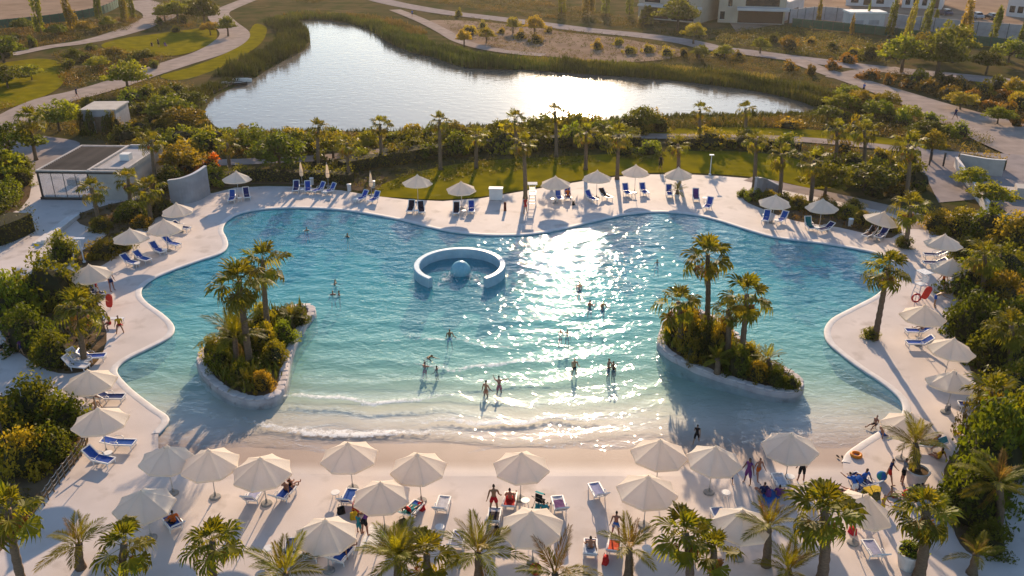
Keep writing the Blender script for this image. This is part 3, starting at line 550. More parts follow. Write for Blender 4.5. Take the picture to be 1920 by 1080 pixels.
def cover(name, label, poly, dens, r, h, lo, hi, seed, size=0.2, per=20, m='cover', avoid=(), cat='ground cover', z=-0.05):
    """many low clumps that read as one mass"""
    rng = np.random.default_rng(seed); n = int(area(poly)*dens); q = scatter(poly, n, rng)
    for a, d in avoid:
        q = q[edge_dist(a, q[:, 0], q[:, 1], False) > d]
    ok = sdf(lake, q[:, 0], q[:, 1]) > 0.5; q = q[ok]; n = len(q)
    cl = np.sin(q[:, 0]*0.23+seed)*np.sin(q[:, 1]*0.19+seed*2)+0.5*np.sin(q[:, 0]*0.6+q[:, 1]*0.4)
    keep = (cl + rng.normal(0, 0.5, n)) > -0.75; q = q[keep]; cl = cl[keep]; n = len(q)
    tint = np.clip(lo+(hi-lo)*(0.5+0.33*cl+rng.normal(0, 0.2, n)), 0, 1)
    sc = rng.uniform(0.5, 1.3, n); d = rng.normal(0, 1, (n, per, 3)); d /= np.linalg.norm(d, axis=2)[..., None]; d[..., 2] = np.abs(d[..., 2])
    c = np.stack([q[:, 0], q[:, 1], np.full(n, z)], 1)[:, None] + d*rng.uniform(0.5, 1, (n, per, 1))*sc[:, None, None]*np.array([r, r, h])
    v, f = leaf_quads(c.reshape(-1, 3), d.reshape(-1, 3), size, rng)
    o = obj(name, mesh_np(name, v, f, M[m], attr={'tint': np.repeat(tint, per*4)})); return tag(o, label, cat, kind='stuff')
def blades(name, label, pts, h, w, lo, hi, seed, m='reed', lean=0.35, per=5, z=-0.35, cat='reeds'):
    rng = np.random.default_rng(seed); q = np.repeat(pts, per, 0) + rng.normal(0, 0.22, (len(pts)*per, 2)); n = len(q)
    a = rng.uniform(0, 6.283, n); hh = h*rng.uniform(0.5, 1.1, n)*(0.72+0.25*np.sin(q[:, 0]*0.35+seed)*np.sin(q[:, 1]*0.27+1)+0.18*np.sin(q[:, 0]*1.1+q[:, 1]*0.9)); l = lean*rng.uniform(0, 1, n)*hh; b = a+rng.normal(1.57, 0.3, n)
    t = np.stack([np.cos(b), np.sin(b), np.zeros(n)], 1)*w; p0 = np.stack([q[:, 0], q[:, 1], np.full(n, z)], 1); d = np.stack([np.cos(a)*l, np.sin(a)*l, hh], 1)
    v = np.stack([p0-t, p0+t, p0+d*np.array([0.4, 0.4, 0.65])+t, p0+d*np.array([0.4, 0.4, 0.65])-t, p0+d+t*0.15, p0+d-t*0.15], 1).reshape(-1, 3); k = np.arange(n)[:, None]*6
    tint = np.clip(lo+(hi-lo)*(0.5+0.4*np.sin(q[:, 0]*0.3+seed)*np.cos(q[:, 1]*0.21)+rng.normal(0, 0.2, n)), 0, 1)
    o = obj(name, mesh_np(name, v, np.vstack([k+[0, 1, 2, 3], k+[3, 2, 4, 5]]), M[m], attr={'tint': np.repeat(tint, 6)})); return tag(o, label, cat, kind='stuff')
# ------------------------------------------------------------------ lake banks and the planting beyond the pool
rng0 = np.random.default_rng(11)
def bank_points(px0, px1, n, lo, hi):
    """points along the lake outline between two pixels, lo..hi metres out from the water's edge"""
    lp = np.array(lake); a, b = P(*px0, -0.45), P(*px1, -0.45); i = int(np.argmin(np.hypot(lp[:, 0]-a.x, lp[:, 1]-a.y))); j = int(np.argmin(np.hypot(lp[:, 0]-b.x, lp[:, 1]-b.y)))
    idx = np.arange(i, j+1) if j >= i else np.concatenate([np.arange(i, len(lp)), np.arange(0, j+1)])
    c = lp[idx]; sg = np.linalg.norm(np.diff(c, axis=0), axis=1); cum = np.concatenate([[0], np.cumsum(sg)]); t = rng0.uniform(0, cum[-1], n)
    x = np.interp(t, cum, c[:, 0]); y = np.interp(t, cum, c[:, 1]); cx, cy2 = lp.mean(0)
    g = np.gradient(c, axis=0); g /= np.linalg.norm(g, axis=1)[:, None]; nn = np.stack([np.interp(t, cum, g[:, 1]), np.interp(t, cum, -g[:, 0])], 1)
    ar = 0.5*np.sum(lp[:, 0]*np.roll(lp[:, 1], -1)-np.roll(lp[:, 0], -1)*lp[:, 1]); nn *= 1 if ar > 0 else -1
    d = rng0.uniform(lo, hi, n)
    return np.stack([x+nn[:, 0]*d, y+nn[:, 1]*d], 1)
blades('reeds', 'tall green reeds on the lake point, upper left', bank_points((455, 150), (536, 45), 1500, -1.2, 5.5), 2.4, 0.06, 0.0, 0.5, 1, per=5)
blades('reeds', 'reeds along the far left end of the lake', bank_points((536, 45), (730, 72), 1300, -1.0, 4.5), 2.0, 0.06, 0.0, 0.5, 2, per=5)
blades('reeds', 'reed belt below the sandy bank of the lake', bank_points((730, 72), (1040, 132), 2000, -1.6, 5.0), 2.2, 0.06, 0.0, 0.55, 3, per=5)
blades('reeds', 'reed belt on the lake shore, upper right', bank_points((1040, 132), (1540, 200), 2600, -1.6, 4.5), 2.0, 0.06, 0.0, 0.55, 4, per=5)
blades('reeds', 'low reeds along the near lake shore', bank_points((1530, 213), (378, 233), 2200, -0.6, 2.6), 1.0, 0.05, 0.0, 0.6, 5, per=4)
blades('reeds', 'reeds on the left lake shore by the jetty', bank_points((378, 233), (455, 150), 600, -0.8, 3.0), 1.3, 0.05, 0.05, 0.6, 6, per=4)
blades('straw_grass', 'straw coloured grass above the far reeds', bank_points((560, 38), (730, 72), 700, 4.0, 9.0), 1.2, 0.06, 0.6, 1.0, 7, per=4, z=-0.1, cat='dry grass')
blades('straw_grass', 'straw coloured grass edging the sandy bank', bank_points((880, 124), (1420, 168), 1300, 4.0, 8.0), 1.1, 0.06, 0.45, 1.0, 8, per=4, z=-0.1, cat='dry grass')
blades('straw_grass', 'pale grass between lake and palm walk', bank_points((1530, 213), (900, 241), 1200, 2.5, 8.0), 0.8, 0.05, 0.3, 0.8, 9, per=4, z=-0.1, cat='dry grass')
av = [(path_a, 4.0), (path_c, 3.6), (path_e, 5.0), (path_f, 1.9)]
cover('undergrowth', 'mixed low shrubs between hut and lake', PP([(90, 200), (210, 168), (300, 150), (360, 165), (370, 230), (420, 252), (420, 300), (300, 300), (230, 285), (150, 255), (60, 235)]), 2.34, 0.92, 0.98, 0.05, 0.75, 21, avoid=av)
cover('undergrowth', 'low shrubs in front of the near lake shore', PP([(420, 254), (700, 254), (960, 240), (1160, 232), (1300, 226), (1540, 220), (1700, 240), (1700, 262), (1500, 240), (1320, 236), (1160, 248), (960, 258), (760, 276), (600, 290), (430, 296)]), 2.48, 0.8, 0.86, 0.1, 0.85, 22, avoid=av)
cover('undergrowth', 'brown and green shrubs beyond the far promenade', PP([(1300, 98), (1480, 118), (1560, 140), (1700, 190), (1620, 205), (1500, 180), (1380, 160), (1250, 140), (1180, 122)]), 1.38, 0.92, 0.92, 0.0, 0.6, 23, avoid=av)
cover('undergrowth', 'dark shrubs between villas and promenade', PP([(1330, 60), (1480, 52), (1600, 70), (1700, 95), (1690, 120), (1560, 112), (1420, 94), (1350, 80)]), 0.96, 1.15, 1.15, 0.0, 0.6, 24, size=0.3, avoid=av)
cover('undergrowth', 'rust coloured shrubs above the right path', PP([(1600, 140), (1700, 140), (1830, 160), (1990, 195), (1990, 262), (1860, 222), (1760, 195), (1670, 168)]), 1.51, 1.03, 1.03, 0.05, 0.65, 25, size=0.26, avoid=av)
cover('undergrowth', 'shrub bank between lake end and right path', PP([(1545, 190), (1600, 165), (1690, 195), (1760, 220), (1830, 246), (1865, 265), (1830, 282), (1720, 266), (1640, 246), (1560, 225)]), 2.61, 0.92, 1.03, 0.05, 0.8, 26, avoid=av)
cover('undergrowth', 'dry low shrubs on the sandy bank', PP([(820, 30), (960, 40), (1180, 70), (1320, 96), (1260, 116), (1120, 116), (960, 100), (860, 70)]), 0.6, 0.69, 0.69, 0.1, 0.75, 27, avoid=av)
cover('undergrowth', 'low shrubs above the promenade at the top', PP([(480, -40), (720, -40), (900, -10), (1060, 10), (1200, 40), (1330, 62), (1330, 76), (1200, 56), (1000, 32), (860, 12), (700, -12), (560, 10)]), 0.6, 1.15, 1.03, 0.05, 0.65, 28, size=0.3, avoid=av)
cover('undergrowth', 'olive shrubs between the two left paths', PP([(100, 100), (200, 92), (330, 108), (300, 125), (210, 148), (130, 168), (110, 130)]), 1.38, 1.03, 0.92, 0.15, 0.95, 29, size=0.26, avoid=av)
cover('undergrowth', 'dark shrubs under the columnar trees, upper left', PP([(-60, 62), (60, 52), (180, 40), (270, 30), (240, 55), (130, 76), (20, 98), (-60, 115)]), 1.24, 1.15, 1.15, 0.05, 0.7, 30, size=0.28, avoid=av)
cover('undergrowth', 'shrubs at the top of the left path', PP([(290, 10), (400, -20), (400, 45), (340, 55), (280, 60), (300, 35)]), 0.5, 1.26, 1.26, 0.1, 0.8, 31, size=0.3, avoid=av)
cover('undergrowth', 'low shrubs between hut and the far left lawn', PP([(-60, 205), (60, 190), (110, 175), (90, 195), (0, 232), (-60, 262)]), 1.65, 0.92, 0.92, 0.1, 0.8, 32, avoid=av)
cover('undergrowth', 'low green planting behind the lawn hedge', PP([(560, 300), (700, 290), (860, 276), (960, 268), (1080, 262), (1200, 260), (1440, 264), (1600, 276), (1700, 290), (1720, 330), (1700, 380), (1600, 360), (1560, 330), (1470, 290), (1300, 280), (1100, 284), (960, 290), (820, 308), (720, 330), (600, 322)]), 0.96, 0.69, 0.63, 0.1, 0.7, 33, avoid=av)

cover('undergrowth', 'low dark planting added under the lawn palms to stand for shade', PP([(670, 336), (740, 318), (840, 302), (960, 292), (1100, 286), (1240, 284), (1250, 300), (1100, 306), (960, 322), (860, 336), (770, 348), (700, 362)]), 1.6, 0.55, 0.5, 0.0, 0.55, 43)  # dark ground cover added in place of the shade across the lawn
# hedges
hedge('clipped green hedge behind the lawn palms', [(640, 324), (700, 312), (770, 300), (840, 290), (920, 281), (1010, 276), (1100, 274), (1200, 274)], 2.2, 1.9, 'green', seed=1)
hedge('hedge behind the closed umbrellas', [(400, 344), (470, 338), (550, 338), (620, 340), (660, 344)], 1.8, 1.6, 'green', seed=2)
hedge('low hedge at the right end of the lawn', [(1250, 272), (1340, 274), (1430, 276), (1500, 284)], 1.7, 1.8, 'olive', seed=3)
hedge('round trimmed hedge beside the pavilion plaza', [(-110, 478), (-30, 462), (20, 445), (46, 432)], 3.0, 3.2, 'dark', seed=4)

# scattered shrubs of the background (one individual each)
bgsh = [('olive', 'olive shrub in the planting beyond the lake', 'olive shrubs beyond the lake', [(1120, 92), (1180, 100), (1215, 98), (1250, 104), (1282, 106), (1310, 108), (1350, 104), (1385, 110), (1160, 84), (860, 30), (905, 52), (940, 62), (975, 72), (1005, 80), (1030, 60), (880, 64)]),
    ('rust', 'rusty shrub on the slope above the right path', 'rusty shrubs on the right slope', [(1630, 148), (1665, 158), (1700, 164), (1740, 172), (1780, 182), (1820, 192), (1855, 205), (1890, 215), (1905, 236), (1480, 132), (1520, 140), (1560, 130)]),
    ('green', 'green shrub between the lake and the right path', 'green shrubs by the right path', [(1560, 205), (1590, 196), (1615, 215), (1640, 205), (1665, 225), (1690, 236), (1720, 244), (1745, 232), (1770, 252), (1800, 256), (1580, 225), (1620, 235)]),
    ('gold', 'yellow shrub on the near bank of the lake', 'yellow shrubs on the near bank', [(640, 268), (700, 264), (760, 268), (860, 262), (940, 256), (1010, 250), (1060, 246), (1120, 246), (1180, 240), (1230, 236), (560, 274), (500, 280), (440, 288), (1480, 240), (1600, 248)]),
    ('dark', 'dark shrub beside the upper left paths', 'dark shrubs by the upper left paths', [(30, 75), (60, 88), (130, 128), (160, 112), (170, 96), (20, 148), (118, 60), (260, 112), (250, 122), (290, 128), (330, 60), (300, 48), (345, 45), (10, 108), (330, 175), (345, 190), (310, 190)])]
sd_ = 0
ORD = 'first second third fourth fifth sixth seventh eighth ninth tenth eleventh twelfth thirteenth fourteenth fifteenth sixteenth seventeenth'.split()
for cn, lb, gr, pts in bgsh:
    for k, (x, y) in enumerate(sorted(pts)):
        sd_ += 1; q = random.Random(sd_); shrub(f'{lb}, {ORD[k]} from the left', P(x, y), cn, q.uniform(0.9, 1.9), q.uniform(1.0, 1.9), gr, seed=sd_)
for lb, gr, cn3, rr_, pts in [('green bush on the near bank of the lake', 'green bushes on the near bank', ('green', 'olive', 'dark'), (1.3, 2.2), [(420, 262), (455, 272), (480, 262), (520, 284), (550, 268), (585, 282), (625, 262), (660, 284), (690, 272), (735, 268), (775, 262), (805, 274), (850, 270), (880, 260), (915, 268), (945, 250), (990, 248)]),
        ('bush between the sun glare and the palm walk', 'bushes below the sun glare', ('olive', 'green', 'dark'), (1.2, 2.0), [(1015, 262), (1045, 252), (1075, 262), (1110, 244), (1135, 258), (1165, 244), (1200, 250), (1215, 240), (1240, 246)]),
        ('bush breaking the line of the lawn hedge', 'bushes along the lawn hedge', ('dark', 'green', 'olive'), (1.4, 2.3), [(600, 319), (680, 307), (745, 300), (800, 295), (860, 289), (950, 281), (1005, 279), (1075, 275), (1130, 277), (1170, 291), (1215, 287), (1330, 275), (1400, 277), (1470, 283)]),
        ('shrub in the thicket between hut and lake', 'shrubs of the thicket by the hut', ('green', 'olive', 'dark'), (1.3, 2.2), [(250, 195), (275, 185), (300, 205), (265, 215), (290, 232), (330, 240), (262, 245), (300, 258), (340, 268), (370, 262), (385, 282), (235, 265), (280, 278), (350, 290), (405, 270), (130, 215), (165, 200)]),
        ('shrub of the belt beside the right palms', 'shrubs beside the right palms', ('green', 'dark', 'olive'), (1.2, 2.0), [(1560, 320), (1590, 335), (1600, 312), (1640, 330), (1660, 350), (1680, 335), (1650, 300), (1580, 288), (1690, 365), (1715, 350), (1610, 345), (1640, 368), (1700, 310), (1535, 300)]),
        ('shrub on the bank above the right path', 'shrubs above the right path', ('dark', 'rust', 'olive'), (1.3, 2.2), [(1560, 95), (1600, 102), (1630, 112), (1590, 118), (1480, 92), (1450, 80), (1520, 84), (1660, 105), (1840, 175), (1880, 190), (1910, 205), (1800, 165), (1770, 160), (1720, 158), (1870, 170)])]:
    for k, (x, y) in enumerate(sorted(pts)):
        sd_ += 1; q = random.Random(sd_); r_ = q.uniform(*rr_); shrub(f'{lb}, {ORD[k]} from the left', P(x, y), cn3[k % 3], r_, r_*q.uniform(0.8, 1.2), gr, seed=sd_)
# broadleaf trees
for lb, x, y, cn, r, h in [('broad green tree where the left path passes the hut', 240, 172, 'green', 3.6, 5.6), ('dark round tree left of the top path', 385, 52, 'dark', 4.2, 8.0), ('bright green tree beside the dark round tree', 335, 42, 'green', 3.6, 6.0),
    ('small round tree at the fork of the left path', 428, 68, 'green', 2.2, 5.0), ('dark tree at the left edge by the lawn', 8, 118, 'dark', 4.0, 6.0), ('low dark tree in front of the far left lawn', 15, 165, 'dark', 3.6, 4.2),
    ('large round tree, leftmost of the clump by the promenade', 1690, 135, 'green', 4.6, 7.5), ('large dark tree in the middle of the promenade clump', 1755, 146, 'dark', 4.8, 8.5), ('tall tree at the back of the promenade clump', 1785, 118, 'green', 4.2, 8.5), ('small tree hidden behind the promenade clump', 1725, 110, 'olive', 3.2, 5.5),
    ('dark dense tree beside the pale lot, right', 1848, 140, 'dark', 2.6, 5.0), ('spreading tree at the far right of the promenade', 1890, 122, 'green', 3.6, 5.4), ('big dark tree in front of the tan villa', 1270, 58, 'dark', 5.0, 8.0),
    ('slim young tree on the sandy bank, nearer the lake path', 870, 88, 'olive', 1.8, 4.0), ('young tree on the sandy bank beside dry shrubs', 912, 80, 'olive', 2.0, 3.6), ('feathery tree by the promenade above the bank', 1002, 68, 'olive', 2.4, 5.0), ('feathery tree left of its twin above the bank', 962, 62, 'olive', 2.0, 4.0),
    ('small tree beside the promenade right of the bank', 1300, 82, 'olive', 2.6, 5.0), ('bright round tree above the far reeds', 1310, 112, 'green', 1.8, 3.2), ('bright bushy tree next to the promenade bend', 1358, 110, 'green', 2.0, 3.0), ('small round tree under the green fence', 1425, 100, 'green', 1.8, 3.6),
    ('dark leafy tree behind the first closed umbrella', 525, 322, 'dark', 3.6, 5.2), ('orange tinged tree behind the curved wall', 345, 330, 'olive', 2.8, 4.2), ('green tree between hut and lake', 318, 225, 'green', 3.4, 4.0), ('pale green willow-like tree by the near lake corner', 345, 246, 'olive', 3.2, 3.6), ('dark tree on the left lake corner', 358, 205, 'dark', 2.6, 3.2),
    ('green tree left of the small hut', 112, 246, 'green', 3.2, 4.8), ('dark tree hiding the left yard', 22, 305, 'dark', 4.2, 5.5), ('green tree at the left edge by the yard', -8, 350, 'green', 3.6, 6.0), ('leafy tree over the gate path at the right', 1745, 300, 'olive', 1.6, 4.2),
    ('leafy tree in front of the curved beige wall', 1820, 352, 'green', 2.0, 2.6), ('low tree beside the stepped planter at the right', 1855, 385, 'green', 2.2, 2.8), ('round tree on the lawn side of the right palms', 1545, 372, 'green', 2.6, 4.4), ('shadowed tree behind the right palm strip', 1620, 358, 'dark', 3.2, 3.4)]:
    sd_ += 1; tree(lb, P(x, y), cn, r, h, seed=sd_)
for k, (x, y, cn, r, h) in enumerate(sorted([(468, 285, 'green', 2.2, 3.6), (560, 290, 'dark', 2.0, 3.2), (625, 296, 'olive', 2.2, 3.6), (690, 285, 'green', 1.8, 3.0), (770, 284, 'green', 2.0, 3.2), (850, 262, 'olive', 1.8, 2.8), (935, 268, 'green', 2.0, 3.4), (1010, 256, 'green', 2.2, 3.4), (1075, 250, 'olive', 2.2, 3.4), (1130, 262, 'green', 2.0, 3.2), (1205, 244, 'dark', 2.6, 3.6)])): sd_ += 1; tree(f'small leafy tree along the near lake bank, {ORD[k]} from the left', P(x, y), cn, r, h, 'small trees along the near bank', sd_)
for k, (x, y, cn, r, h) in enumerate(sorted([(45, 60, 'dark', 2.6, 3.4), (105, 70, 'green', 2.4, 3.2), (160, 62, 'olive', 2.4, 3.0), (205, 54, 'green', 2.2, 3.2), (140, 118, 'dark', 2.2, 3.0), (185, 130, 'green', 2.2, 2.8), (215, 112, 'olive', 2.2, 2.8), (270, 118, 'dark', 2.4, 3.0), (310, 40, 'green', 3.0, 4.6), (360, 30, 'dark', 3.0, 5.0), (395, 66, 'olive', 2.2, 3.4), (60, 150, 'green', 2.4, 3.0)])): sd_ += 1; tree(f'low bushy tree by the upper left paths, {ORD[k]} from the left', P(x, y), cn, r, h, 'bushy trees by the upper left paths', sd_)
for k, (x, y, cn, r, h) in enumerate(sorted([(1575, 212, 'green', 2.4, 3.4), (1608, 206, 'olive', 2.4, 3.4), (1640, 222, 'green', 2.4, 3.2), (1590, 190, 'green', 2.2, 3.0), (1660, 205, 'olive', 2.0, 3.0), (1700, 228, 'green', 2.0, 2.8), (1735, 262, 'dark', 2.2, 3.0), (1550, 228, 'dark', 2.0, 2.6), (1800, 205, 'olive', 2.4, 3.0), (1870, 232, 'green', 2.2, 2.8), (1905, 180, 'olive', 2.4, 3.2)])): sd_ += 1; tree(f'leafy tree round the right end of the lake, {ORD[k]} from the left', P(x, y), cn, r, h, 'leafy trees at the lake end', sd_)
# slender columnar trees along the fences at the top of the photograph
for k, (x, y, h, r, cn, ln, lb) in enumerate([(78, 66, 13, 1.5, 'green', 0, 'tallest columnar tree, leftmost by the green fence'), (140, 60, 8.0, 1.5, 'olive', -0.12, 'leaning columnar tree, second from the left'), (188, 40, 9, 1.1, 'green', 0, 'slim columnar tree in front of the fence bend'), (236, 42, 7.5, 1.1, 'olive', 0, 'columnar tree, first of the pair right of the fence bend'), (248, 36, 7.5, 1.0, 'green', 0, 'columnar tree, second of the pair right of the fence bend'),
    (1053, 26, 7, 1.3, 'green', 0, 'columnar tree leftmost in the row before the villas'), (1102, 30, 7, 1.9, 'olive', 0, 'wide columnar tree second in the villa row'), (1136, 28, 7, 1.4, 'green', 0, 'dark columnar tree third in the villa row'), (1180, 28, 6.5, 1.2, 'green', 0, 'columnar tree closest to the tan villa wall'), (1212, 46, 4, 2.0, 'olive', 0, 'short bushy columnar tree below the tan villa'),
    (1534, 44, 6, 0.7, 'olive', 0, 'thin columnar tree at the start of the grey wall'), (1596, 66, 4.2, 0.6, 'olive', 0, 'short columnar tree left of the white kiosk'), (1624, 58, 6, 0.6, 'green', 0, 'thin columnar tree in front of the white kiosk'), (1664, 70, 9.5, 1.0, 'green', 0.1, 'tall columnar tree right of the white kiosk'), (1697, 76, 8.5, 0.9, 'olive', 0.14, 'leaning columnar tree by the green fence, right of the kiosk'), (1728, 70, 8.5, 1.2, 'green', 0.16, 'bushy leaning columnar tree above the promenade clump'),
    (1750, 60, 5, 0.7, 'green', 0, 'small columnar tree behind the promenade clump'), (1806, 78, 8, 1.6, 'olive', 0, 'brownish columnar tree beside the parked cars'), (1858, 86, 8, 1.1, 'green', 0.05, 'columnar tree between brown tree and the right edge'), (1915, 86, 6.5, 1.0, 'green', 0, 'columnar tree cut by the right edge')]):
    column_tree(lb, P(x, y), h, r, cn, 'columnar trees along the fences', k+1, ln)

# ------------------------------------------------------------------ palms
BK = 'fan palms on the palm walk behind the pool'
for k, (lb, c, b, s) in enumerate([('fan palm against the lake behind the closed umbrellas', (597, 238), (598, 322), 1.0), ('full fan palm right of the closed umbrellas, against the lake', (712, 232), (716, 308), 1.05), ('tall slim fan palm standing clear against the lake', (824, 224), (826, 318), 0.95), ('fan palm above the bright hedge, short trunk', (893, 252), (893, 316), 0.95),
    ('bushy fan palm at the left rim of the sun glare', (965, 222), (968, 290), 1.05), ('fan palm with bare trunk rising from the deck beside the lifeguard chair', (981, 268), (985, 372), 1.0), ('thin fan palm inside the sun glare', (1040, 208), (1043, 294), 0.85), ('shaggy fan palm under the sun glare', (1099, 246), (1098, 318), 1.0), ('shaggy fan palm behind the back umbrella row, sunlit', (1160, 252), (1157, 336), 1.15), ('drooping fan palm behind the potted plant', (1271, 270), (1271, 336), 1.05),
    ('slender fan palm with few leaves against the lake', (1312, 204), (1310, 268), 0.9), ('slender fan palm right of its twin, against the lake', (1398, 203), (1396, 266), 0.85), ('fan palm with tall trunk at the grey wing wall, right', (1417, 260), (1412, 364), 1.0), ('fan palm right of the grey wing wall', (1466, 288), (1461, 374), 1.0), ('shaggy low fan palm at the planting strip', (1524, 300), (1519, 384), 1.15), ('small fan palm behind the right lawn', (1568, 240), (1566, 302), 0.95), ('fan palm on the lawn bank at the right', (1620, 244), (1619, 305), 1.1),
    ('big leafy fan palm beside the gate path', (1704, 270), (1698, 372), 1.35), ('fan palm with dark shrub round its foot, upper right deck', (1708, 386), (1697, 464), 1.2)]):
    palm_px(lb, c, b, 'fan', s*1.12, 22, BK if k < 17 else None, seed=60+k, dead=3, r=0.2)
for k, (lb, c, b, s, h) in enumerate([('fan palm in front of the pavilion glass', (172, 352), (186, 420), 1.15, 24), ('slim dark fan palm at the pavilion corner', (240, 335), (248, 400), 1.0, 20), ('bright fan palm between pavilion and curved wall', (277, 352), (284, 416), 1.25, 26), ('fan palm rising behind the pavilion roof', (283, 262), (294, 352), 1.1, 22), ('fan palm at the hedge near the lake path', (426, 268), (432, 326), 1.05, 20), ('big fan palm beside the paved yard, upper left', (55, 222), (68, 300), 1.5, 30), ('golden fan palm leaning over the closed umbrellas', (650, 268), (655, 340), 1.15, 22)]):
    palm_px(lb, c, b, 'fan', s, h, None, seed=90+k, dead=4)
palm_px('lone leaning fan palm on the right deck peninsula', (1665, 502), (1640, 636), 'fan', 1.25, 30, None, 120, dead=7, r=0.2)
palm_px('tall fan palm on the left island', (448, 528), (470, 692), 'fan', 1.65, 34, None, 121, zb=0.3, dead=8, r=0.22)
palm_px('second, thinner fan palm behind on the left island', (492, 488), (505, 640), 'fan', 1.4, 24, None, 122, zb=0.3, dead=5)
palm_px('tallest fan palm on the right island', (1327, 478), (1322, 650), 'fan', 1.45, 30, None, 123, zb=0.3, dead=9)
palm_px('lower fan palm on the right island, right of the tallest', (1400, 552), (1388, 684), 'fan', 1.45, 26, None, 124, zb=0.3, dead=12)
palm_px('shaggy fan palm at the left tip of the right island', (1272, 566), (1275, 655), 'fan', 1.2, 22, None, 125, zb=0.3, dead=9)
palm_px('slim fan palm in the middle of the right island', (1365, 580), (1362, 680), 'fan', 0.95, 18, None, 126, zb=0.3, dead=9)
palm_px('feather palm with arching fronds on the left island', (440, 632), (446, 690), 'feather', 1.15, 16, None, 127, zb=0.3, dead=1)
palm_px('young feather palm in front of the left island trunk', (462, 715), (462, 728), 'feather', 0.55, 12, None, 128, zb=0.3, dead=0)
palm_px('feather palm at the back tip of the left island', (545, 592), (548, 612), 'feather', 0.6, 14, None, 129, zb=0.3, dead=0)
palm_px('young feather palm near the right tip of the right island', (1440, 672), (1442, 702), 'feather', 0.6, 12, None, 130, zb=0.3, dead=0)
palm_px('small feather palm in front of the right island palms', (1345, 672), (1345, 700), 'feather', 0.6, 12, None, 131, zb=0.3, dead=0)
palm_px('leafy palm beside the round tree, left', (148, 575), (160, 680), 'fan', 1.35, 28, None, 132, dead=4)
palm_px('big fan palm cut by the left edge, bottom', (14, 955), (52, 1130), 'fan', 1.15, 26, None, 133, dead=4)
palm_px('young upright feather palm, bottom left', (148, 1020), (152, 1065), 'feather', 0.85, 12, None, 134, dead=0, dry=6)
palm_px('broad fan palm at the bottom edge, left of its dark neighbour', (232, 1022), (236, 1110), 'fan', 1.08, 24, None, 135, dead=4)
palm_px('dark full fan palm at the bottom edge under the flat umbrella', (398, 1015), (402, 1105), 'fan', 1.1, 30, None, 136, dead=5)
palm_px('feather palm with one long arching frond, bottom', (535, 1075), (538, 1130), 'feather', 1.0, 10, None, 137, dead=0)
palm_px('wide feather palm below the centre umbrellas', (745, 1045), (748, 1120), 'feather', 1.0, 22, None, 138, dead=2)
palm_px('fan palm beside the wide feather palm, bottom', (800, 1040), (802, 1110), 'fan', 1.05, 20, None, 151, dead=2)
palm_px('young spiky feather palm left of the towels', (896, 1035), (898, 1085), 'feather', 0.9, 13, None, 139, dead=1, dry=6)
palm_px('thin palm with dry arching fronds before the centre umbrella', (1040, 1075), (1045, 1120), 'feather', 1.0, 8, None, 140, dead=2, dry=8)
palm_px('dry brown feather palm right of the seated couple', (1180, 1025), (1178, 1085), 'feather', 0.85, 11, None, 141, dead=1, dry=9)
palm_px('dark green fan palm at the bottom edge, right of centre', (1285, 998), (1292, 1100), 'fan', 1.02, 28, None, 142, dead=3)
palm_px('golden fan palm tucked beside the dark green one', (1338, 1030), (1335, 1100), 'fan', 0.85, 18, None, 143, dead=6)
palm_px('upright feather palm behind the right bottom palms', (1440, 985), (1436, 1060), 'feather', 0.85, 13, None, 144, dead=0, dry=4)
palm_px('large fan palm hiding sunbathers, bottom right', (1545, 955), (1540, 1090), 'fan', 1.15, 34, None, 145, dead=6, r=0.24)
palm_px('second large fan palm near the white pot, bottom right', (1735, 955), (1722, 1085), 'fan', 1.12, 34, None, 146, dead=6, r=0.24)
palm_px('dry palm inside the corner bush, bottom right', (1872, 905), (1868, 1000), 'feather', 1.0, 12, None, 147, dead=2, dry=8)
palm_px('palm leaning over the right bushes', (1862, 735), (1850, 822), 'fan', 1.12, 28, None, 148, dead=4)
palm_px('tall palm over the right bed, near the edge', (1895, 610), (1885, 705), 'fan', 1.15, 26, None, 149, dead=4)
palm_px('palm in the right bed beside the upper umbrellas', (1845, 478), (1836, 575), 'fan', 1.2, 28, None, 150, dead=4)
palm_px('small palm at the bottom right corner path', (1830, 1040), (1822, 1075), 'feather', 0.6, 9, None, 152, dead=0, dry=4)
palm_px('low feather palm at the bottom edge by the pot', (1478, 1068), (1478, 1090), 'feather', 0.8, 12, None, 153, dead=0, dry=3)

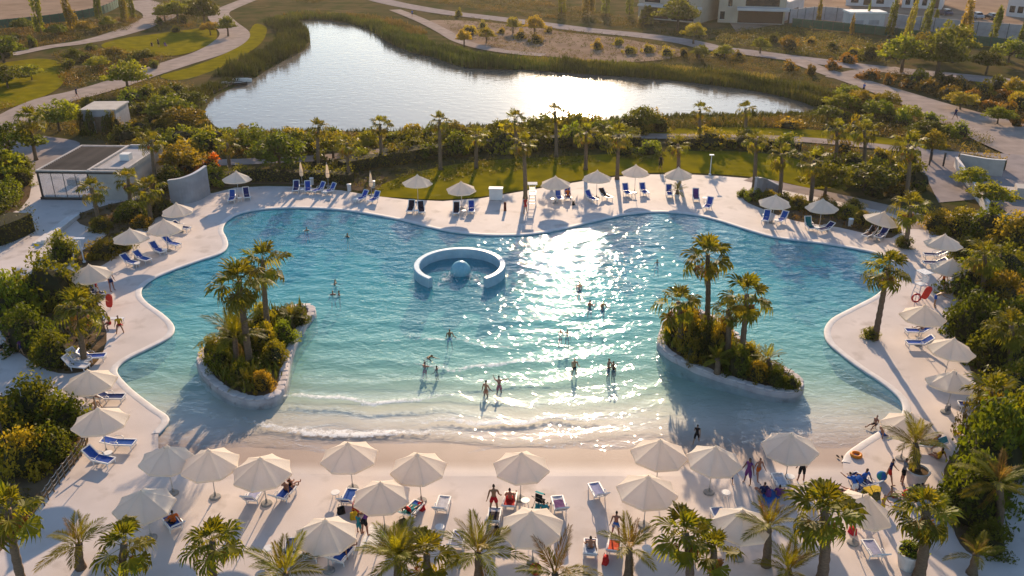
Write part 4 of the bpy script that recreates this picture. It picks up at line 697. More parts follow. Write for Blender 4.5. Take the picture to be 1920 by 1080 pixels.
# ------------------------------------------------------------------ bushes near the pool
big = [('dense dark bush of the right bed, below the upper umbrellas', 1822, 560, 'dark', 2.4, 3.0), ('golden bush in the right bed beside the tall palm', 1872, 580, 'gold', 1.8, 2.8), ('dark bush behind the middle right umbrella', 1820, 640, 'dark', 2.2, 3.2), ('broad green bush at the right edge, middle', 1900, 650, 'green', 2.4, 3.0), ('dark bush behind the lower right umbrellas', 1862, 690, 'dark', 2.2, 3.0), ('green bush under the leaning palm', 1900, 760, 'green', 2.2, 2.6),
    ('golden bush right of the topmost right umbrella', 1800, 440, 'gold', 1.8, 2.2), ('green bush at the head of the right bed', 1755, 432, 'olive', 1.5, 1.8), ('large green bush along the upper right bed', 1850, 445, 'green', 2.4, 2.8), ('large olive bush at the upper right edge', 1905, 470, 'olive', 2.4, 3.0), ('green bush between the upper right palms', 1880, 520, 'green', 2.2, 2.6), ('dark bush behind the umbrella with loungers, upper right', 1812, 490, 'dark', 1.6, 1.8),
    ('huge dark corner bush, bottom right', 1850, 905, 'dark', 2.4, 4.2), ('green shoulder of the corner bush', 1885, 870, 'green', 2.0, 4.0), ('lower dark bush of the right corner', 1820, 970, 'dark', 1.9, 3.2), ('golden topped bush above the corner bush', 1840, 830, 'gold', 1.5, 3.0), ('small bush at the foot of the corner bushes', 1852, 1030, 'dark', 1.1, 1.4),
    ('round bright bush left of the leafy palm', 95, 575, 'green', 2.8, 3.8), ('dark bush at the left bed front', 55, 650, 'dark', 2.0, 2.6), ('low bush behind the white loungers, left', 105, 680, 'dark', 1.8, 2.0), ('green bush at the left edge of the round tree', 30, 600, 'green', 2.2, 3.2),
    ('dark bush beside the lamp post, left', 75, 800, 'dark', 2.2, 2.8), ('leafy green bush behind the blue loungers, left', 120, 810, 'green', 1.7, 2.2), ('golden feathery bush inside the rope fence', 48, 880, 'gold', 1.7, 2.2), ('dark bush along the rope fence', 100, 860, 'dark', 1.6, 1.8), ('golden bush at the left edge, bottom', 0, 840, 'gold', 2.0, 2.4),
    ('dark clump under the bright pavilion palm', 250, 410, 'dark', 1.8, 1.5), ('dark clump behind the first left umbrella', 300, 402, 'dark', 1.6, 1.5), ('trimmed round bush before the pavilion', 187, 432, 'olive', 1.3, 1.2), ('golden low bush behind the left umbrellas', 268, 425, 'gold', 1.3, 1.0), ('rust tipped bush beside the second left umbrella', 192, 478, 'olive', 1.5, 1.3), ('thin leafy bush by the left plaza', 120, 492, 'green', 1.4, 2.4), ('dark bush behind the left lounger pair', 230, 468, 'dark', 1.6, 1.2),
    ('orange flowering bush behind the curved wall', 350, 322, 'orange', 2.0, 2.2), ('green bush left of the curved wall', 322, 352, 'dark', 1.9, 2.0), ('second orange flowering bush near the lake path', 395, 318, 'orange', 1.8, 1.6), ('green bush right of the curved wall', 402, 348, 'green', 1.6, 1.8),
    ('dark shrub round the foot of the upper deck palm', 1694, 462, 'dark', 0.9, 0.9), ('bright shrub round the foot of the lone deck palm', 1632, 634, 'green', 0.75, 0.75), ('small shrub on the back deck before the grey wing wall', 1392, 368, 'green', 0.7, 0.8)]
for k, (lb, x, y, cn, r, h) in enumerate(big): shrub(lb, P(x, y), cn, r, h, None, True, 700+k)
for k, (x, y) in enumerate(sorted([(1415, 375), (1440, 378), (1470, 384), (1495, 388), (1525, 398), (1560, 402), (1590, 406), (1615, 418), (1640, 424), (1665, 432), (1600, 396), (1545, 390)])):
    shrub(f'leafy shrub in the strip behind the right umbrellas, {ORD[k]} from the left', P(x, y), ('green', 'gold', 'dark', 'olive')[k % 4], 1.1, 1.1, 'shrubs of the right strip', True, 760+k)
# undergrowth of the islands: one uncountable mass each, with some plants that stand out
for nm, isl, sd0 in (('left', island_l, 41), ('right', island_r, 42)):
    cover('undergrowth', f'dense leafy undergrowth filling the {nm} island', offset_loop(isl, -0.95), 4.2, 0.55, 1.0, 0.0, 0.62, sd0, size=0.26, per=26, z=0.3)
    q = scatter(offset_loop(isl, -0.9), 240, np.random.default_rng(sd0)); blades('tall_grass', f'tall arching grass among the {nm} island palms', q, 1.5, 0.05, 0.2, 0.75, sd0, lean=0.6, per=5, z=0.28, cat='grass')
for lb, x, y, cn, r, h in [('dark bush in front of the left island trunk', 455, 715, 'dark', 1.0, 1.3), ('golden bush at the near rim of the left island', 492, 728, 'gold', 0.8, 1.1), ('green bush left of the left island trunk', 415, 690, 'green', 1.1, 1.5), ('olive bush right of the left island trunk', 515, 680, 'olive', 1.0, 1.5), ('dark tall bush behind the left island trunk', 450, 650, 'dark', 1.2, 2.2), ('bright bush in the middle of the left island', 500, 655, 'gold', 0.9, 1.9), ('green bush at the right bend of the left island', 535, 640, 'green', 1.0, 1.5), ('dark bush near the back tip of the left island', 560, 606, 'dark', 0.9, 1.1), ('olive bush behind the left island palms', 495, 622, 'olive', 1.1, 2.0), ('leafy bush at the left tip of the left island', 398, 672, 'olive', 0.9, 1.5),
    ('tall dark bush under the tallest right island palm', 1318, 668, 'dark', 1.1, 2.4), ('tall olive bush left of the tallest right island palm', 1292, 655, 'olive', 1.1, 2.6), ('bright bush at the left tip of the right island', 1262, 640, 'green', 1.0, 2.0), ('golden bush on the near rim of the right island', 1300, 678, 'gold', 0.8, 1.5), ('dark bush below the lower right island palm', 1382, 702, 'dark', 1.0, 1.8), ('tall olive bush between the right island palms', 1350, 672, 'olive', 1.1, 2.6), ('golden bush right of the lower right island palm', 1420, 712, 'gold', 0.9, 1.2), ('dark bush near the right tip of the right island', 1455, 722, 'dark', 0.9, 1.1), ('small green bush on the right tip of the right island', 1482, 728, 'green', 0.6, 0.9), ('olive bush at the back rim of the right island', 1400, 680, 'olive', 0.9, 1.4)]:
    sd_ += 1; q = P(x, y, 0.28); shrub(lb, q, cn, r, h, None, True, sd_)

for key, lb, lo, hi in (('yard', 'low plants in the left yard bed', 0.0, 0.5), ('pav', 'low plants between pavilion and umbrellas', 0.0, 0.7), ('pav2', 'low plants behind the pavilion', 0.0, 0.6), ('left', 'low plants under the round tree', 0.0, 0.5), ('left2', 'low plants inside the rope fence', 0.0, 0.7), ('right', 'low plants of the right bed', 0.0, 0.6), ('right2', 'low plants under the corner bushes', 0.0, 0.5), ('strip', 'low plants of the right strip', 0.0, 0.7), ('back', 'low plants under the back hedge', 0.0, 0.5)):
    cover('undergrowth', lb, offset_loop(beds[key], -0.3), 1.7, 0.5, 0.5, lo, hi, 60+len(key)+ord(key[0]), size=0.2, per=18, z=0.0)
for k, (x, y, cn, r, h) in enumerate(sorted([(0, 392, 'dark', 2.0, 2.6), (22, 372, 'green', 1.7, 2.2), (38, 348, 'dark', 1.6, 2.0), (10, 352, 'olive', 1.8, 2.6), (44, 326, 'green', 1.5, 1.8)])): shrub(f'dense bush in the left yard bed, {ORD[k]} from the left', P(x, y), cn, r, h, 'bushes of the left yard bed', True, 880+k)
# ------------------------------------------------------------------ islands: rim wall topped with single stones, soil
def stone_mesh(seed):
    r = random.Random(seed); v = []; n = 8; prof = [(0.96, 0.0), (1.0, 0.4), (0.95, 0.8), (0.78, 1.0)]
    for rr_, z in prof:
        for k in range(n):
            a = 2*math.pi*(k+0.5)/n; c, s_ = math.cos(a), math.sin(a); q = r.uniform(0.9, 1.06)
            v.append((0.335*rr_*q*math.copysign(abs(c)**0.6, c), 0.29*rr_*q*math.copysign(abs(s_)**0.6, s_), 0.075*z*r.uniform(0.92, 1.08)))
    f = [(i*n+k, i*n+(k+1) % n, (i+1)*n+(k+1) % n, (i+1)*n+k) for i in range(3) for k in range(n)]+[tuple(range(3*n, 4*n))]
    return mesh('rim_stone', v, f, M['rim_stone'])
M['rim_stone'] = mat('rim_stone', (0.64, 0.56, 0.51), (0.52, 0.45, 0.41), rough=0.85, scale=3, detail=7, bump=0.4, bscale=12, rand=0.16, spots=((0.38, 0.30, 0.27), 3.0, 0.62))
STONES = [stone_mesh(i) for i in range(8)]
def island(loop, label, seed):
    c = np.array(loop).mean(0); t = thing('planted_island', label, 'island', (c[0], c[1], 0)); lp = [(x-c[0], y-c[1]) for x, y in loop]; r = np.random.default_rng(seed)
    n = len(lp); prof = [(0.05, -2.2), (0.03, 0.08), (-0.02, 0.19), (-0.10, 0.25), (-0.48, 0.25), (-0.58, 0.24), (-0.62, 0.0)]; v = []; f = []
    bump = 0.015*np.sin(np.arange(n)*1.3)+r.normal(0, 0.012, n)
    for k, (d, z) in enumerate(prof):
        rg_ = offset_loop(lp, d); v += [(x, y, z + (bump[i] if 1 <= k <= 5 else 0)) for i, (x, y) in enumerate(rg_)]
    for k in range(len(prof)-1): f += [(k*n+i, k*n+(i+1) % n, (k+1)*n+(i+1) % n, (k+1)*n+i) for i in range(n)]
    obj('rim_wall', mesh('rim_wall', v, f, M['rock_rim'], True), t)
    c2 = np.array(offset_loop(lp, -0.28)); c2 = np.vstack([c2, c2[:1]]); sg = np.linalg.norm(np.diff(c2, axis=0), axis=1); cum = np.concatenate([[0], np.cumsum(sg)]); m = int(cum[-1]/0.6); q = random.Random(seed)
    for k in range(m):
        d0 = cum[-1]*k/m; x, y = np.interp(d0, cum, c2[:, 0]), np.interp(d0, cum, c2[:, 1]); x2, y2 = np.interp(d0+0.3, cum, c2[:, 0]), np.interp(d0+0.3, cum, c2[:, 1])
        obj('rim_stone', q.choice(STONES), t, (x, y, 0.25+q.uniform(-0.012, 0.015)), (q.uniform(-0.05, 0.05), q.uniform(-0.05, 0.05), math.atan2(y2-y, x2-x)+q.uniform(-0.08, 0.08)), (q.uniform(0.92, 1.05), q.uniform(0.9, 1.1), q.uniform(0.8, 1.2)))
    obj('soil', fill('soil', offset_loop(lp, -0.6), [], 0.235, M['soil']), t)
island(island_l, 'left planted island with pale rim wall', 1)
island(island_r, 'right planted island with pale rim wall', 2)
# ring fountain, open towards the beach
def arc_wall(mb, r0, r1, a0, a1, z0, z1, n=40):
    v = []; f = []
    for i in range(n+1):
        a = a0+(a1-a0)*i/n; c, s = math.cos(a), math.sin(a); rm = 0.06
        v += [(r1*c, r1*s, z0), (r1*c, r1*s, z1-rm), ((r1-rm)*c, (r1-rm)*s, z1), ((r0+rm)*c, (r0+rm)*s, z1), (r0*c, r0*s, z1-rm), (r0*c, r0*s, z0)]
    for i in range(n): f += [(i*6+k, (i+1)*6+k, (i+1)*6+k+1, i*6+k+1) for k in range(5)]
    f += [(0, 1, 2, 3, 4, 5), tuple(n*6+k for k in (5, 4, 3, 2, 1, 0))]; mb.add(v, f)
M['ring'] = mat('blue_white_plaster', (0.40, 0.52, 0.57), (0.31, 0.43, 0.49), rough=0.3, spec=0.4, scale=1.4, bump=0.15, spots=((0.36, 0.40, 0.42), 1.2, 0.58))
M['dome'] = mat('blue_dome_mosaic', (0.24, 0.46, 0.52), (0.17, 0.38, 0.45), rough=0.3, scale=5)
M['splash'] = mat('white_splash', (0.9, 0.9, 0.9), rough=0.5, transl=0.4)
rf = thing('ring_fountain', 'round open ring wall with dome fountain in the pool', 'fountain', (rc.x, rc.y, 0))
mb = MB(); arc_wall(mb, 3.42, 3.92, R(-52), R(232), -2.0, 0.72); mb.build('ring_wall', M['ring'], rf, smooth=False)
dp = P(864, 512, WL); mb = MB().lathe([(0.86*math.cos(R(a)), 0.9*math.sin(R(a))) for a in range(-60, 91, 10)], 28); mb.build('dome', M['dome'], rf, (dp.x-rc.x, dp.y-rc.y, 0.08), smooth=True)
mb = MB(); rs = random.Random(4)
for sx_, sy_ in ((-1.15, -1.3), (1.5, -1.5), (1.0, -1.1), (-0.8, -0.9)):
    for _ in range(70):
        a, q = rs.uniform(0, 6.28), abs(rs.gauss(0, 0.4)); z = WL+rs.uniform(0, 0.55)*max(0.1, 1-q); s = rs.uniform(0.02, 0.06); x, y = sx_+q*math.cos(a), sy_+q*math.sin(a)
        mb.add([(x+s, y, z), (x-s*0.5, y+s*0.8, z), (x-s*0.5, y-s*0.8, z), (x, y, z+s*1.4)], [(0, 1, 3), (1, 2, 3), (2, 0, 3), (0, 2, 1)])
o = mb.build('splash', M['splash'], rf); o['kind'] = 'stuff'
# ------------------------------------------------------------------ umbrellas
M['canvas'] = mat('cream_canvas', (0.90, 0.85, 0.77), (0.86, 0.805, 0.72), rough=0.8, scale=1.5, transl=0.60, tcol=(1.1, 1.0, 0.84), rand=0.05)
M['pole'] = mat('pale_pole', (0.55, 0.50, 0.44), rough=0.5)
M['wood_pole'] = mat('wood_pole', (0.34, 0.24, 0.15), rough=0.6)
M['base'] = mat('concrete_base', (0.30, 0.28, 0.26), rough=0.8, bump=0.2)
def canopy_panel(r=1.55, n=8, rim=2.12, apex=2.95):
    a = math.pi/n; v = []; f = []; rows = 6; cols = 4
    for i in range(rows+1):
        t = 0.06+0.94*i/rows
        for j in range(cols+1):
            s = -1+2*j/cols; rr = r*t; sag = 0.05*t*(1-s*s); x = rr*math.cos(a); y = rr*math.sin(a)*s
            v.append((x - 0.05*t*(1-s*s)*(i == rows), y, apex-(apex-rim)*(t**1.08)-sag*0.9))
    for i in range(rows): f += [(i*(cols+1)+j, i*(cols+1)+j+1, (i+1)*(cols+1)+j+1, (i+1)*(cols+1)+j) for j in range(cols)]
    b = len(v); v += [(x, y, z-0.13) for x, y, z in v[rows*(cols+1):rows*(cols+1)+cols+1]]           # hanging hem
    f += [(rows*(cols+1)+j, rows*(cols+1)+j+1, b+j+1, b+j) for j in range(cols)]
    return mesh('canopy_panel', v, f, M['canvas'], False)
PANEL = canopy_panel()
POLE = MB().tube([(0, 0, 0.1), (0, 0, 3.04)], 0.026, 8).mesh('pole', M['pole'])
BASE = MB().lathe([(0, 0.001), (0.30, 0.001), (0.30, 0.06), (0.26, 0.09), (0.06, 0.11), (0.05, 0.34), (0, 0.34)], 18).mesh('base', M['base'])
CAP = MB().lathe([(0.17, 2.92), (0.10, 2.985), (0.035, 3.02), (0.03, 3.09), (0.0, 3.11)], 12).mesh('top_cap', M['canvas'])
RIB = MB().tube([(0.03, 0, 2.90), (1.5, 0, 2.07)], 0.012, 4).tube([(0.03, 0, 1.8), (0.75, 0, 2.46)], 0.011, 4).mesh('rib', M['wood_pole'])
def umbrella(px, label, tilt=0.0, taz=0.0, rz=None, group='open cream umbrellas'):
    c = P(px[0], px[1], 2.2); q = random.Random(int(px[0]*3+px[1])); t = thing('beach_umbrella', label, 'umbrella', (c.x, c.y, 0), q.uniform(0, 0.785) if rz is None else rz, group)
    t.rotation_euler = (R(q.uniform(-2.2, 2.2)), R(q.uniform(-2.2, 2.2)), t.rotation_euler[2]); t.scale = (q.uniform(0.96, 1.03),)*2+(q.uniform(0.96, 1.03),)
    for k in range(8):
        o = obj('canopy_panel', PANEL, t, rot=(0, 0, k*math.pi/4)); obj('rib', RIB, t, rot=(0, 0, (k+0.5)*math.pi/4))
    obj('pole', POLE, t); obj('base', BASE, t); obj('top_cap', CAP, t)
    if tilt:
        tm = Matrix.Translation((0, 0, 1.6)) @ Matrix.Rotation(tilt, 4, Vector((math.cos(taz), math.sin(taz), 0))) @ Matrix.Translation((0, 0, -1.6))
        for o in t.children:
            if o.name.split('.')[0] in ('canopy_panel', 'rib', 'top_cap'): o.matrix_local = tm @ o.matrix_basis
    return t
UMB = [((443, 334), 'cream umbrella beside the curved grey wall'), ((782, 341), 'cream umbrella on the back deck over two dark-towelled loungers'), ((865, 353), 'cream umbrella left of the white cabinet'), ((1042, 343), 'cream umbrella just right of the lifeguard chair'), ((1120, 333), 'second cream umbrella right of the lifeguard chair'), ((1192, 324), 'third cream umbrella right of the lifeguard chair'), ((1273, 327), 'cream umbrella above the potted plant on the back deck'),
    ((1452, 378), 'cream umbrella in front of the grey wing wall, right'), ((1542, 388), 'cream umbrella above the teal lounger'), ((1651, 411), 'tilted cream umbrella at the end of the right planting strip'), ((1770, 456), 'topmost cream umbrella on the right side deck'), ((1785, 500), 'cream umbrella above the lifeguard chair, right side deck'), ((1730, 593), 'cream umbrella below the red life ring'), ((1782, 655), 'middle cream umbrella at the edge of the right bushes'), ((1786, 716), 'slumped cream umbrella below the middle right one'), ((1702, 800), 'cream umbrella hidden behind the potted palm'),
    ((333, 394), 'small cream umbrella below the curved wall, left'), ((308, 428), 'cream umbrella between its two neighbours on the left deck'), ((245, 444), 'cream umbrella above the pair of blue loungers, left deck'), ((171, 514), 'cream umbrella beside the standing person, left deck'), ((170, 714), 'cream umbrella behind the white loungers, left'), ((187, 790), 'cream umbrella above the blue lounger by the rope fence'),
    ((313, 862), 'shaded cream umbrella leftmost in the beach row'), ((393, 869), 'second cream umbrella from the left in the beach row'), ((491, 881), 'third cream umbrella from the left in the beach row'), ((656, 853), 'cream umbrella of the beach row nearest the foam, left of centre'), ((787, 876), 'cream umbrella of the beach row right of the one at the foam'), ((717, 927), 'cream umbrella between the beach row and the bottom palms, left of centre'), ((976, 873), 'cream umbrella above the person in red shorts'), ((609, 1002), 'large cream umbrella at the bottom, over deep blue loungers'), ((1000, 987), 'large cream umbrella at the bottom, centre, behind dry fronds'),
    ((1235, 851), 'cream umbrella of the beach row right of centre, by the water'), ((1336, 861), 'cream umbrella right of its twin by the water'), ((1212, 920), 'cream umbrella in front of the water-side twins'), ((1483, 836), 'cream umbrella above the person with dark long hair'), ((1393, 980), 'cream umbrella half hidden behind the golden fan palm'), ((1612, 952), 'cream umbrella half hidden behind the large bottom right palm'), ((270, 943), 'flat looking cream umbrella at the bottom left')]
for p_, lb in UMB:
    k = int(p_[0]); umbrella(p_, lb, *((R(14), 0.8) if k == 1651 else (R(12), 2.6) if k == 1786 else (R(10), 1.2) if k in (1612,) else (R(7), 2.0) if k == 313 else (0.0, 0.0)))
# closed umbrellas
v = []; n = 16; prof = [(0.03, 2.55), (0.09, 2.3), (0.17, 1.7), (0.21, 1.15), (0.16, 0.98)]
mb = MB()
for k in range(n):
    for r, z in prof: mb.v.append((r*(1.0 if k % 2 else 0.62)*math.cos(2*math.pi*k/n), r*(1.0 if k % 2 else 0.62)*math.sin(2*math.pi*k/n), z))
mb.f = [(k*5+i, ((k+1) % n)*5+i, ((k+1) % n)*5+i+1, k*5+i+1) for k in range(n) for i in range(4)]
CLOSED = mb.mesh('folded_canopy', M['canvas']); STRAP = MB().lathe([(0.19, 1.45), (0.205, 1.45), (0.205, 1.50), (0.19, 1.50)], 12).mesh('strap', M['pole'])
for x, y, lb in ((567, 346, 'folded cream umbrella by the hedge, leftmost of three'), (616, 349, 'folded cream umbrella in the middle of three'), (697, 366, 'folded cream umbrella nearest the lawn')):
    t = thing('closed_umbrella', lb, 'umbrella', P(x, y), 0, 'folded umbrellas'); obj('folded_canopy', CLOSED, t); obj('strap', STRAP, t); obj('base', BASE, t); obj('pole', MB().tube([(0, 0, 0.1), (0, 0, 2.7)], 0.026, 8).mesh('pole', M['pole']), t)

# ------------------------------------------------------------------ sun loungers
M['resin'] = mat('white_resin', (0.72, 0.70, 0.68), (0.64, 0.62, 0.60), rough=0.4, spec=0.4)
def cloth(n, c, c2=None): M[n] = mat(n, c, c2 or tuple(q*0.75 for q in c), rough=0.85, scale=7, bump=0.2, rand=0.08)
cloth('blue_sling', (0.016, 0.07, 0.33)); cloth('navy_sling', (0.01, 0.025, 0.12)); cloth('white_sling', (0.52, 0.51, 0.55)); cloth('dark_towel', (0.03, 0.02, 0.03)); cloth('teal_towel', (0.02, 0.16, 0.17)); cloth('purple_towel', (0.13, 0.05, 0.16))
cloth('red_towel', (0.42, 0.02, 0.02)); cloth('lavender_sling', (0.30, 0.31, 0.46)); cloth('white_towel', (0.75, 0.73, 0.70)); cloth('orange_towel', (0.65, 0.10, 0.03)); cloth('pale_blue_towel', (0.35, 0.42, 0.55)); cloth('yellow_towel', (0.6, 0.42, 0.03))
def lounger(px, head, label, sling='blue_sling', back=42, towel=None, group='sun loungers round the pool', z=0.0):
    """px: middle of the lounger on the deck; head: compass direction of its foot end in degrees (0 = right, 90 = away from the camera)"""
    c = P(*px, z); t = thing('sun_lounger', label, 'sun lounger', c, R(head), group); b = R(back); hx = -0.18; H = 0.36; W = 0.31
    key = ('lounger', sling, back)
    if key not in MESHES:
        fr = MB()
        for s in (-1, 1):
            fr.box(hx-0.02, 0.98, s*W-0.035, s*W+0.035, H-0.05, H+0.035)
        fr.box(0.94, 1.0, -W+0.036, W-0.036, H-0.049, H+0.034); fr.box(hx-0.03, hx+0.03, -W+0.036, W-0.036, H-0.06, H-0.01); fr.box(0.36, 0.41, -W+0.036, W-0.036, H-0.06, H-0.02)
        lg = MB().tube([(0, 0, H-0.04), (0.03, 0, 0)], [0.035, 0.028], 6)
        st = MB(); rows = 9                                       # slats / sling with a slight sag
        v = []; f = []
        for i in range(rows+1):
            x = hx+0.01+(0.93-hx)*i/rows
            for j in range(5): s = -1+j/2; v.append((x, s*(W-0.045), H+0.012-0.03*(1-s*s)))
        st.add(v, [(i*5+j, (i+1)*5+j, (i+1)*5+j+1, i*5+j+1) for i in range(rows) for j in range(4)])
        bk = MB(); v = []; L = 0.78
        for i in range(6):
            q = L*i/5
            for j in range(5): s = -1+j/2; v.append((hx-q*math.cos(b), s*(W-0.05), H+0.014+q*math.sin(b)-0.02*(1-s*s)))
        bk.add(v, [(i*5+j, i*5+j+1, (i+1)*5+j+1, (i+1)*5+j) for i in range(5) for j in range(4)])
        bf = MB(); rt = Matrix.Rotation(b, 3, 'Y'); of = (hx, 0, H-0.01)
        for s in (-1, 1): bf.box(-L-0.04, 0, s*W-0.032, s*W+0.032, -0.03, 0.03, rt, of)
        bf.box(-L-0.05, -L+0.02, -W+0.033, W-0.033, -0.028, 0.028, rt, of); bf.box(-L+0.06, -L+0.16, -W+0.034, W-0.034, -0.03, 0.0, rt, of)
        ar = MB(); 
        ar.tube([(0.16, 0, H), (0.14, 0, H+0.16), (0.05, 0, H+0.21), (-0.3, 0, H+0.2), (-0.36, 0, H+0.12)], 0.022, 6)
        MESHES[key] = (fr.mesh('frame', M['resin']), lg.mesh('leg', M['resin']), st.mesh('seat_sling', M[sling]), bk.mesh('backrest', M[sling]), bf.mesh('backrest_frame', M['resin']), ar.mesh('armrest', M['resin']))
    fr, lg, st, bk, bf, ar = MESHES[key]
    obj('frame', fr, t); obj('seat_sling', st, t); br = obj('backrest', bk, t); obj('backrest_frame', bf, br)
    for x in (-0.1, 0.85):
        for s in (-1, 1): obj('leg', lg, t, (x, s*W, 0))
    for s in (-1, 1): obj('armrest', ar, t, (0, s*(W+0.03), 0))
    if towel:
        k2 = ('towel', towel, back)
        if k2 not in MESHES:
            mb = MB(); pts = [(hx-q*math.cos(b), H+0.035+q*math.sin(b)) for q in (0.80, 0.55, 0.3, 0.05)] + [(x, H+0.035) for x in (0.1, 0.4, 0.62)]; v = []
            for i, (x, z_) in enumerate(pts):
                for j in range(5): s = -1+j/2; v.append((x, s*0.29, z_+0.012*math.sin(i*2+j*1.7)-(0.03 if abs(s) == 1 and i > 3 else 0)))
            MESHES[k2] = mb.add(v, [(i*5+j, (i+1)*5+j, (i+1)*5+j+1, i*5+j+1) for i in range(6) for j in range(4)]).mesh('towel', M[towel])
        o = tag(obj('beach_towel', MESHES[k2], None, c, (0, 0, R(head))), {'dark_towel': 'dark', 'teal_towel': 'teal', 'purple_towel': 'purple', 'red_towel': 'red', 'orange_towel': 'orange', 'white_towel': 'white', 'pale_blue_towel': 'pale blue', 'yellow_towel': 'yellow'}[towel]+' towel spread on the '+label, 'towel')
        ws = o['label'].split()
        if len(ws) > 16: o['label'] = ' '.join(ws[:16])
    return t
MESHES = {}
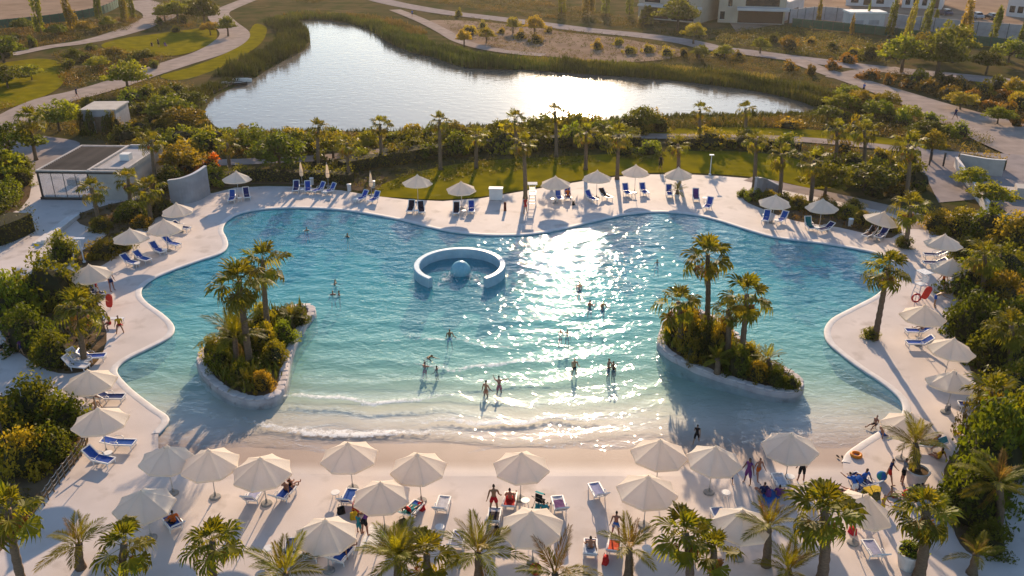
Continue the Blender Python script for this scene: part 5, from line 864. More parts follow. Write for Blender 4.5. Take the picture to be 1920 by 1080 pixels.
LG_ = [((436, 376), -82, 'upright blue lounger left of the wall umbrella pole', 'blue_sling', 58, None), ((463, 371), -70, 'upright blue lounger right of the wall umbrella pole', 'navy_sling', 58, None),
    ((556, 358), -84, 'blue lounger by the leftmost folded umbrella, outer', 'navy_sling', 58, None), ((578, 359), -78, 'blue lounger right of the leftmost folded umbrella', 'blue_sling', 58, None), ((600, 360), -128, 'turned blue lounger left of the middle folded umbrella', 'blue_sling', 55, None), ((620, 362), -130, 'turned blue lounger right of the middle folded umbrella', 'blue_sling', 55, None),
    ((680, 376), -125, 'turned blue lounger left of the lawn-side folded umbrella', 'blue_sling', 52, None), ((703, 378), -115, 'turned blue lounger right of the lawn-side folded umbrella', 'blue_sling', 52, None), ((771, 396), -95, 'lounger, left one of the dark-towelled pair', 'navy_sling', 60, 'dark_towel'), ((790, 398), -80, 'lounger, right one of the dark-towelled pair', 'navy_sling', 60, 'dark_towel'),
    ((856, 400), -90, 'lounger under the umbrella left of the cabinet', 'navy_sling', 62, 'dark_towel'), ((884, 397), -88, 'upright blue lounger nearest the white cabinet', 'blue_sling', 62, None), ((1047, 374), -80, 'blue lounger right of the lifeguard chair, left of pair', 'blue_sling', 60, None), ((1064, 372), -88, 'blue lounger right of the lifeguard chair, right of pair', 'blue_sling', 60, None),
    ((1107, 376), -60, 'blue lounger under the second umbrella from the chair', 'blue_sling', 50, None), ((1134, 372), -58, 'lounger under the second umbrella', 'navy_sling', 45, 'dark_towel'), ((1174, 364), -78, 'upright blue lounger, left under the third umbrella', 'blue_sling', 62, None), ((1206, 363), -78, 'upright blue lounger, right under the third umbrella', 'blue_sling', 62, None),
    ((1254, 366), -92, 'blue lounger left of the potted plant', 'blue_sling', 62, None), ((1304, 374), -95, 'lounger right of the potted plant', 'navy_sling', 62, 'purple_towel'), ((1328, 390), -118, 'single turned blue lounger at the deck edge', 'blue_sling', 58, None), ((1436, 414), -112, 'blue lounger left under the wing wall umbrella', 'blue_sling', 45, None), ((1466, 416), -128, 'turned blue lounger right under the wing wall umbrella', 'blue_sling', 48, None),
    ((1516, 428), -88, 'lounger under the strip umbrella', 'navy_sling', 58, 'teal_towel'), ((1548, 434), -150, 'lounger reclined beside the teal one', 'navy_sling', 35, None), ((1630, 444), -140, 'lounger in the shade of the tilted umbrella', 'navy_sling', 40, 'dark_towel'), ((1652, 446), -135, 'navy lounger behind the dark-towelled one', 'navy_sling', 40, None),
    ((1752, 484), 172, 'flat navy lounger below the topmost right umbrella', 'navy_sling', 30, None), ((1752, 499), 176, 'second flat navy lounger, right side deck', 'navy_sling', 30, None), ((1780, 540), 190, 'lounger with seated people, right side deck', 'white_sling', 40, None), ((1722, 628), 176, 'blue lounger under the life ring umbrella, upper', 'blue_sling', 38, None), ((1724, 650), 178, 'blue lounger under the life ring umbrella, lower', 'blue_sling', 38, None), ((1826, 768), 172, 'navy lounger under the leaning palm', 'navy_sling', 34, None), ((1742, 842), 168, 'white lounger beside the potted palm', 'white_sling', 34, 'teal_towel'),
    ((340, 432), -20, 'navy lounger behind the left umbrellas', 'navy_sling', 38, None), ((322, 462), -28, 'blue lounger nearest the pool, left deck', 'blue_sling', 40, None), ((296, 474), -38, 'blue lounger second from the pool, left deck', 'blue_sling', 45, None), ((267, 490), -32, 'blue lounger of the close pair, right one', 'blue_sling', 40, None), ((244, 497), -30, 'blue lounger of the close pair, left one', 'blue_sling', 42, None),
    ((178, 555), -25, 'navy lounger beside the red rescue board', 'navy_sling', 40, None), ((172, 676), 8, 'blue lounger at the foot of the leafy palm', 'blue_sling', 40, None), ((148, 680), -20, 'white lounger left of the leafy palm trunk, upper', 'white_sling', 55, None), ((142, 692), -10, 'white lounger left of the leafy palm trunk, lower', 'white_sling', 55, None), ((170, 750), -8, 'lounger under the umbrella behind', 'navy_sling', 40, 'dark_towel'), ((206, 752), 0, 'navy lounger with folded foot end near the beach', 'navy_sling', 36, None),
    ((224, 838), -4, 'large blue lounger beside the rope fence, upper', 'blue_sling', 12, None), ((186, 868), -18, 'large blue lounger beside the rope fence, lower', 'blue_sling', 45, None), ((474, 944), 84, 'blue lounger under the third beach row umbrella', 'lavender_sling', 52, None), ((530, 940), 72, 'blue lounger with the sunbather pair', 'blue_sling', 45, None), ((652, 948), 82, 'blue lounger under the umbrella at the foam', 'blue_sling', 50, None), ((768, 970), 62, 'lounger under the small umbrella', 'blue_sling', 40, 'teal_towel'),
    ((828, 962), 82, 'white empty lounger right of the small umbrella', 'white_sling', 46, None), ((1050, 962), 98, 'lounger on the centre beach right of the green push chair', 'white_sling', 46, 'purple_towel'), ((1123, 936), 104, 'empty white lounger alone on the beach', 'lavender_sling', 46, None), ((546, 1044), 96, 'blue lounger left under the large bottom umbrella', 'blue_sling', 55, None), ((584, 1052), 75, 'navy lounger in the middle under the large bottom umbrella', 'navy_sling', 50, None), ((636, 1058), 70, 'blue lounger right under the large bottom umbrella', 'blue_sling', 50, None),
    ((856, 1030), 82, 'white lounger by the spiky palm', 'lavender_sling', 45, None), ((955, 955), 84, 'lounger of the person in red', 'white_sling', 40, 'red_towel'), ((1106, 1046), 84, 'lounger of the seated sunbather, bottom', 'lavender_sling', 45, 'pale_blue_towel'), ((1150, 1040), 78, 'lounger beside the seated sunbather', 'lavender_sling', 45, 'orange_towel'), ((1352, 985), 96, 'blue lounger behind the half hidden umbrella', 'lavender_sling', 48, None), ((1640, 1048), 93, 'white lounger at the bottom right', 'lavender_sling', 46, None), ((330, 995), 130, 'blue lounger behind the dark full palm', 'blue_sling', 45, None), ((925, 985), 84, 'white lounger beside the dark bag', 'white_sling', 45, 'dark_towel'), ((1465, 918), 92, 'white lounger under the umbrella of the dark haired person', 'white_sling', 40, 'pale_blue_towel'), ((1622, 915), 118, 'navy lounger among the towels, bottom right', 'navy_sling', 42, None)]
for p_, hd, lb, sl, bk, tw in LG_: lounger(p_, hd, lb, sl, bk, tw)
# small white side tables
TT = MB().lathe([(0, 0.40), (0.24, 0.40), (0.25, 0.42), (0.24, 0.44), (0, 0.44)], 16).mesh('table_top', M['resin']); TL = MB().tube([(0.1, 0, 0.4), (0.2, 0, 0.0)], 0.02, 6).mesh('leg', M['resin'])
for x, y, lb in [(450, 378, 'white side table between the wall umbrella loungers'), (567, 362, 'white side table at the leftmost folded umbrella'), (610, 366, 'white side table at the middle folded umbrella'), (668, 380, 'white side table at the lawn-side folded umbrella'), (780, 402, 'white side table between the dark-towelled loungers'), (870, 402, 'white side table left of the cabinet'), (1037, 380, 'white side table by the lifeguard chair'), (1189, 368, 'white side table under the third umbrella'), (1321, 378, 'white side table right of the potted plant'), (1455, 420, 'white side table under the wing wall umbrella'),
    (1532, 434, 'white side table between teal and navy loungers'), (310, 476, 'white side table between the left blue loungers'), (258, 502, 'white side table beside the close pair'), (1745, 640, 'white side table under the life ring umbrella'), (630, 935, 'white side table left of the umbrella at the foam'), (1360, 935, 'white side table under the right water-side twin'), (505, 1040, 'white side table left of the large bottom umbrella'), (825, 1000, 'white side table by the empty lounger, centre'), (1212, 1040, 'white side table right of the dry brown palm'), (205, 860, 'white side table between the rope fence loungers'), (985, 950, 'white side table beside the person in red'), (1480, 905, 'white side table near the dark haired person')]:
    t = thing('side_table', lb, 'side table', P(x, y), rnd.uniform(0, 6), 'white side tables'); obj('table_top', TT, t)
    for k in range(3): obj('leg', TL, t, rot=(0, 0, k*2.094))

# ------------------------------------------------------------------ pots, bins, lifeguard chairs, lamp posts
M['pot'] = mat('white_pot', (0.66, 0.62, 0.58), rough=0.6, scale=2)
def pot(px, label, r=0.45, h=0.75):
    t = thing('plant_pot', label, 'plant pot', P(*px)); MB().lathe([(0, 0.001), (r*0.72, 0.001), (r, h*0.92), (r*1.06, h*0.93), (r*1.06, h), (r*0.9, h), (r*0.88, h*0.88), (0, h*0.88)], 24).build('pot', M['pot'], t, smooth=False)
    MB().lathe([(0, h*0.9), (r*0.86, h*0.885)], 20).build('soil', M['soil'], t); return t
b = P(1716, 905); pot((1716, 905), 'large white pot of the potted palm', 0.62, 0.9)
palm_px('dry potted palm in the white pot, right beach', (1716, 830), (1716, 880), 'feather', 0.8, 14, None, 170, dead=2, dry=6, zb=0.8)
pot((1702, 1062), 'large white pot at the foot of the bottom right palm', 0.62, 0.95); q = P(1702, 1062); shrub('green plant spilling from the bottom right pot', (q.x, q.y, 0.85), 'green', 0.7, 0.5, None, False, 901)
pot((1269, 372), 'small white pot on the back deck', 0.3, 0.5); q = P(1269, 372); palm('spiky young palm in the small back deck pot', (q.x, q.y, 0.42), 0.5, 'feather', 0.5, 11, seed=171, dead=0)
def lifeguard(px, label, rz):
    t = thing('lifeguard_chair', label, 'lifeguard chair', P(*px), R(rz), None, 0.8); fr = MB()
    for sx in (-1, 1):
        for sy in (-1, 1): obj('leg', MB().tube([(sx*0.5, sy*0.5, 0), (sx*0.34, sy*0.34, 1.55)], 0.045, 6).mesh('leg', M['resin']), t)
    for z in (0.35, 0.75, 1.15): obj('rung', MB().box(-0.45+z*0.09, 0.45-z*0.09, -0.52+z*0.1, -0.46+z*0.1, z, z+0.06).mesh('rung', M['resin']), t)
    obj('seat', MB().box(-0.42, 0.42, -0.42, 0.42, 1.55, 1.62).mesh('seat', M['resin']), t)
    for k in range(4): obj('back_slat', MB().box(-0.4, 0.4, 0.36, 0.40, 1.72+k*0.16, 1.84+k*0.16).mesh('back_slat', M['resin']), t)
    for s in (-1, 1):
        obj('roof_post', MB().tube([(s*0.4, 0.42, 1.6), (s*0.4, 0.42, 2.9)], 0.03, 6).mesh('roof_post', M['resin']), t); obj('armrest', MB().box(s*0.42-0.04, s*0.42+0.04, -0.4, 0.35, 1.84, 1.89).mesh('armrest', M['resin']), t)
    obj('sun_roof', MB().box(-0.62, 0.62, -0.45, 0.6, 2.88, 2.95).mesh('sun_roof', M['white_towel']), t)
lifeguard((998, 385), 'white lifeguard chair on the back deck', 0); lifeguard((1722, 560), 'white lifeguard chair on the right side deck', -70)
M['red'] = mat('red_plastic', (0.62, 0.03, 0.02), rough=0.45, spec=0.4); M['orange'+'_p'] = mat('orange_plastic', (0.75, 0.25, 0.02), rough=0.5)
def torus(mb, R0, r0, n=28, m=8, ax='z', off=(0, 0, 0)):
    v = []
    for i in range(n):
        a = 2*math.pi*i/n
        for j in range(m):
            b2 = 2*math.pi*j/m; q = (R0+r0*math.cos(b2)); p_ = (q*math.cos(a), q*math.sin(a), r0*math.sin(b2))
            if ax == 'y': p_ = (p_[0], p_[2], p_[1])
            v.append((p_[0]+off[0], p_[1]+off[1], p_[2]+off[2]))
    return mb.add(v, [(i*m+j, ((i+1) % n)*m+j, ((i+1) % n)*m+(j+1) % m, i*m+(j+1) % m) for i in range(n) for j in range(m)])
q = P(1714, 574); t = thing('life_ring', 'red and white life ring hanging on its post', 'life ring', q)
torus(MB(), 0.33, 0.075, ax='y', off=(0, -0.08, 0.75)).build('ring', M['red'], t, smooth=True); MB().tube([(0, 0.02, 0), (0, 0.02, 1.25)], 0.03, 8).build('post', M['resin'], t)
for k in range(4):
    a = k*math.pi/2+0.785; mb = MB(); torus(mb, 0.085, 0.022, 12, 5); mb.build('white_band', M['resin'], t, (0.33*math.cos(a), -0.08, 0.75+0.33*math.sin(a)), (0, math.pi/2-a, 0))
def rounded_board(L, w, th, n=24):
    mb = MB(); v = []
    for z in (0, th):
        for i in range(n): a = 2*math.pi*i/n; v.append((0.5*w*math.copysign(abs(math.cos(a))**0.6, math.cos(a)), z, 0.5*L+0.5*L*math.copysign(abs(math.sin(a))**0.6, math.sin(a))))
    return mb.add(v, [(i, (i+1) % n, n+(i+1) % n, n+i) for i in range(n)] + [tuple(range(n)), tuple(range(2*n-1, n-1, -1))])
def rescue(px, label, tilt):
    t = thing('rescue_board', label, 'rescue board', P(*px), R(tilt)); rounded_board(1.35, 0.5, 0.10).build('board', M['red'], t, (0, 0, 0.25), (R(18), R(12), 0), smooth=False); MB().box(-0.12, 0.12, -0.012, -0.004, 0.55, 0.65).build('grip', M['resin'], t, (0, 0.02, 0.25), (R(18), R(12), 0)); MB().tube([(0, 0.25, 0), (0, 0.18, 1.0)], 0.03, 6).build('stand', M['resin'], t)
rescue((206, 582), 'red rescue board standing beside the left lifeguards', 10); rescue((1730, 566), 'red rescue board next to the life ring', -20)
def bin_(px, label, h=0.8):
    t = thing('litter_bin', label, 'bin', P(*px)); MB().lathe([(0, 0.001), (0.2, 0.001), (0.23, h*0.9), (0, h*0.9)], 14).build('body', M['pot'], t); MB().lathe([(0.24, h*0.9), (0.24, h*0.96), (0.1, h), (0, h)], 14).build('lid', M['resin'], t)
bin_((655, 358), 'white bin at the hedge end'); bin_((700-117+2, 346), 'white bin behind the folded umbrellas'); bin_((1594, 424), 'white bin at the right planting strip'); bin_((700, 352), 'white bin near the lawn corner')
t = thing('white_cabinet', 'white service cabinet on the back deck', 'cabinet', P(930, 374), R(-4)); MB().box(-0.68, 0.68, -0.35, 0.35, 0.05, 1.22).build('body', M['white'], t); MB().box(-0.74, 0.74, -0.41, 0.41, 1.222, 1.30).build('top', M['white'], t); MB().box(-0.6, 0.6, -0.30, 0.30, 0.0, 0.049).build('plinth', M['grey_wall'], t)
for s in (-1, 1): MB().box(s*0.33-0.3, s*0.33+0.3, -0.372, -0.352, 0.12, 1.12).build('door', M['white'], t)
t = thing('deck_post', 'dark red post standing beside the cabinet', 'post', P(947, 395)); MB().lathe([(0, 0.001), (0.16, 0.001), (0.14, 0.1), (0.13, 0.85), (0.16, 0.9), (0, 0.95)], 12).build('post_body', mat('maroon_paint', (0.12, 0.025, 0.02), rough=0.6), t)
def lamp(px, label, h, m, arm=0.5):
    t = thing('lamp_post', label, 'lamp post', P(*px)); MB().tube([(0, 0, 0), (0, 0, h)], [0.06, 0.04], 8).build('post', m, t); MB().box(-arm*0.5, arm*0.5, -0.14, 0.14, h+0.005, h+0.09).build('lamp_head', m, t); MB().lathe([(0, 0.001), (0.16, 0.001), (0.13, 0.14), (0.07, 0.16)], 10).build('foot', m, t)
lamp((1331, 328), 'white lamp post on the back deck edge', 2.3, M['resin']); lamp((24, 880), 'dark lamp post in the left bed', 4.8, M['dark_metal']); lamp((158, 492), 'white shower post by the left plaza', 2.2, M['resin'], 0.9)
lamp((1845, 340), 'short dark lamp by the gate path', 1.2, M['dark_metal'], 0.2)
# rope fence, bottom left
pts = smooth_loop([tuple(P(x, y)[:2]) for x, y in [(84, 948), (112, 908), (140, 872), (158, 846), (166, 818)]], 3, closed=False)
t = thing('rope_fence', 'low rope fence along the bottom left bed', 'fence', (pts[0][0], pts[0][1], 0)); o0 = Vector((pts[0][0], pts[0][1], 0))
for k, (x, y) in enumerate(pts):
    p0 = Vector((x, y, 0))-o0; MB().tube([p0, p0+Vector((0, 0, 0.95))], 0.04, 6).build('post', M['wood'], t)
    if k:
        for z in (0.35, 0.62, 0.88):
            a = Vector((*pts[k-1], z))-o0; c = Vector((x, y, z))-o0; MB().tube([a, (a+c)/2-Vector((0, 0, 0.05)), c], 0.016, 5).build('rope', M['pole'], t)

# ------------------------------------------------------------------ pavilion, hut, walls
M['glass'] = mat('frosted_glass', (0.62, 0.60, 0.60), (0.50, 0.48, 0.49), rough=0.15, scale=0.7, spec=0.5); _n = M['glass'].node_tree; _t = _n.nodes.new('ShaderNodeBsdfTransparent'); _x = _n.nodes.new('ShaderNodeMixShader'); _x.inputs[0].default_value = 0.62; _n.links.new(_n.nodes['Principled BSDF'].outputs[0], _x.inputs[1]); _n.links.new(_t.outputs[0], _x.inputs[2]); _n.links.new(_x.outputs[0], _n.nodes['Material Output'].inputs[0]); M['slat'] = mat('dark_slat', (0.13, 0.10, 0.08), (0.08, 0.062, 0.05), rough=0.7, scale=3, stretch=(0.4, 6, 1)); M['beige'] = mat('beige_render', (0.44, 0.39, 0.34), (0.36, 0.32, 0.28), rough=0.8, scale=0.9, bump=0.15); M['beam'] = mat('pale_beam', (0.50, 0.44, 0.39), rough=0.6)
A, B_, C_ = P(66, 319, 3.2), P(228, 321, 3.2), P(150, 271.5, 3.2)
ex = (B_-A); wid = ex.length; ex.normalize(); ey = Vector((-ex.y, ex.x, 0)); dep = (C_-A).dot(ey)
t = thing('pavilion', 'white pavilion with dark slatted pergola roof', 'pavilion', (A.x, A.y, 0), math.atan2(ex.y, ex.x)); W2 = wid*0.585; dep = min(dep, 16)
sk_ = (C_-A).dot(ex)                                                  # the plan is skewed a little: keep it square, roof edge follows
def pbox(n, m, *a): return MB().box(*a).build(n, m, t)
pbox('roof_beam', M['beam'], 0, wid, 0, 0.22, 3.0, 3.2); pbox('roof_beam', M['beam'], 0, 0.22, 0.222, dep, 3.0, 3.2); pbox('roof_beam', M['beam'], W2, W2+0.3, 0.222, dep, 3.0, 3.24); pbox('roof_beam', M['beam'], 0.222, W2-0.002, dep-0.22, dep, 3.0, 3.2)
SL = MB().box(0.225, W2-0.004, 0, 0.13, 3.02, 3.14).mesh('slat', M['slat'])
for k in range(int((dep-0.6)/0.42)): obj('slat', SL, t, (0, 0.36+k*0.42, 0))
pbox('roof_slab', M['grey_wall'], W2+0.302, wid-0.002, 0.223, dep-0.002, 2.9, 3.0); pbox('parapet', M['beam'], W2+0.302, wid, dep, dep+0.25, 2.9, 3.26); pbox('parapet', M['beam'], wid, wid+0.25, 0.0, dep+0.25, 2.9, 3.26); pbox('parapet', M['beam'], W2+0.303, wid-0.003, 0.9, 1.15, 3.003, 3.2)
pbox('roof_unit', M['white'], W2+1.6, W2+2.6, dep*0.45, dep*0.45+0.9, 3.003, 3.7)
for x, y in ((0.02, 0.02), (W2, 0.02), (0.02, dep-0.3), (W2, dep-0.3)): pbox('post', M['dark_metal'], x, x+0.16, y, y+0.16, 0, 2.998)
for k in range(4):
    x0_ = 0.2+k*(W2-0.2)/4; pbox('glass_panel', M['glass'], x0_+0.03, x0_+(W2-0.2)/4-0.03, 0.06, 0.09, 0.28, 2.95); pbox('mullion', M['dark_metal'], x0_-0.028, x0_+0.028, 0.05, 0.10, 0.28, 2.95)
pbox('fascia', M['dark_metal'], -0.02, wid+0.02, -0.04, -0.002, 2.86, 3.06); pbox('plinth', M['dark_metal'], -0.1, W2+0.1, -0.05, 0.3, 0.0, 0.27); pbox('floor_slab', M['deck'], 0.0, W2, 0.31, dep, 0.0, 0.25)
pbox('wall', M['beige'], W2+0.17, wid+0.2, 0.03, 0.25, 0.0, 2.895); pbox('wall', M['beige'], wid, wid+0.2, 0.252, dep, 0.0, 2.895); pbox('wall', M['beige'], W2+0.17, wid-0.002, dep-0.2, dep, 0.0, 2.895); pbox('wall', M['beige'], W2+0.17, W2+0.37, 0.252, dep-0.202, 0.0, 2.895)
for k in range(3): pbox('bench_table', M['wood'], 0.8+k*1.6, 1.8+k*1.6, dep*0.4, dep*0.4+0.8, 0.25, 0.95)
# steps on the plaza before the pavilion
s0, s1 = P(86, 458), P(150, 408); d = (s1-s0); L = d.length; a = math.atan2(d.y, d.x); t = thing('plaza_steps', 'three shallow steps on the plaza before the pavilion', 'steps', s0, a)
for k in range(3): MB().box(0, L, k*0.42, k*0.42+0.40, 0.0, 0.13*(3-k)).build('step', M['coping'], t)
h0 = P(160, 250); t = thing('garden_hut', 'small flat roofed hut with overgrown walls', 'hut', h0, R(2)); w = (P(222, 250)-h0).x
for (x0_, x1_, y0_, y1_) in ((0, w, 0, 0.15), (0, w, 4.6, 4.75), (0, 0.15, 0.152, 4.598), (w-0.15, w, 0.152, 4.598)): MB().box(x0_, x1_, y0_, y1_, 0, 3.0).build('wall', M['grey_wall'], t)
MB().box(-0.15, w+0.15, -0.15, 4.9, 3.002, 3.2).build('roof', M['beige'], t); MB().box(w*0.35, w*0.6, -0.03, -0.003, 0, 2.2).build('door', M['wood'], t)
for k in (0.1, 0.68): MB().box(w*k, w*(k+0.2), -0.03, -0.003, 1.0, 2.1).build('window', M['glass'], t)
for k, x in enumerate((158, 172, 205, 222)): shrub(f'climbing shrub {("at the left corner","before the left window","before the right window","at the right corner")[k]} of the hut', P(x, 252), 'dark' if k < 3 else 'olive', 0.8, 2.6, None, False, 910+k)
def curved_wall(px, z0, z1, m, label, th=0.25, name='curved_wall', cap=None):
    c = smooth_loop([tuple(P(x, y)[:2]) for x, y in px], 5, closed=False); o0 = c[0]; rb = ribbon(np.array(c)-np.array(o0), th); n = len(rb); h = n//2
    hh = np.interp(np.linspace(0, 1, h), [0, 1], [z0, z1]); top = list(hh)+list(hh[::-1])
    t = thing(name, label, 'wall', (o0[0], o0[1], 0)); v = [(x, y, 0) for x, y in rb]+[(x, y, top[i]) for i, (x, y) in enumerate(rb)]
    f = [(i, (i+1) % n, n+(i+1) % n, n+i) for i in range(n)]
    obj('wall_body', mesh('wall_body', v, f, m), t)
    rc2 = ribbon(np.array(c)-np.array(o0), th+0.08); v = [(x, y, top[i]+dz) for dz in (0.002, 0.07) for i, (x, y) in enumerate(rc2)]
    f = [(i, (i+1) % n, n+(i+1) % n, n+i) for i in range(n)]+[(n+i, n+i+1, n+n-2-i, n+n-1-i) for i in range(h-1)]
    obj('coping', mesh('coping', v, f, cap or M['coping']), t)
curved_wall([(322, 382), (345, 382), (370, 376), (393, 364)], 2.5, 3.1, M['grey_wall'], 'curved grey wall beside the back left deck'); curved_wall([(1413, 376), (1425, 368), (1437, 363), (1460, 366)], 2.5, 1.0, M['grey_wall'], 'grey wing wall at the right end of the lawn', name='wing_wall')
curved_wall([(1795, 316), (1820, 322), (1850, 328), (1878, 331)], 1.7, 1.9, M['beige'], 'beige curved wall at the right court'); curved_wall([(1790, 312), (1808, 340), (1830, 372), (1850, 400)], 1.1, 1.1, M['coping'], 'low sloping wall beside the gate ramp', name='ramp_wall')
hedge('clipped hedge on top of the court wall', [(1795, 305), (1830, 310), (1882, 320)], 1.9, 1.2, 'olive', seed=9)
t = thing('stepped_planter', 'pale stepped planter by the right court', 'planter', P(1852, 368), R(-20))
for k in range(3): MB().box(k*1.3, k*1.3+1.28, 0, 1.2+0.3*k, 0, 0.5+0.35*k).build('block', M['beige'], t)
for x, y, lb in ((1742, 310, 'thin dark gate post, left of the gate path'), (1768, 312, 'dark gate post beside the gate path')):
    t = thing('gate_post', lb, 'post', P(x, y)); MB().box(-0.08, 0.08, -0.08, 0.08, 0, 1.6).build('post_body', M['dark_metal'], t); MB().box(-0.11, 0.11, -0.11, 0.11, 1.602, 1.66).build('cap', M['dark_metal'], t)
# jetty and boats
a, b = P(372, 182, -0.2), P(424, 158, -0.2); d = b-a; L = d.length; t = thing('jetty', 'wooden jetty reaching into the left of the lake', 'jetty', a, math.atan2(d.y, d.x)); PL = MB().box(0, 0.27, -1.1, 1.1, 0.0, 0.08).mesh('plank', M['wood'])
for k in range(int(L/0.3)): obj('plank', PL, t, (k*0.3, 0, 0))
for k in range(4):
    for s in (-1, 1): MB().tube([(0.3+k*(L-0.6)/3, s*1.12, -1.2), (0.3+k*(L-0.6)/3, s*1.12, 0.45)], 0.08, 6).build('pile', M['wood'], t)
def boat(px, label, rz, m, L=3.6):
    t = thing('rowing_boat', label, 'boat', P(*px, -0.45), R(rz)); v = []; st = [(-1, 0.5), (-0.6, 0.85), (0, 1.0), (0.5, 0.85), (0.85, 0.4), (1.0, 0.04)]
    for x, w in st: v += [(x*L/2, -w*0.65, 0.55), (x*L/2, -w*0.5, 0.1), (x*L/2*0.95, 0, -0.1), (x*L/2, w*0.5, 0.1), (x*L/2, w*0.65, 0.55)]
    f = [(i*5+j, (i+1)*5+j, (i+1)*5+j+1, i*5+j+1) for i in range(5) for j in range(4)] + [(4, 3, 2, 1, 0)]
    obj('hull', mesh('hull', v, f, m), t)
    for x in (-0.5, 0.3): MB().box(x*L/2-0.12, x*L/2+0.12, -0.52, 0.52, 0.36, 0.41).build('bench', M['wood'], t)
    MB().tube([(-L*0.49, -0.34, 0.57), (-L*0.3, -0.56, 0.57), (0, -0.66, 0.57), (L*0.25, -0.56, 0.57), (L*0.49, 0, 0.58), (L*0.25, 0.56, 0.57), (0, 0.66, 0.57), (-L*0.3, 0.56, 0.57), (-L*0.49, 0.34, 0.57)], 0.04, 5).build('gunwale', M['white'], t)
boat((440, 160), 'dark boat moored at the jetty tip', 12, M['dark_metal'], 4.2); boat((455, 154), 'white boat behind the dark one at the jetty', 10, M['white'], 3.2); boat((372, 196), 'small dark boat beside the jetty foot', 40, M['dark_metal'], 2.8)

# ------------------------------------------------------------------ fences, villas, kiosk and cars along the top edge
M['green_net'] = mat('green_hoarding', (0.02, 0.09, 0.055), (0.015, 0.06, 0.04), rough=0.7, scale=1.5); M['villa'] = mat('sand_render', (0.46, 0.36, 0.26), (0.38, 0.30, 0.22), rough=0.85, scale=0.4, bump=0.1); M['villa_white'] = mat('villa_white', (0.55, 0.50, 0.47), (0.46, 0.42, 0.40), rough=0.8, scale=0.5); M['brown'] = mat('brown_cladding', (0.10, 0.06, 0.04), rough=0.8, scale=2, stretch=(1, 1, 6)); M['win'] = mat('dark_window', (0.02, 0.022, 0.026), rough=0.15, spec=0.6)
def panel_fence(px, label, h, m, step=2.4, name='hoarding_fence', th=0.06):
    c = np.array(smooth_loop([tuple(P(x, y)[:2]) for x, y in px], 6, closed=False)); sg = np.linalg.norm(np.diff(c, axis=0), axis=1); cum = np.concatenate([[0], np.cumsum(sg)]); n = int(cum[-1]/step); o0 = c[0]
    t = thing(name, label, 'fence', (o0[0], o0[1], 0)); pm = MB().box(0, step-0.04, -th, th, 0.05, h).mesh('panel', m); po = MB().box(-0.05, 0.05, -th-0.05, th+0.05, 0, h+0.1).mesh('post', M['dark_metal'])
    for k in range(n):
        x, y = np.interp(k*step, cum, c[:, 0]), np.interp(k*step, cum, c[:, 1]); x2, y2 = np.interp((k+1)*step, cum, c[:, 0]), np.interp((k+1)*step, cum, c[:, 1]); a = math.atan2(y2-y, x2-x)
        obj('panel', pm, t, (x-o0[0]+0.02*math.cos(a), y-o0[1]+0.02*math.sin(a), 0), (0, 0, a)); obj('post', po, t, (x-o0[0], y-o0[1], 0), (0, 0, a))
panel_fence([(-60, 62), (0, 54), (60, 48), (110, 42), (160, 34), (200, 24), (225, 10), (235, -10)], 'green hoarding fence round the sandy lot, upper left', 2.0, M['green_net']); panel_fence([(1485, 50), (1560, 57), (1640, 65), (1730, 75), (1830, 85), (1940, 96)], 'green hoarding fence below the grey wall, upper right', 1.9, M['green_net']); panel_fence([(1478, 44), (1535, 38), (1600, 44), (1700, 56), (1800, 66), (1940, 78)], 'grey panel wall in front of the houses, upper right', 3.2, M['grey_wall'], 3.0, 'panel_wall', 0.12)
def villa(px0, px1, label, depth, h, m, wins, roof=True, band=None, rz=None):
    a, b = P(*px0), P(*px1); d = b-a; w = d.length; t = thing('villa', label, 'house', a, math.atan2(d.y, d.x))
    MB().box(0, w, 0, depth, 0, h).build('wall', m, t); MB().box(-0.4, w+0.4, -0.5, depth+0.4, h+0.002, h+0.45).build('roof', M['villa_white'], t)
    for (u0, u1, z0, z1, k) in wins:
        o = MB().box(u0*w, u1*w, -0.03, -0.004, z0, z1).build('window' if k == 'w' else 'garage_door', M['win'] if k == 'w' else M['brown'], t)
        MB().box(u0*w-0.08, u1*w+0.08, -0.055, -0.032, z0-0.12, z0-0.02).build('sill', M['villa_white'], o)
    for (u0, u1, z0, z1, dp_) in (band or []): MB().box(u0*w, u1*w, -dp_, -0.003, z0, z1).build('balcony_slab', M['villa_white'], t)
    return t
villa((1196, 34), (1312, 44), 'tan villa with deep overhanging slab behind the dark tree', 12, 7.0, M['villa'], [(0.1, 0.5, 0.3, 3.0, 'd'), (0.55, 0.9, 0.3, 2.8, 'w'), (0.1, 0.35, 4.0, 6.2, 'w'), (0.5, 0.8, 4.0, 6.2, 'w')], band=[(0.05, 1.02, 3.2, 3.7, 2.2)]); villa((1345, 42), (1470, 46), 'second villa with long dark ground floor', 12, 6.5, M['villa'], [(0.3, 0.97, 0.1, 3.0, 'd'), (0.03, 0.1, 0.8, 2.6, 'w'), (0.14, 0.2, 3.8, 5.8, 'w'), (0.4, 0.9, 4.0, 6.0, 'w')], band=[(0.28, 1.05, 3.2, 3.8, 2.6)])
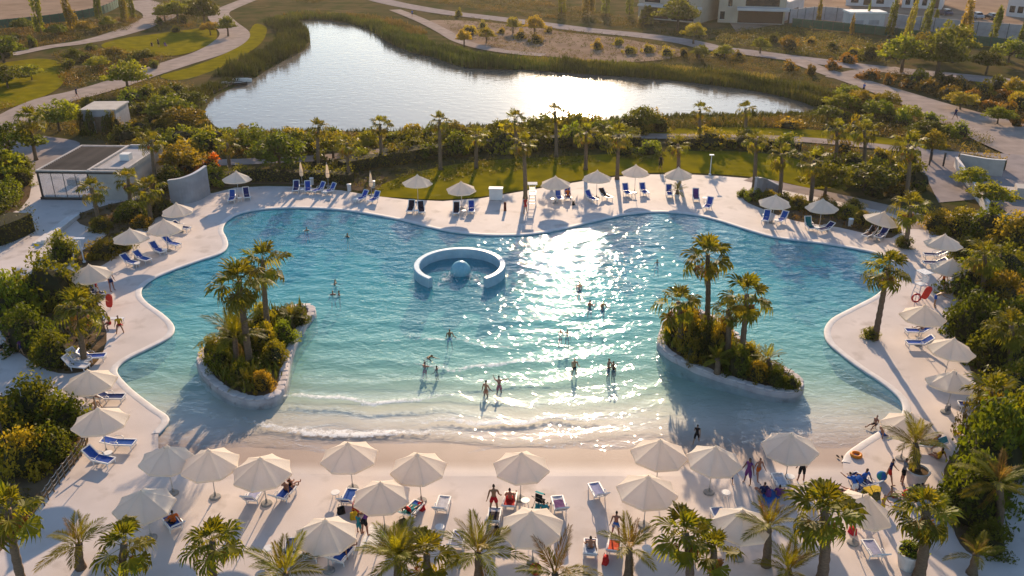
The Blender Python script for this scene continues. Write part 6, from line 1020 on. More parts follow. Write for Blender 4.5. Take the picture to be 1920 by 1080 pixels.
villa((1470, 40), (1505, 26), 'small annex at the corner of the second villa', 6, 4.0, M['villa_white'], [(0.2, 0.7, 0.2, 2.2, 'd')]); villa((1585, 10), (1680, 14), 'pale house behind the grey wall, left', 12, 6.5, M['villa_white'], [(0.1, 0.25, 0.8, 2.6, 'w'), (0.35, 0.5, 0.3, 2.6, 'd'), (0.6, 0.75, 0.8, 2.6, 'w')]); villa((1690, 14), (1765, 18), 'pale house with paired windows behind the grey wall', 12, 6.5, M['villa_white'], [(0.08, 0.2, 0.8, 2.8, 'w'), (0.28, 0.4, 0.8, 2.8, 'w'), (0.5, 0.62, 0.8, 2.8, 'w'), (0.75, 0.92, 0.2, 2.5, 'd')]); villa((1885, 30), (1990, 40), 'pale house at the upper right edge with many windows', 12, 6.5, M['villa_white'], [(0.05, 0.15, 1.0, 2.6, 'w'), (0.2, 0.3, 1.0, 2.6, 'w'), (0.36, 0.46, 1.0, 2.6, 'w')])
k0, k1 = P(1590, 60), P(1655, 60); t = thing('service_kiosk', 'white service kiosk behind the green fence', 'kiosk', k0, math.atan2(k1.y-k0.y, k1.x-k0.x)); w = (k1-k0).length
MB().box(0, w, 0, 4.5, 0, 4.0).build('wall', M['villa_white'], t); MB().box(-0.25, w+0.25, -0.25, 4.75, 4.002, 4.35).build('roof', M['white'], t); MB().box(w*0.15, w*0.4, -0.03, -0.003, 0.1, 2.6).build('door', M['grey_wall'], t); MB().box(w*0.55, w*0.85, -0.03, -0.003, 1.6, 2.6).build('vent', M['grey_wall'], t)
def car(px, label, rz, c, L=4.4):
    t = thing('parked_car', label, 'car', P(*px), R(rz), 'cars parked by the upper right houses'); m = mat('car_paint', c, rough=0.3, spec=0.5)
    prof = [(-2.2, 0.35), (-2.2, 0.8), (-1.9, 0.95), (-1.5, 1.0), (1.2, 0.95), (2.0, 0.82), (2.2, 0.6), (2.2, 0.35)]; v = [(x, s*0.88, z) for s in (-1, 1) for x, z in prof]; n = len(prof)
    obj('body', mesh('body', v, [(i, (i+1) % n, n+(i+1) % n, n+i) for i in range(n)]+[tuple(range(n)), tuple(range(2*n-1, n-1, -1))], m), t)
    prof = [(-1.7, 0.99), (-1.3, 1.45), (0.3, 1.48), (1.1, 0.96)]; v = [(x, s*(0.8 if z < 1.2 else 0.62), z) for s in (-1, 1) for x, z in prof]; n = 4
    obj('cabin_glass', mesh('cabin_glass', v, [(i, (i+1) % n, n+(i+1) % n, n+i) for i in range(n)]+[(0, 1, 2, 3), (7, 6, 5, 4)], M['win']), t); MB().box(-1.25, 0.28, -0.61, 0.61, 1.462, 1.53).build('car_roof', m, t)
    for x in (-1.4, 1.35):
        for s in (-1, 1): wv = MB().tube([(x, s*0.72, 0.33), (x, s*0.92, 0.33)], 0.33, 14).build('wheel', M['dark_metal'], t); MB().tube([(x, s*0.925, 0.33), (x, s*0.935, 0.33)], 0.19, 10).build('rim', M['grey_wall'], wv)
    for s in (-1, 1): MB().box(2.15, 2.215, s*0.62-0.2, s*0.62+0.2, 0.62, 0.74).build('headlight', M['white'], t)
car((1772, 28), 'dark blue car parked left in the row of three', 95, (0.02, 0.03, 0.08)); car((1830, 34), 'silver car parked in the middle of the three', 92, (0.35, 0.36, 0.38)); car((1858, 36), 'dark car parked right in the row of three', 92, (0.03, 0.03, 0.035))
# ------------------------------------------------------------------ people: one skinned body per pose, clothes grown from the body's own faces
M['skin'] = mat('tanned_skin', (0.34, 0.18, 0.10), (0.29, 0.15, 0.085), rough=0.5, scale=8, rand=0.3, spec=0.2); M['hair'] = mat('dark_hair', (0.022, 0.014, 0.010), rough=0.6, scale=30); M['eye'] = mat('eye', (0.02, 0.015, 0.012), rough=0.2)
for n_, c_ in (('red_cloth', (0.50, 0.02, 0.02)), ('navy_cloth', (0.015, 0.03, 0.11)), ('black_cloth', (0.015, 0.014, 0.016)), ('white_cloth', (0.70, 0.68, 0.66)), ('yellow_cloth', (0.62, 0.40, 0.02)), ('blue_cloth', (0.03, 0.12, 0.42)), ('teal_cloth', (0.02, 0.22, 0.25)), ('grey_cloth', (0.20, 0.20, 0.22)), ('orange_cloth', (0.60, 0.14, 0.02)), ('purple_cloth', (0.16, 0.05, 0.20)), ('olive_cloth', (0.16, 0.13, 0.05))): cloth(n_, c_)
def skeleton(torso=0, hip=(0, 0), knee=(0, 0), arm=((6, 8), (6, 8)), elbow=(15, 15), spread=6, head=0, seat=False):
    """joint positions; the figure faces -Y. Angles in degrees: torso > 0 leans back, hip/arm first number forward, second outward"""
    J = {}; B = []; tp = R(torso)
    def up(x, y, z): return Vector((x, y*math.cos(tp)+z*math.sin(tp), -y*math.sin(tp)+z*math.cos(tp)))
    def add(n, p, r, parent=None):
        J[n] = (Vector(p), r if hasattr(r, '__len__') else (r, r))
        if parent: B.append((parent, n))
    add('pelvis', (0, 0, 0), (0.14, 0.10)); add('waist', up(0, 0, 0.17), (0.115, 0.085), 'pelvis'); add('chest', up(0, 0, 0.36), (0.145, 0.105), 'waist'); add('neckbase', up(0, 0.005, 0.50), (0.075, 0.065), 'chest'); add('neck', up(0, -0.005, 0.57), (0.052, 0.055), 'neckbase')
    hd = R(head); hz = lambda y, z: up(0, y*math.cos(hd)-(z-0.57)*math.sin(hd), 0.57+(z-0.57)*math.cos(hd)+y*math.sin(hd))
    add('jaw', hz(-0.025, 0.635), (0.062, 0.07), 'neck'); add('skull', hz(-0.012, 0.715), (0.078, 0.095), 'jaw'); add('crown', hz(-0.005, 0.79), (0.05, 0.065), 'skull'); add('nose', hz(-0.115, 0.69), 0.014, 'skull')
    for i, s in enumerate((-1, 1)):
        k = 'LR'[i]; fw, ou = R(arm[i][0]), R(arm[i][1]); e = R(elbow[i]); d = lambda f: Vector((s*math.sin(ou), -math.sin(f)*math.cos(ou), -math.cos(f)*math.cos(ou)))
        add('shoulder'+k, up(s*0.185, 0, 0.455), (0.068, 0.062), 'chest'); p = J['shoulder'+k][0]; p2 = p+d(fw)*0.15; add('arm'+k, p2, 0.05, 'shoulder'+k); p3 = p+d(fw)*0.29; add('elbow'+k, p3, 0.042, 'arm'+k)
        p4 = p3+d(fw+e)*0.12; add('forearm'+k, p4, 0.042, 'elbow'+k); p5 = p3+d(fw+e)*0.255; add('wrist'+k, p5, 0.027, 'forearm'+k); dn = d(fw+e); p6 = p5+dn*0.085; add('palm'+k, p6, (0.036, 0.020), 'wrist'+k)
        sx = Vector((0, 1, 0)) if abs(dn.y) < 0.8 else Vector((0, 0, 1)); sx = (sx-dn*sx.dot(dn)).normalized(); cu = dn.cross(sx)*s
        for j, l in enumerate((0.062, 0.075, 0.07, 0.055)):
            o_ = sx*(0.027-0.018*j); m1 = p6+o_+dn*0.035; add(f'knuckle{j}{k}', m1, 0.010, 'palm'+k); add(f'finger{j}{k}', m1+dn*l*0.8+cu*l*0.4, 0.008, f'knuckle{j}{k}')
        th = p5+dn*0.035+sx*0.04; add('thumb'+k, th, 0.011, 'wrist'+k); add('thumbtip'+k, th+dn*0.045+sx*0.018, 0.009, 'thumb'+k)
        h, kn = R(hip[i]), R(knee[i]); so = R(spread); dl = lambda f: Vector((s*math.sin(so), -math.sin(f)*math.cos(so), -math.cos(f)*math.cos(so)))
        add('hip'+k, (s*0.095, 0, -0.05), (0.098, 0.092), 'pelvis'); p = J['hip'+k][0]; add('thigh'+k, p+dl(h)*0.2, (0.082, 0.082), 'hip'+k); p2 = p+dl(h)*0.42; add('knee'+k, p2, 0.055, 'thigh'+k)
        p3 = p2+dl(h-kn)*0.15; add('calf'+k, p3+Vector((0, 0.012, 0)), 0.056, 'knee'+k); p4 = p2+dl(h-kn)*0.41; add('ankle'+k, p4, 0.036, 'calf'+k); ft = h-kn; fd = Vector((0, -math.cos(ft), math.sin(ft))) if not seat else Vector((0, -math.cos(ft)*0.6, math.sin(ft)+0.4)).normalized()
        add('heel'+k, p4+dl(ft)*0.045-fd*0.02, 0.034, 'ankle'+k); add('toe'+k, p4+dl(ft)*0.055+fd*0.17, (0.042, 0.022), 'heel'+k)
    return J, B
POSES = {'stand': dict(spread=5), 'stand_wide': dict(arm=((14, 14), (-8, 14)), elbow=(30, 12), spread=8), 'walk': dict(hip=(24, -18), knee=(8, 24), arm=((-22, 8), (24, 8)), elbow=(14, 22), torso=-4), 'arms_up': dict(arm=((100, 30), (70, 35)), elbow=(35, 55)), 'wade': dict(arm=((30, 20), (14, 26)), elbow=(30, 40)), 'wade_low': dict(arm=((55, 24), (40, 14)), elbow=(40, 55), head=8), 'splash': dict(arm=((50, 50), (75, 12)), elbow=(25, 40), torso=-10),
    'hold': dict(arm=((38, 6), (44, 6)), elbow=(70, 66)), 'bend': dict(torso=-58, hip=(8, 8), knee=(10, 10), arm=((62, 4), (74, 4)), elbow=(10, 16), head=-20), 'recline': dict(torso=42, hip=(86, 84), knee=(4, 22), arm=((10, 16), (4, 18)), elbow=(30, 42), seat=True, spread=7), 'sit': dict(torso=-8, hip=(84, 82), knee=(78, 82), arm=((32, 10), (28, 10)), elbow=(42, 48), seat=True, spread=10), 'sit_ground': dict(torso=12, hip=(96, 100), knee=(36, 52), arm=((-24, 16), (20, 12)), elbow=(6, 40), seat=True, spread=10), 'lie': dict(torso=82, hip=(90, 86), knee=(2, 16), arm=((70, 24), (86, 14)), elbow=(20, 30), seat=True)}
BODY = {}
def body(pose):
    if pose in BODY: return BODY[pose]
    kw = POSES[pose]; J, B = skeleton(**kw); names = list(J); ix = {n: i for i, n in enumerate(names)}
    me = bpy.data.meshes.new('skeleton'); me.from_pydata([tuple(J[n][0]) for n in names], [(ix[a], ix[b]) for a, b in B], [])
    o = bpy.data.objects.new('skeleton', me); COL.objects.link(o); md = o.modifiers.new('skin', 'SKIN'); md.branch_smoothing = 0.6; md.use_smooth_shade = True
    for i, n in enumerate(names): me.skin_vertices[0].data[i].radius = J[n][1]
    me.skin_vertices[0].data[ix['pelvis']].use_root = True
    sb = o.modifiers.new('sub', 'SUBSURF'); sb.levels = 1; sb.render_levels = 1
    dg = bpy.context.evaluated_depsgraph_get(); bm_ = bpy.data.meshes.new_from_object(o.evaluated_get(dg)); bpy.data.objects.remove(o); bm_.name = 'body'
    v = np.array([q.co for q in bm_.vertices]); low = v[:, 2].min() if not kw.get('seat') else -0.10
    off = np.array([0, 0, -low]); v = v+off
    for i, q in enumerate(bm_.vertices): q.co = v[i]
    bm_.materials.clear(); bm_.materials.append(M['skin'])
    # nearest bone of every face
    P0 = np.array([J[a][0] for a, b in B])+off; P1 = np.array([J[b][0] for a, b in B])+off; r0 = np.array([np.mean(J[a][1]) for a, b in B]); r1 = np.array([np.mean(J[b][1]) for a, b in B])
    fc = np.array([p.center for p in bm_.polygons]); d = P1-P0; t = np.clip(((fc[:, None]-P0)*d).sum(-1)/np.maximum((d*d).sum(-1), 1e-9), 0, 1)
    dist = np.linalg.norm(fc[:, None]-(P0+d*t[..., None]), axis=-1)/(r0+(r1-r0)*t); nb = dist.argmin(1)
    BODY[pose] = (bm_, v, [B[i] for i in nb], fc, J, off); return BODY[pose]
def garment(pose, kind, m):
    key = ('garment', pose, kind, m)
    if key in MESHES: return MESHES[key]
    bm_, v, nb, fc, J, off = body(pose); sel = []
    leg = {'hip', 'thigh'}; tor = {'waist', 'chest', 'neckbase', 'shoulder'}
    hc = np.array(J['skull'][0])+off; hu = np.array(J['crown'][0]-J['jaw'][0]); hu /= np.linalg.norm(hu); hf = np.array(J['nose'][0]-J['skull'][0]); hf /= np.linalg.norm(hf)
    for i, (a, b) in enumerate(nb):
        s = b.rstrip('LR'); w = False
        if kind == 'shorts': w = s in leg or (b == 'waist' and (fc[i]-off-np.array(J['pelvis'][0])) @ np.array(J['waist'][0]) < 0.012)
        elif kind == 'briefs': w = s == 'hip' or (b == 'waist' and (fc[i]-off) @ np.array(J['waist'][0]) < 0.010)
        elif kind == 'shirt': w = s in tor or s == 'arm'
        elif kind == 'swimsuit': w = s in {'waist', 'chest', 'neckbase', 'hip'}
        elif kind == 'dress': w = s in tor or s in leg or s == 'knee'
        elif kind in ('hair', 'long_hair'):
            q = fc[i]-hc; w = (b in ('skull', 'crown', 'jaw') ) and (q @ hu > 0.035 or (q @ hf < 0.0 and q @ hu > (-0.06 if kind == 'hair' else -0.10)))
            if kind == 'long_hair' and b in ('neck', 'neckbase') and q @ hf < -0.0: w = True
        if w: sel.append(i)
    if not sel: return None
    use = sorted({vi for i in sel for vi in bm_.polygons[i].vertices}); mp = {vi: k for k, vi in enumerate(use)}; th = {'hair': 0.022, 'long_hair': 0.034, 'shorts': 0.020, 'dress': 0.022}.get(kind, 0.012)
    vv = [tuple(v[vi]+np.array(bm_.vertices[vi].normal)*th) for vi in use]; MESHES[key] = mesh(kind, vv, [[mp[q] for q in bm_.polygons[i].vertices] for i in sel], M[m], True); return MESHES[key]
EYE = MB().lathe([(0, -0.011), (0.009, -0.006), (0.011, 0), (0.009, 0.006), (0, 0.011)], 8).mesh('eye', M['eye'])
def person(px, label, pose='stand', rz=0, wear=(('shorts', 'red_cloth'),), hair='hair', z=0.0, s=1.0, group=None):
    """rz: 0 faces the camera, 180 looks away from it"""
    bm_, v, nb, fc, J, off = body(pose); o = tag(obj('person', bm_, None, P(px[0], px[1], max(z, 0) if z >= 0 else WL), (0, 0, R(rz)), s), label, 'person', group); o.location.z = z
    for k, m in wear:
        g = garment(pose, k, m)
        if g: obj(k, g, o)
    g = garment(pose, hair, 'hair')
    if g: obj('hair', g, o)
    for q in (-1, 1):
        e = J['skull'][0]+Vector(off)+(J['nose'][0]-J['skull'][0])*0.72+Vector((q*0.030, 0, 0)); e += (J['crown'][0]-J['skull'][0])*0.12; obj('eye', EYE, o, e)
    return o
S = lambda c: (('shorts', c),)
# bathers in the pool; z is where their feet are, so that the water reaches waist or chest
for px, lb, po, rz, we, dz, sc in [((575, 432), 'bather up to the chest near the back left pool wall', 'wade', 30, S('navy_cloth'), -1.45, 1), ((652, 444), 'dark haired bather right of the one by the back left wall', 'wade', -40, (('swimsuit', 'black_cloth'),), -1.42, 1), ((628, 532), 'lone bather left of the ring fountain', 'wade_low', 80, S('navy_cloth'), -1.42, 1), ((624, 552), 'pale bather, left of the two side by side below', 'wade', 10, S('white_cloth'), -1.45, 1), ((636, 553), 'darker bather, right of the two side by side', 'hold', -70, S('black_cloth'), -1.42, 1),
    ((843, 630), 'single bather below the ring fountain opening', 'wade_low', 20, S('blue_cloth'), -1.22, 1), ((797, 668), 'bather leaning over beside the splashing pair', 'bend', 60, S('black_cloth'), -1.0, 1), ((796, 690), 'child wading left in the splashing pair', 'splash', 160, S('red_cloth'), -0.82, 0.8), ((819, 694), 'child wading right in the splashing pair', 'wade', -120, S('navy_cloth'), -0.85, 0.78), ((911, 730), 'bather standing left in the breaking wave', 'stand_wide', 140, S('orange_cloth'), -0.82, 0.95), ((936, 722), 'bather with raised arms right in the breaking wave', 'splash', 190, S('red_cloth'), -0.84, 0.95),
    ((1086, 540), 'slim bather standing in the sun glitter, upper', 'stand', 200, S('black_cloth'), -1.22, 1), ((1106, 575), 'bather left of the pair in the glitter', 'hold', 150, S('navy_cloth'), -1.25, 1), ((1130, 576), 'bather right of the pair in the glitter', 'wade_low', 30, S('black_cloth'), -1.25, 1), ((1051, 624), 'child left of the small pair in the glitter', 'wade', 40, S('red_cloth'), -1.05, 0.85), ((1064, 624), 'child right of the small pair in the glitter', 'wade', -30, S('navy_cloth'), -1.05, 0.85), ((1077, 688), 'bather in dark trunks wading towards the beach', 'hold', 10, S('black_cloth'), -0.84, 0.98), ((1141, 690), 'parent standing left, holding the child', 'hold', 60, S('navy_cloth'), -0.84, 1.0), ((1150, 694), 'bather in dark top beside the parent', 'stand_wide', -70, (('swimsuit', 'black_cloth'),), -0.84, 0.98), ((1232, 492), 'distant head of a swimmer near the right back', 'wade', 0, S('navy_cloth'), -1.5, 1)]:
    person(px, lb, po, rz, we, 'hair', dz-(0.28 if dz > -1.1 else 0.06), sc, 'bathers in the pool')
for px, lb, po, rz, we, hr, z, sc in [((1305, 832), 'dark clad child at the water edge between the twin umbrellas', 'walk', 160, (('dress', 'black_cloth'),), 'hair', -0.08, 0.75), ((1372, 904), 'small child in dark clothes right of the twin umbrella', 'walk', 30, (('dress', 'navy_cloth'),), 'hair', 0, 0.62), ((1401, 906), 'woman in dark dress walking on the shaded beach', 'stand_wide', -50, (('dress', 'purple_cloth'),), 'long_hair', 0, 0.95), ((1420, 898), 'tanned child right of the woman in the dark dress', 'walk', 20, S('orange_cloth'), 'hair', 0, 0.85), ((1501, 902), 'person with long dark hair under the umbrella', 'stand', 180, (('dress', 'black_cloth'),), 'long_hair', 0, 1.0),
    ((1640, 798), 'child lying in the shallow water at the right', 'sit_ground', -60, S('black_cloth'), 'hair', -0.06, 0.75), ((1654, 815), 'bather in blue trunks sitting by the deck edge, right', 'sit_ground', 110, S('blue_cloth'), 'hair', 0.02, 0.95), ((1664, 905), 'person in navy top with red shorts by the towels', 'walk', 60, (('shirt', 'navy_cloth'), ('shorts', 'red_cloth')), 'hair', 0, 0.95), ((1690, 908), 'person in grey shirt beside the potted palm', 'hold', 80, (('shirt', 'grey_cloth'), ('shorts', 'black_cloth')), 'hair', 0, 1.0), ((1651, 968), 'person in yellow dress near the bottom right palm', 'hold', 30, (('dress', 'yellow_cloth'),), 'hair', 0, 0.8),
    ((926, 962), 'man in red shorts standing with his back turned', 'stand_wide', 178, S('red_cloth'), 'hair', 0, 1.05), ((684, 1004), 'person with dark hair stooping behind the small umbrella', 'bend', 150, (('shirt', 'purple_cloth'), ('shorts', 'black_cloth')), 'hair', 0, 1.0), ((746, 1003), 'person sitting on the sand by the small umbrella pole', 'sit_ground', 170, S('black_cloth'), 'hair', 0.02, 0.9), ((211, 545), 'person in white shirt and dark shorts beside the left umbrella', 'stand', 60, (('shirt', 'white_cloth'), ('shorts', 'navy_cloth')), 'hair', 0, 1.05), ((185, 560), 'person in red near the left lounger', 'stand', 120, (('shirt', 'red_cloth'), ('shorts', 'white_cloth')), 'hair', 0, 1.0),
    ((206, 606), 'lifeguard in yellow shirt sitting left', 'sit', -30, (('shirt', 'yellow_cloth'), ('shorts', 'red_cloth')), 'hair', 0.42, 1.0), ((224, 610), 'lifeguard in yellow shirt sitting right, nearer the pool', 'sit', 20, (('shirt', 'yellow_cloth'), ('shorts', 'red_cloth')), 'hair', 0.42, 1.0), ((7, 668), 'person in white shirt at the left edge of the plaza', 'walk', 90, (('shirt', 'white_cloth'), ('shorts', 'black_cloth')), 'hair', 0, 1.0), ((25, 660), 'person in black beside the left edge walkers', 'walk', 60, (('dress', 'black_cloth'),), 'long_hair', 0, 0.95), ((42, 664), 'child in purple behind the left edge walkers', 'walk', 80, (('shirt', 'purple_cloth'), ('shorts', 'navy_cloth')), 'hair', 0, 0.75),
    ((145, 184), 'walker in dark clothes on the left path', 'walk', 100, (('shirt', 'navy_cloth'), ('shorts', 'black_cloth')), 'hair', 0, 1.0), ((285, 86), 'dark clad person left of the group on the upper lawn', 'sit_ground', 20, (('dress', 'black_cloth'),), 'long_hair', 0.02, 1.0), ((298, 88), 'dark clad person in the middle of the lawn group', 'stand', -20, (('dress', 'black_cloth'),), 'hair', 0, 1.0), ((310, 86), 'dark clad person right of the lawn group', 'sit_ground', 40, (('dress', 'purple_cloth'),), 'hair', 0.02, 1.0), ((1790, 224), 'walker in dark blue on the right path', 'walk', -60, (('shirt', 'navy_cloth'), ('shorts', 'navy_cloth')), 'hair', 0, 1.0), ((773, 32), 'walker in blue on the lakeside path, top', 'walk', 40, (('shirt', 'blue_cloth'), ('shorts', 'navy_cloth')), 'hair', 0, 1.05), ((1618, 176), 'walker in blue on the right path near the lake end', 'walk', 120, (('shirt', 'blue_cloth'), ('shorts', 'black_cloth')), 'hair', 0, 1.05), ((985, 400), 'lifeguard in red shorts standing by the back lifeguard chair', 'stand_wide', 40, (('shirt', 'red_cloth'), ('shorts', 'red_cloth')), 'hair', 0, 1.0), ((1238, 318), 'person in dark clothes on the lawn behind the back umbrellas', 'stand', 160, (('dress', 'black_cloth'),), 'hair', 0, 1.0),
    ((1578, 922), 'tanned sunbather lying on a towel, bottom right', 'lie', 250, (('briefs', 'black_cloth'),), 'long_hair', 0.04, 1.0), ((1430+30, 930), 'person in purple sitting under the umbrella', 'sit_ground', 160, (('shirt', 'purple_cloth'),), 'hair', 0.02, 0.95)]:
    person(px, lb, po, rz, we, hr, z, sc)
def on_lounger(px, head, label, pose, wear, hair='hair', dx=-0.1, s=1.0):
    c = P(*px); a = R(head); o = person(px, label, pose, head+90, wear, hair, 0.37, s); o.location = (c.x+dx*math.cos(a), c.y+dx*math.sin(a), 0.37)
on_lounger((530, 940), 72, 'sunbather with bare back sitting on the blue lounger', 'sit_ground', S('navy_cloth'), dx=0.45); on_lounger((536, 934), 72, 'companion beside the bare backed sunbather', 'sit_ground', (('swimsuit', 'black_cloth'),), dx=0.6, s=0.8); on_lounger((955, 955), 84, 'sunbather sitting on the red towel', 'sit_ground', S('red_cloth'), dx=0.3); on_lounger((1106, 1046), 84, 'sunbather with bent head sitting on the pale blue towel', 'sit_ground', S('grey_cloth'), dx=0.25); on_lounger((1150, 1036), 78, 'sunbather standing over the orange towel', 'stand_wide', S('blue_cloth'), dx=0.75, s=0.9)
on_lounger((768, 970), 62, 'sunbather in red reclining on the teal towel', 'recline', (('shirt', 'red_cloth'), ('shorts', 'teal_cloth')), dx=0.05); on_lounger((170, 750), -8, 'sunbather lying under the umbrella behind the white loungers', 'recline', (('briefs', 'orange_cloth'),), dx=0.05); on_lounger((1780, 540), 190, 'sunbather in white leaning back, right side deck', 'recline', (('shirt', 'white_cloth'), ('shorts', 'white_cloth')), dx=0.05); on_lounger((1742, 842), 168, 'sunbather reclining beside the potted palm', 'recline', (('swimsuit', 'yellow_cloth'),), 'long_hair', dx=0.05); on_lounger((1730, 624), 176, 'person in blue sitting at the head of the upper blue lounger', 'sit_ground', (('shirt', 'blue_cloth'), ('shorts', 'grey_cloth')), dx=-0.1); on_lounger((1064, 372), -88, 'tanned person sitting low on the back deck lounger', 'sit_ground', (('shirt', 'orange_cloth'),), dx=0.3); on_lounger((1622, 915), 118, 'sunbather in patterned shirt among the towels', 'sit_ground', (('shirt', 'blue_cloth'), ('shorts', 'olive_cloth')), dx=0.2); on_lounger((330, 995), 130, 'person in rust coloured shirt behind the dark full palm', 'sit_ground', (('shirt', 'orange_cloth'), ('shorts', 'black_cloth')), dx=0.2); on_lounger((1636, 442), -140, 'dark clad person in the shade of the tilted umbrella', 'sit_ground', (('dress', 'black_cloth'),), dx=0.1); on_lounger((636, 1058), 70, 'person in pink white top under the large bottom umbrella', 'sit_ground', (('shirt', 'white_cloth'), ('shorts', 'navy_cloth')), dx=0.5); on_lounger((584, 1052), 75, 'dark clad person on the navy lounger, bottom', 'recline', (('shirt', 'black_cloth'), ('shorts', 'navy_cloth')), dx=0.1)

t = thing('white_bench', 'white bench of the two seated lifeguards, left deck', 'bench', P(215, 606), R(-5)); MB().box(-0.75, 0.75, -0.2, 0.22, 0.36, 0.42).build('seat', M['resin'], t)
for s_ in (-1, 1):
    for y_ in (-0.14, 0.16): MB().tube([(s_*0.65, y_, 0.36), (s_*0.68, y_, 0)], 0.03, 6).build('leg', M['resin'], t)
for px, lb, po, rz, we, hr, z, sc in [((1672, 930), 'child in red sitting on the sand by the potted palm', 'sit_ground', 60, S('red_cloth'), 'hair', 0.02, 0.75), ((1702, 945), 'person in dark clothes stooping by the white pot', 'bend', 90, (('shirt', 'black_cloth'), ('shorts', 'olive_cloth')), 'hair', 0, 0.95), ((1545, 940), 'person in white sitting behind the large bottom right palm', 'sit_ground', 140, (('shirt', 'white_cloth'),), 'hair', 0.02, 0.95), ((1600, 935), 'person with bent back beside the blue push chair', 'bend', 200, (('shirt', 'blue_cloth'), ('shorts', 'white_cloth')), 'hair', 0, 0.95), ((1632, 985), 'child beside the half hidden umbrella, bottom right', 'walk', 120, S('orange_cloth'), 'hair', 0, 0.75), ((1430, 925), 'person in navy sitting left under the umbrella', 'sit_ground', 190, (('shirt', 'navy_cloth'),), 'hair', 0.02, 0.95),
    ((674, 1000), 'child beside the stooping person', 'stand', 150, (('dress', 'teal_cloth'),), 'hair', 0, 0.7), ((672, 962), 'person in pink top kneeling by the yellow bag', 'sit_ground', 100, (('shirt', 'red_cloth'),), 'hair', 0.02, 0.9), ((1020, 960), 'person in teal top by the green push chair', 'sit_ground', 170, (('shirt', 'teal_cloth'), ('shorts', 'black_cloth')), 'hair', 0.02, 0.95), ((1765, 545), 'person in orange standing by the right lounger', 'stand_wide', -60, (('shirt', 'orange_cloth'), ('shorts', 'black_cloth')), 'hair', 0, 1.0), ((1750, 575), 'lifeguard in blue shorts leaning by the life ring', 'bend', 70, S('blue_cloth'), 'hair', 0, 1.0), ((1760, 860), 'person in yellow by the white lounger, right beach', 'sit_ground', 200, (('shirt', 'yellow_cloth'),), 'long_hair', 0.02, 0.95), ((182, 768), 'person in orange sitting under the left umbrella', 'sit_ground', 40, S('orange_cloth'), 'long_hair', 0.02, 0.95)]:
    person(px, lb, po, rz, we, hr, z, sc)
# ------------------------------------------------------------------ small things on the beach
def ball_of(px, label, r, ms, z=None):
    t = thing('beach_ball', label, 'ball', P(*px)); n = 6
    for k in range(n):
        v = []; f = []
        for i in range(9):
            th = math.pi*i/8
            for j in range(5): a = 2*math.pi*(k+j/4)/n; v.append((r*math.sin(th)*math.cos(a), r*math.sin(th)*math.sin(a), r+r*math.cos(th)))
        obj('ball_panel', mesh('ball_panel', v, [(i*5+j, i*5+5+j, i*5+6+j, i*5+1+j) for i in range(8) for j in range(4)], M[ms[k % len(ms)]], True), t)
ball_of((1652, 900), 'blue beach ball beside the person in navy top', 0.28, ('blue_cloth', 'teal_cloth')); ball_of((1004, 1076), 'red and yellow ball at the bottom edge, centre', 0.3, ('red_cloth', 'yellow_cloth'))
q = P(1605, 855); tag(torus(MB(), 0.26, 0.09).build('swim_ring', M['orange_p'], None, (q.x, q.y, 0.09), smooth=True), 'orange swim ring lying on the right beach', 'swim ring')
for x, y, lb in ((1571, 856, 'left dark flip-flop on the right beach'), (1579, 857, 'right dark flip-flop on the right beach')):
    q = P(x, y); t = thing('flip_flop', lb, 'sandal', q, rnd.uniform(1, 2)); mb = MB(); v = [(0.14*math.cos(a)*1.1, 0.055*math.sin(a)*(1+0.25*math.cos(a)), z) for z in (0.001, 0.025) for a in [2*math.pi*i/14 for i in range(14)]]
    mb.add(v, [(i, (i+1) % 14, 14+(i+1) % 14, 14+i) for i in range(14)]+[tuple(range(14, 28))]).build('sole', M['black_cloth'], t); MB().tube([(-0.02, -0.05, 0.02), (0.05, 0, 0.07), (-0.02, 0.05, 0.02)], 0.008, 5).build('strap', M['black_cloth'], t)
def bag(px, label, m, w=0.42, h=0.36):
    t = thing('beach_bag', label, 'bag', P(*px), rnd.uniform(0, 3)); v = [(x*w*0.5*(1-0.12*(z > 0)), y*0.13*(1-0.3*(z > 0)), z*h) for z in (0, 0.5, 1) for x, y in ((-1, -1), (0, -1.25), (1, -1), (1, 1), (0, 1.25), (-1, 1))]
    f = [(k*6+i, k*6+(i+1) % 6, k*6+6+(i+1) % 6, k*6+6+i) for k in range(2) for i in range(6)]+[tuple(range(12, 18))]; obj('bag_body', mesh('bag_body', v, f, M[m], True), t)
    for s in (-1, 1): MB().tube([(-w*0.25, s*0.08, h), (-w*0.2, s*0.09, h+0.16), (w*0.2, s*0.09, h+0.16), (w*0.25, s*0.08, h)], 0.012, 5).build('handle', M[m], t)
for p_, lb, m in [((640, 962), 'dark bag left of the blue lounger at the foam umbrella', 'black_cloth'), ((664, 972), 'yellow bag right of the blue lounger at the foam umbrella', 'yellow_cloth'), ((668, 955), 'red bag beside the blue lounger at the foam umbrella', 'red_cloth'), ((790, 955), 'red bag by the teal towel', 'red_cloth'), ((755, 985), 'lime bag left of the teal towel', 'olive_cloth'), ((1008, 958), 'green backpack on the sand right of the person in red', 'teal_cloth'), ((932, 1000), 'black bag under the white lounger, centre', 'black_cloth'), ((1135, 1055), 'red bag between the two seated sunbathers', 'red_cloth'), ((1440, 928), 'purple bag by the umbrella of the dark haired person', 'purple_cloth'), ((1642, 935), 'brown bag among the towels, bottom right', 'olive_cloth'), ((1700, 930), 'red bag by the potted palm', 'red_cloth'), ((1776, 770), 'grey bag on the shaded right deck', 'grey_cloth'), ((1598, 1000), 'pink bag behind the half hidden umbrella, bottom right', 'red_cloth'), ((1075, 384), 'dark bag on the back deck loungers', 'black_cloth')]: bag(p_, lb, m)
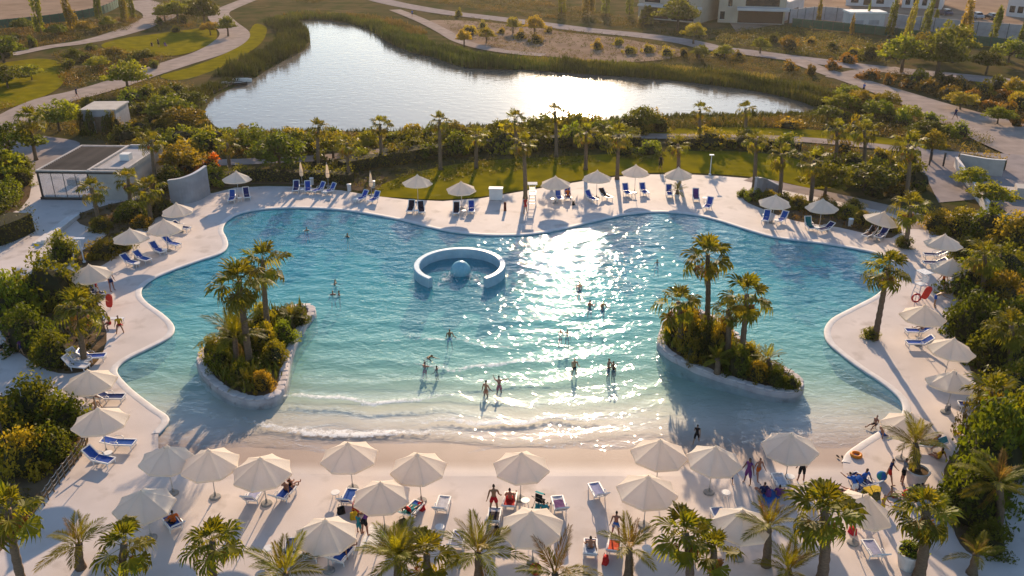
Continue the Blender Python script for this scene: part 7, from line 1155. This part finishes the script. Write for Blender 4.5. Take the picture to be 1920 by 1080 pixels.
def cot(px, rz, label, m, m2):
    """folding push chair: frame, seat, hood, wheels"""
    t = thing('push_chair', label, 'push chair', P(*px), R(rz)); fr = MB()
    for s in (-1, 1): fr.tube([(s*0.24, -0.35, 0.1), (s*0.24, 0.1, 0.55), (s*0.24, 0.5, 1.02)], 0.014, 5).tube([(s*0.24, 0.38, 0.1), (s*0.24, -0.05, 0.6)], 0.014, 5)
    fr.tube([(-0.24, 0.5, 1.02), (0.24, 0.5, 1.02)], 0.016, 5).build('frame', M['dark_metal'], t); MB().box(-0.2, 0.2, -0.25, 0.12, 0.42, 0.47).box(-0.2, 0.2, 0.1, 0.15, 0.471, 0.95).build('seat', M[m], t)
    MB().add([(x, 0.16-0.34*math.sin(R(a)), 0.78+0.26*math.cos(R(a))) for a in range(0, 91, 15) for x in (-0.23, 0.23)], [(2*i, 2*i+1, 2*i+3, 2*i+2) for i in range(6)]).build('hood', M[m2], t)
    for x in (-0.26, 0.26):
        for y in (-0.36, 0.38): torus(MB(), 0.085, 0.02, 16, 6, 'y').build('wheel', M['black_cloth'], t, (x, y, 0.105), (0, 0, math.pi/2))
cot((1012, 952), 150, 'green push chair right of the person in red', 'black_cloth', 'teal_cloth'); cot((1605, 925), 40, 'blue push chair among the bottom right towels', 'navy_cloth', 'blue_cloth')
for p_, lb, m, rz, w, l in [((1545+10, 930), 'dark towel laid on the sand, bottom right', 'dark_towel', 20, 0.9, 1.8), ((1445, 935), 'blue towel laid on the sand under the umbrella', 'blue_cloth', 70, 0.9, 1.7), ((1632, 925), 'beige towel on the sand, bottom right', 'yellow_towel', 60, 0.9, 1.7), ((700, 1006), 'pink and white towel on the sand, bottom centre', 'white_towel', 80, 0.9, 1.7)]:
    q = P(*p_); v = []; 
    for i in range(9):
        for j in range(5): v.append(((i/8-0.5)*l, (j/4-0.5)*w, 0.012+0.012*math.sin(i*1.7+j)*math.sin(j*2.1)+0.012))
    tag(obj('beach_towel', mesh('beach_towel', v, [(i*5+j, i*5+5+j, i*5+6+j, i*5+1+j) for i in range(8) for j in range(4)], M[m], True), None, q, (0, 0, R(rz))), lb, 'towel')
# ------------------------------------------------------------------ warm evening haze: one box of thin air round the whole place
hz = bpy.data.materials.new('evening_haze'); hz.use_nodes = True
for n in list(hz.node_tree.nodes):
    if n.type != 'OUTPUT_MATERIAL': hz.node_tree.nodes.remove(n)
pv = hz.node_tree.nodes.new('ShaderNodeVolumePrincipled'); pv.inputs['Color'].default_value = (1.0, 0.94, 0.88, 1); pv.inputs['Density'].default_value = 0.00008; pv.inputs['Anisotropy'].default_value = 0.55
hz.node_tree.links.new(pv.outputs[0], hz.node_tree.nodes['Material Output'].inputs['Volume'])
tag(MB().box(-6100, 6100, -3100, 9100, -7.0, 33.0).build('haze', hz), 'thin warm evening haze over the grounds', kind='stuff')
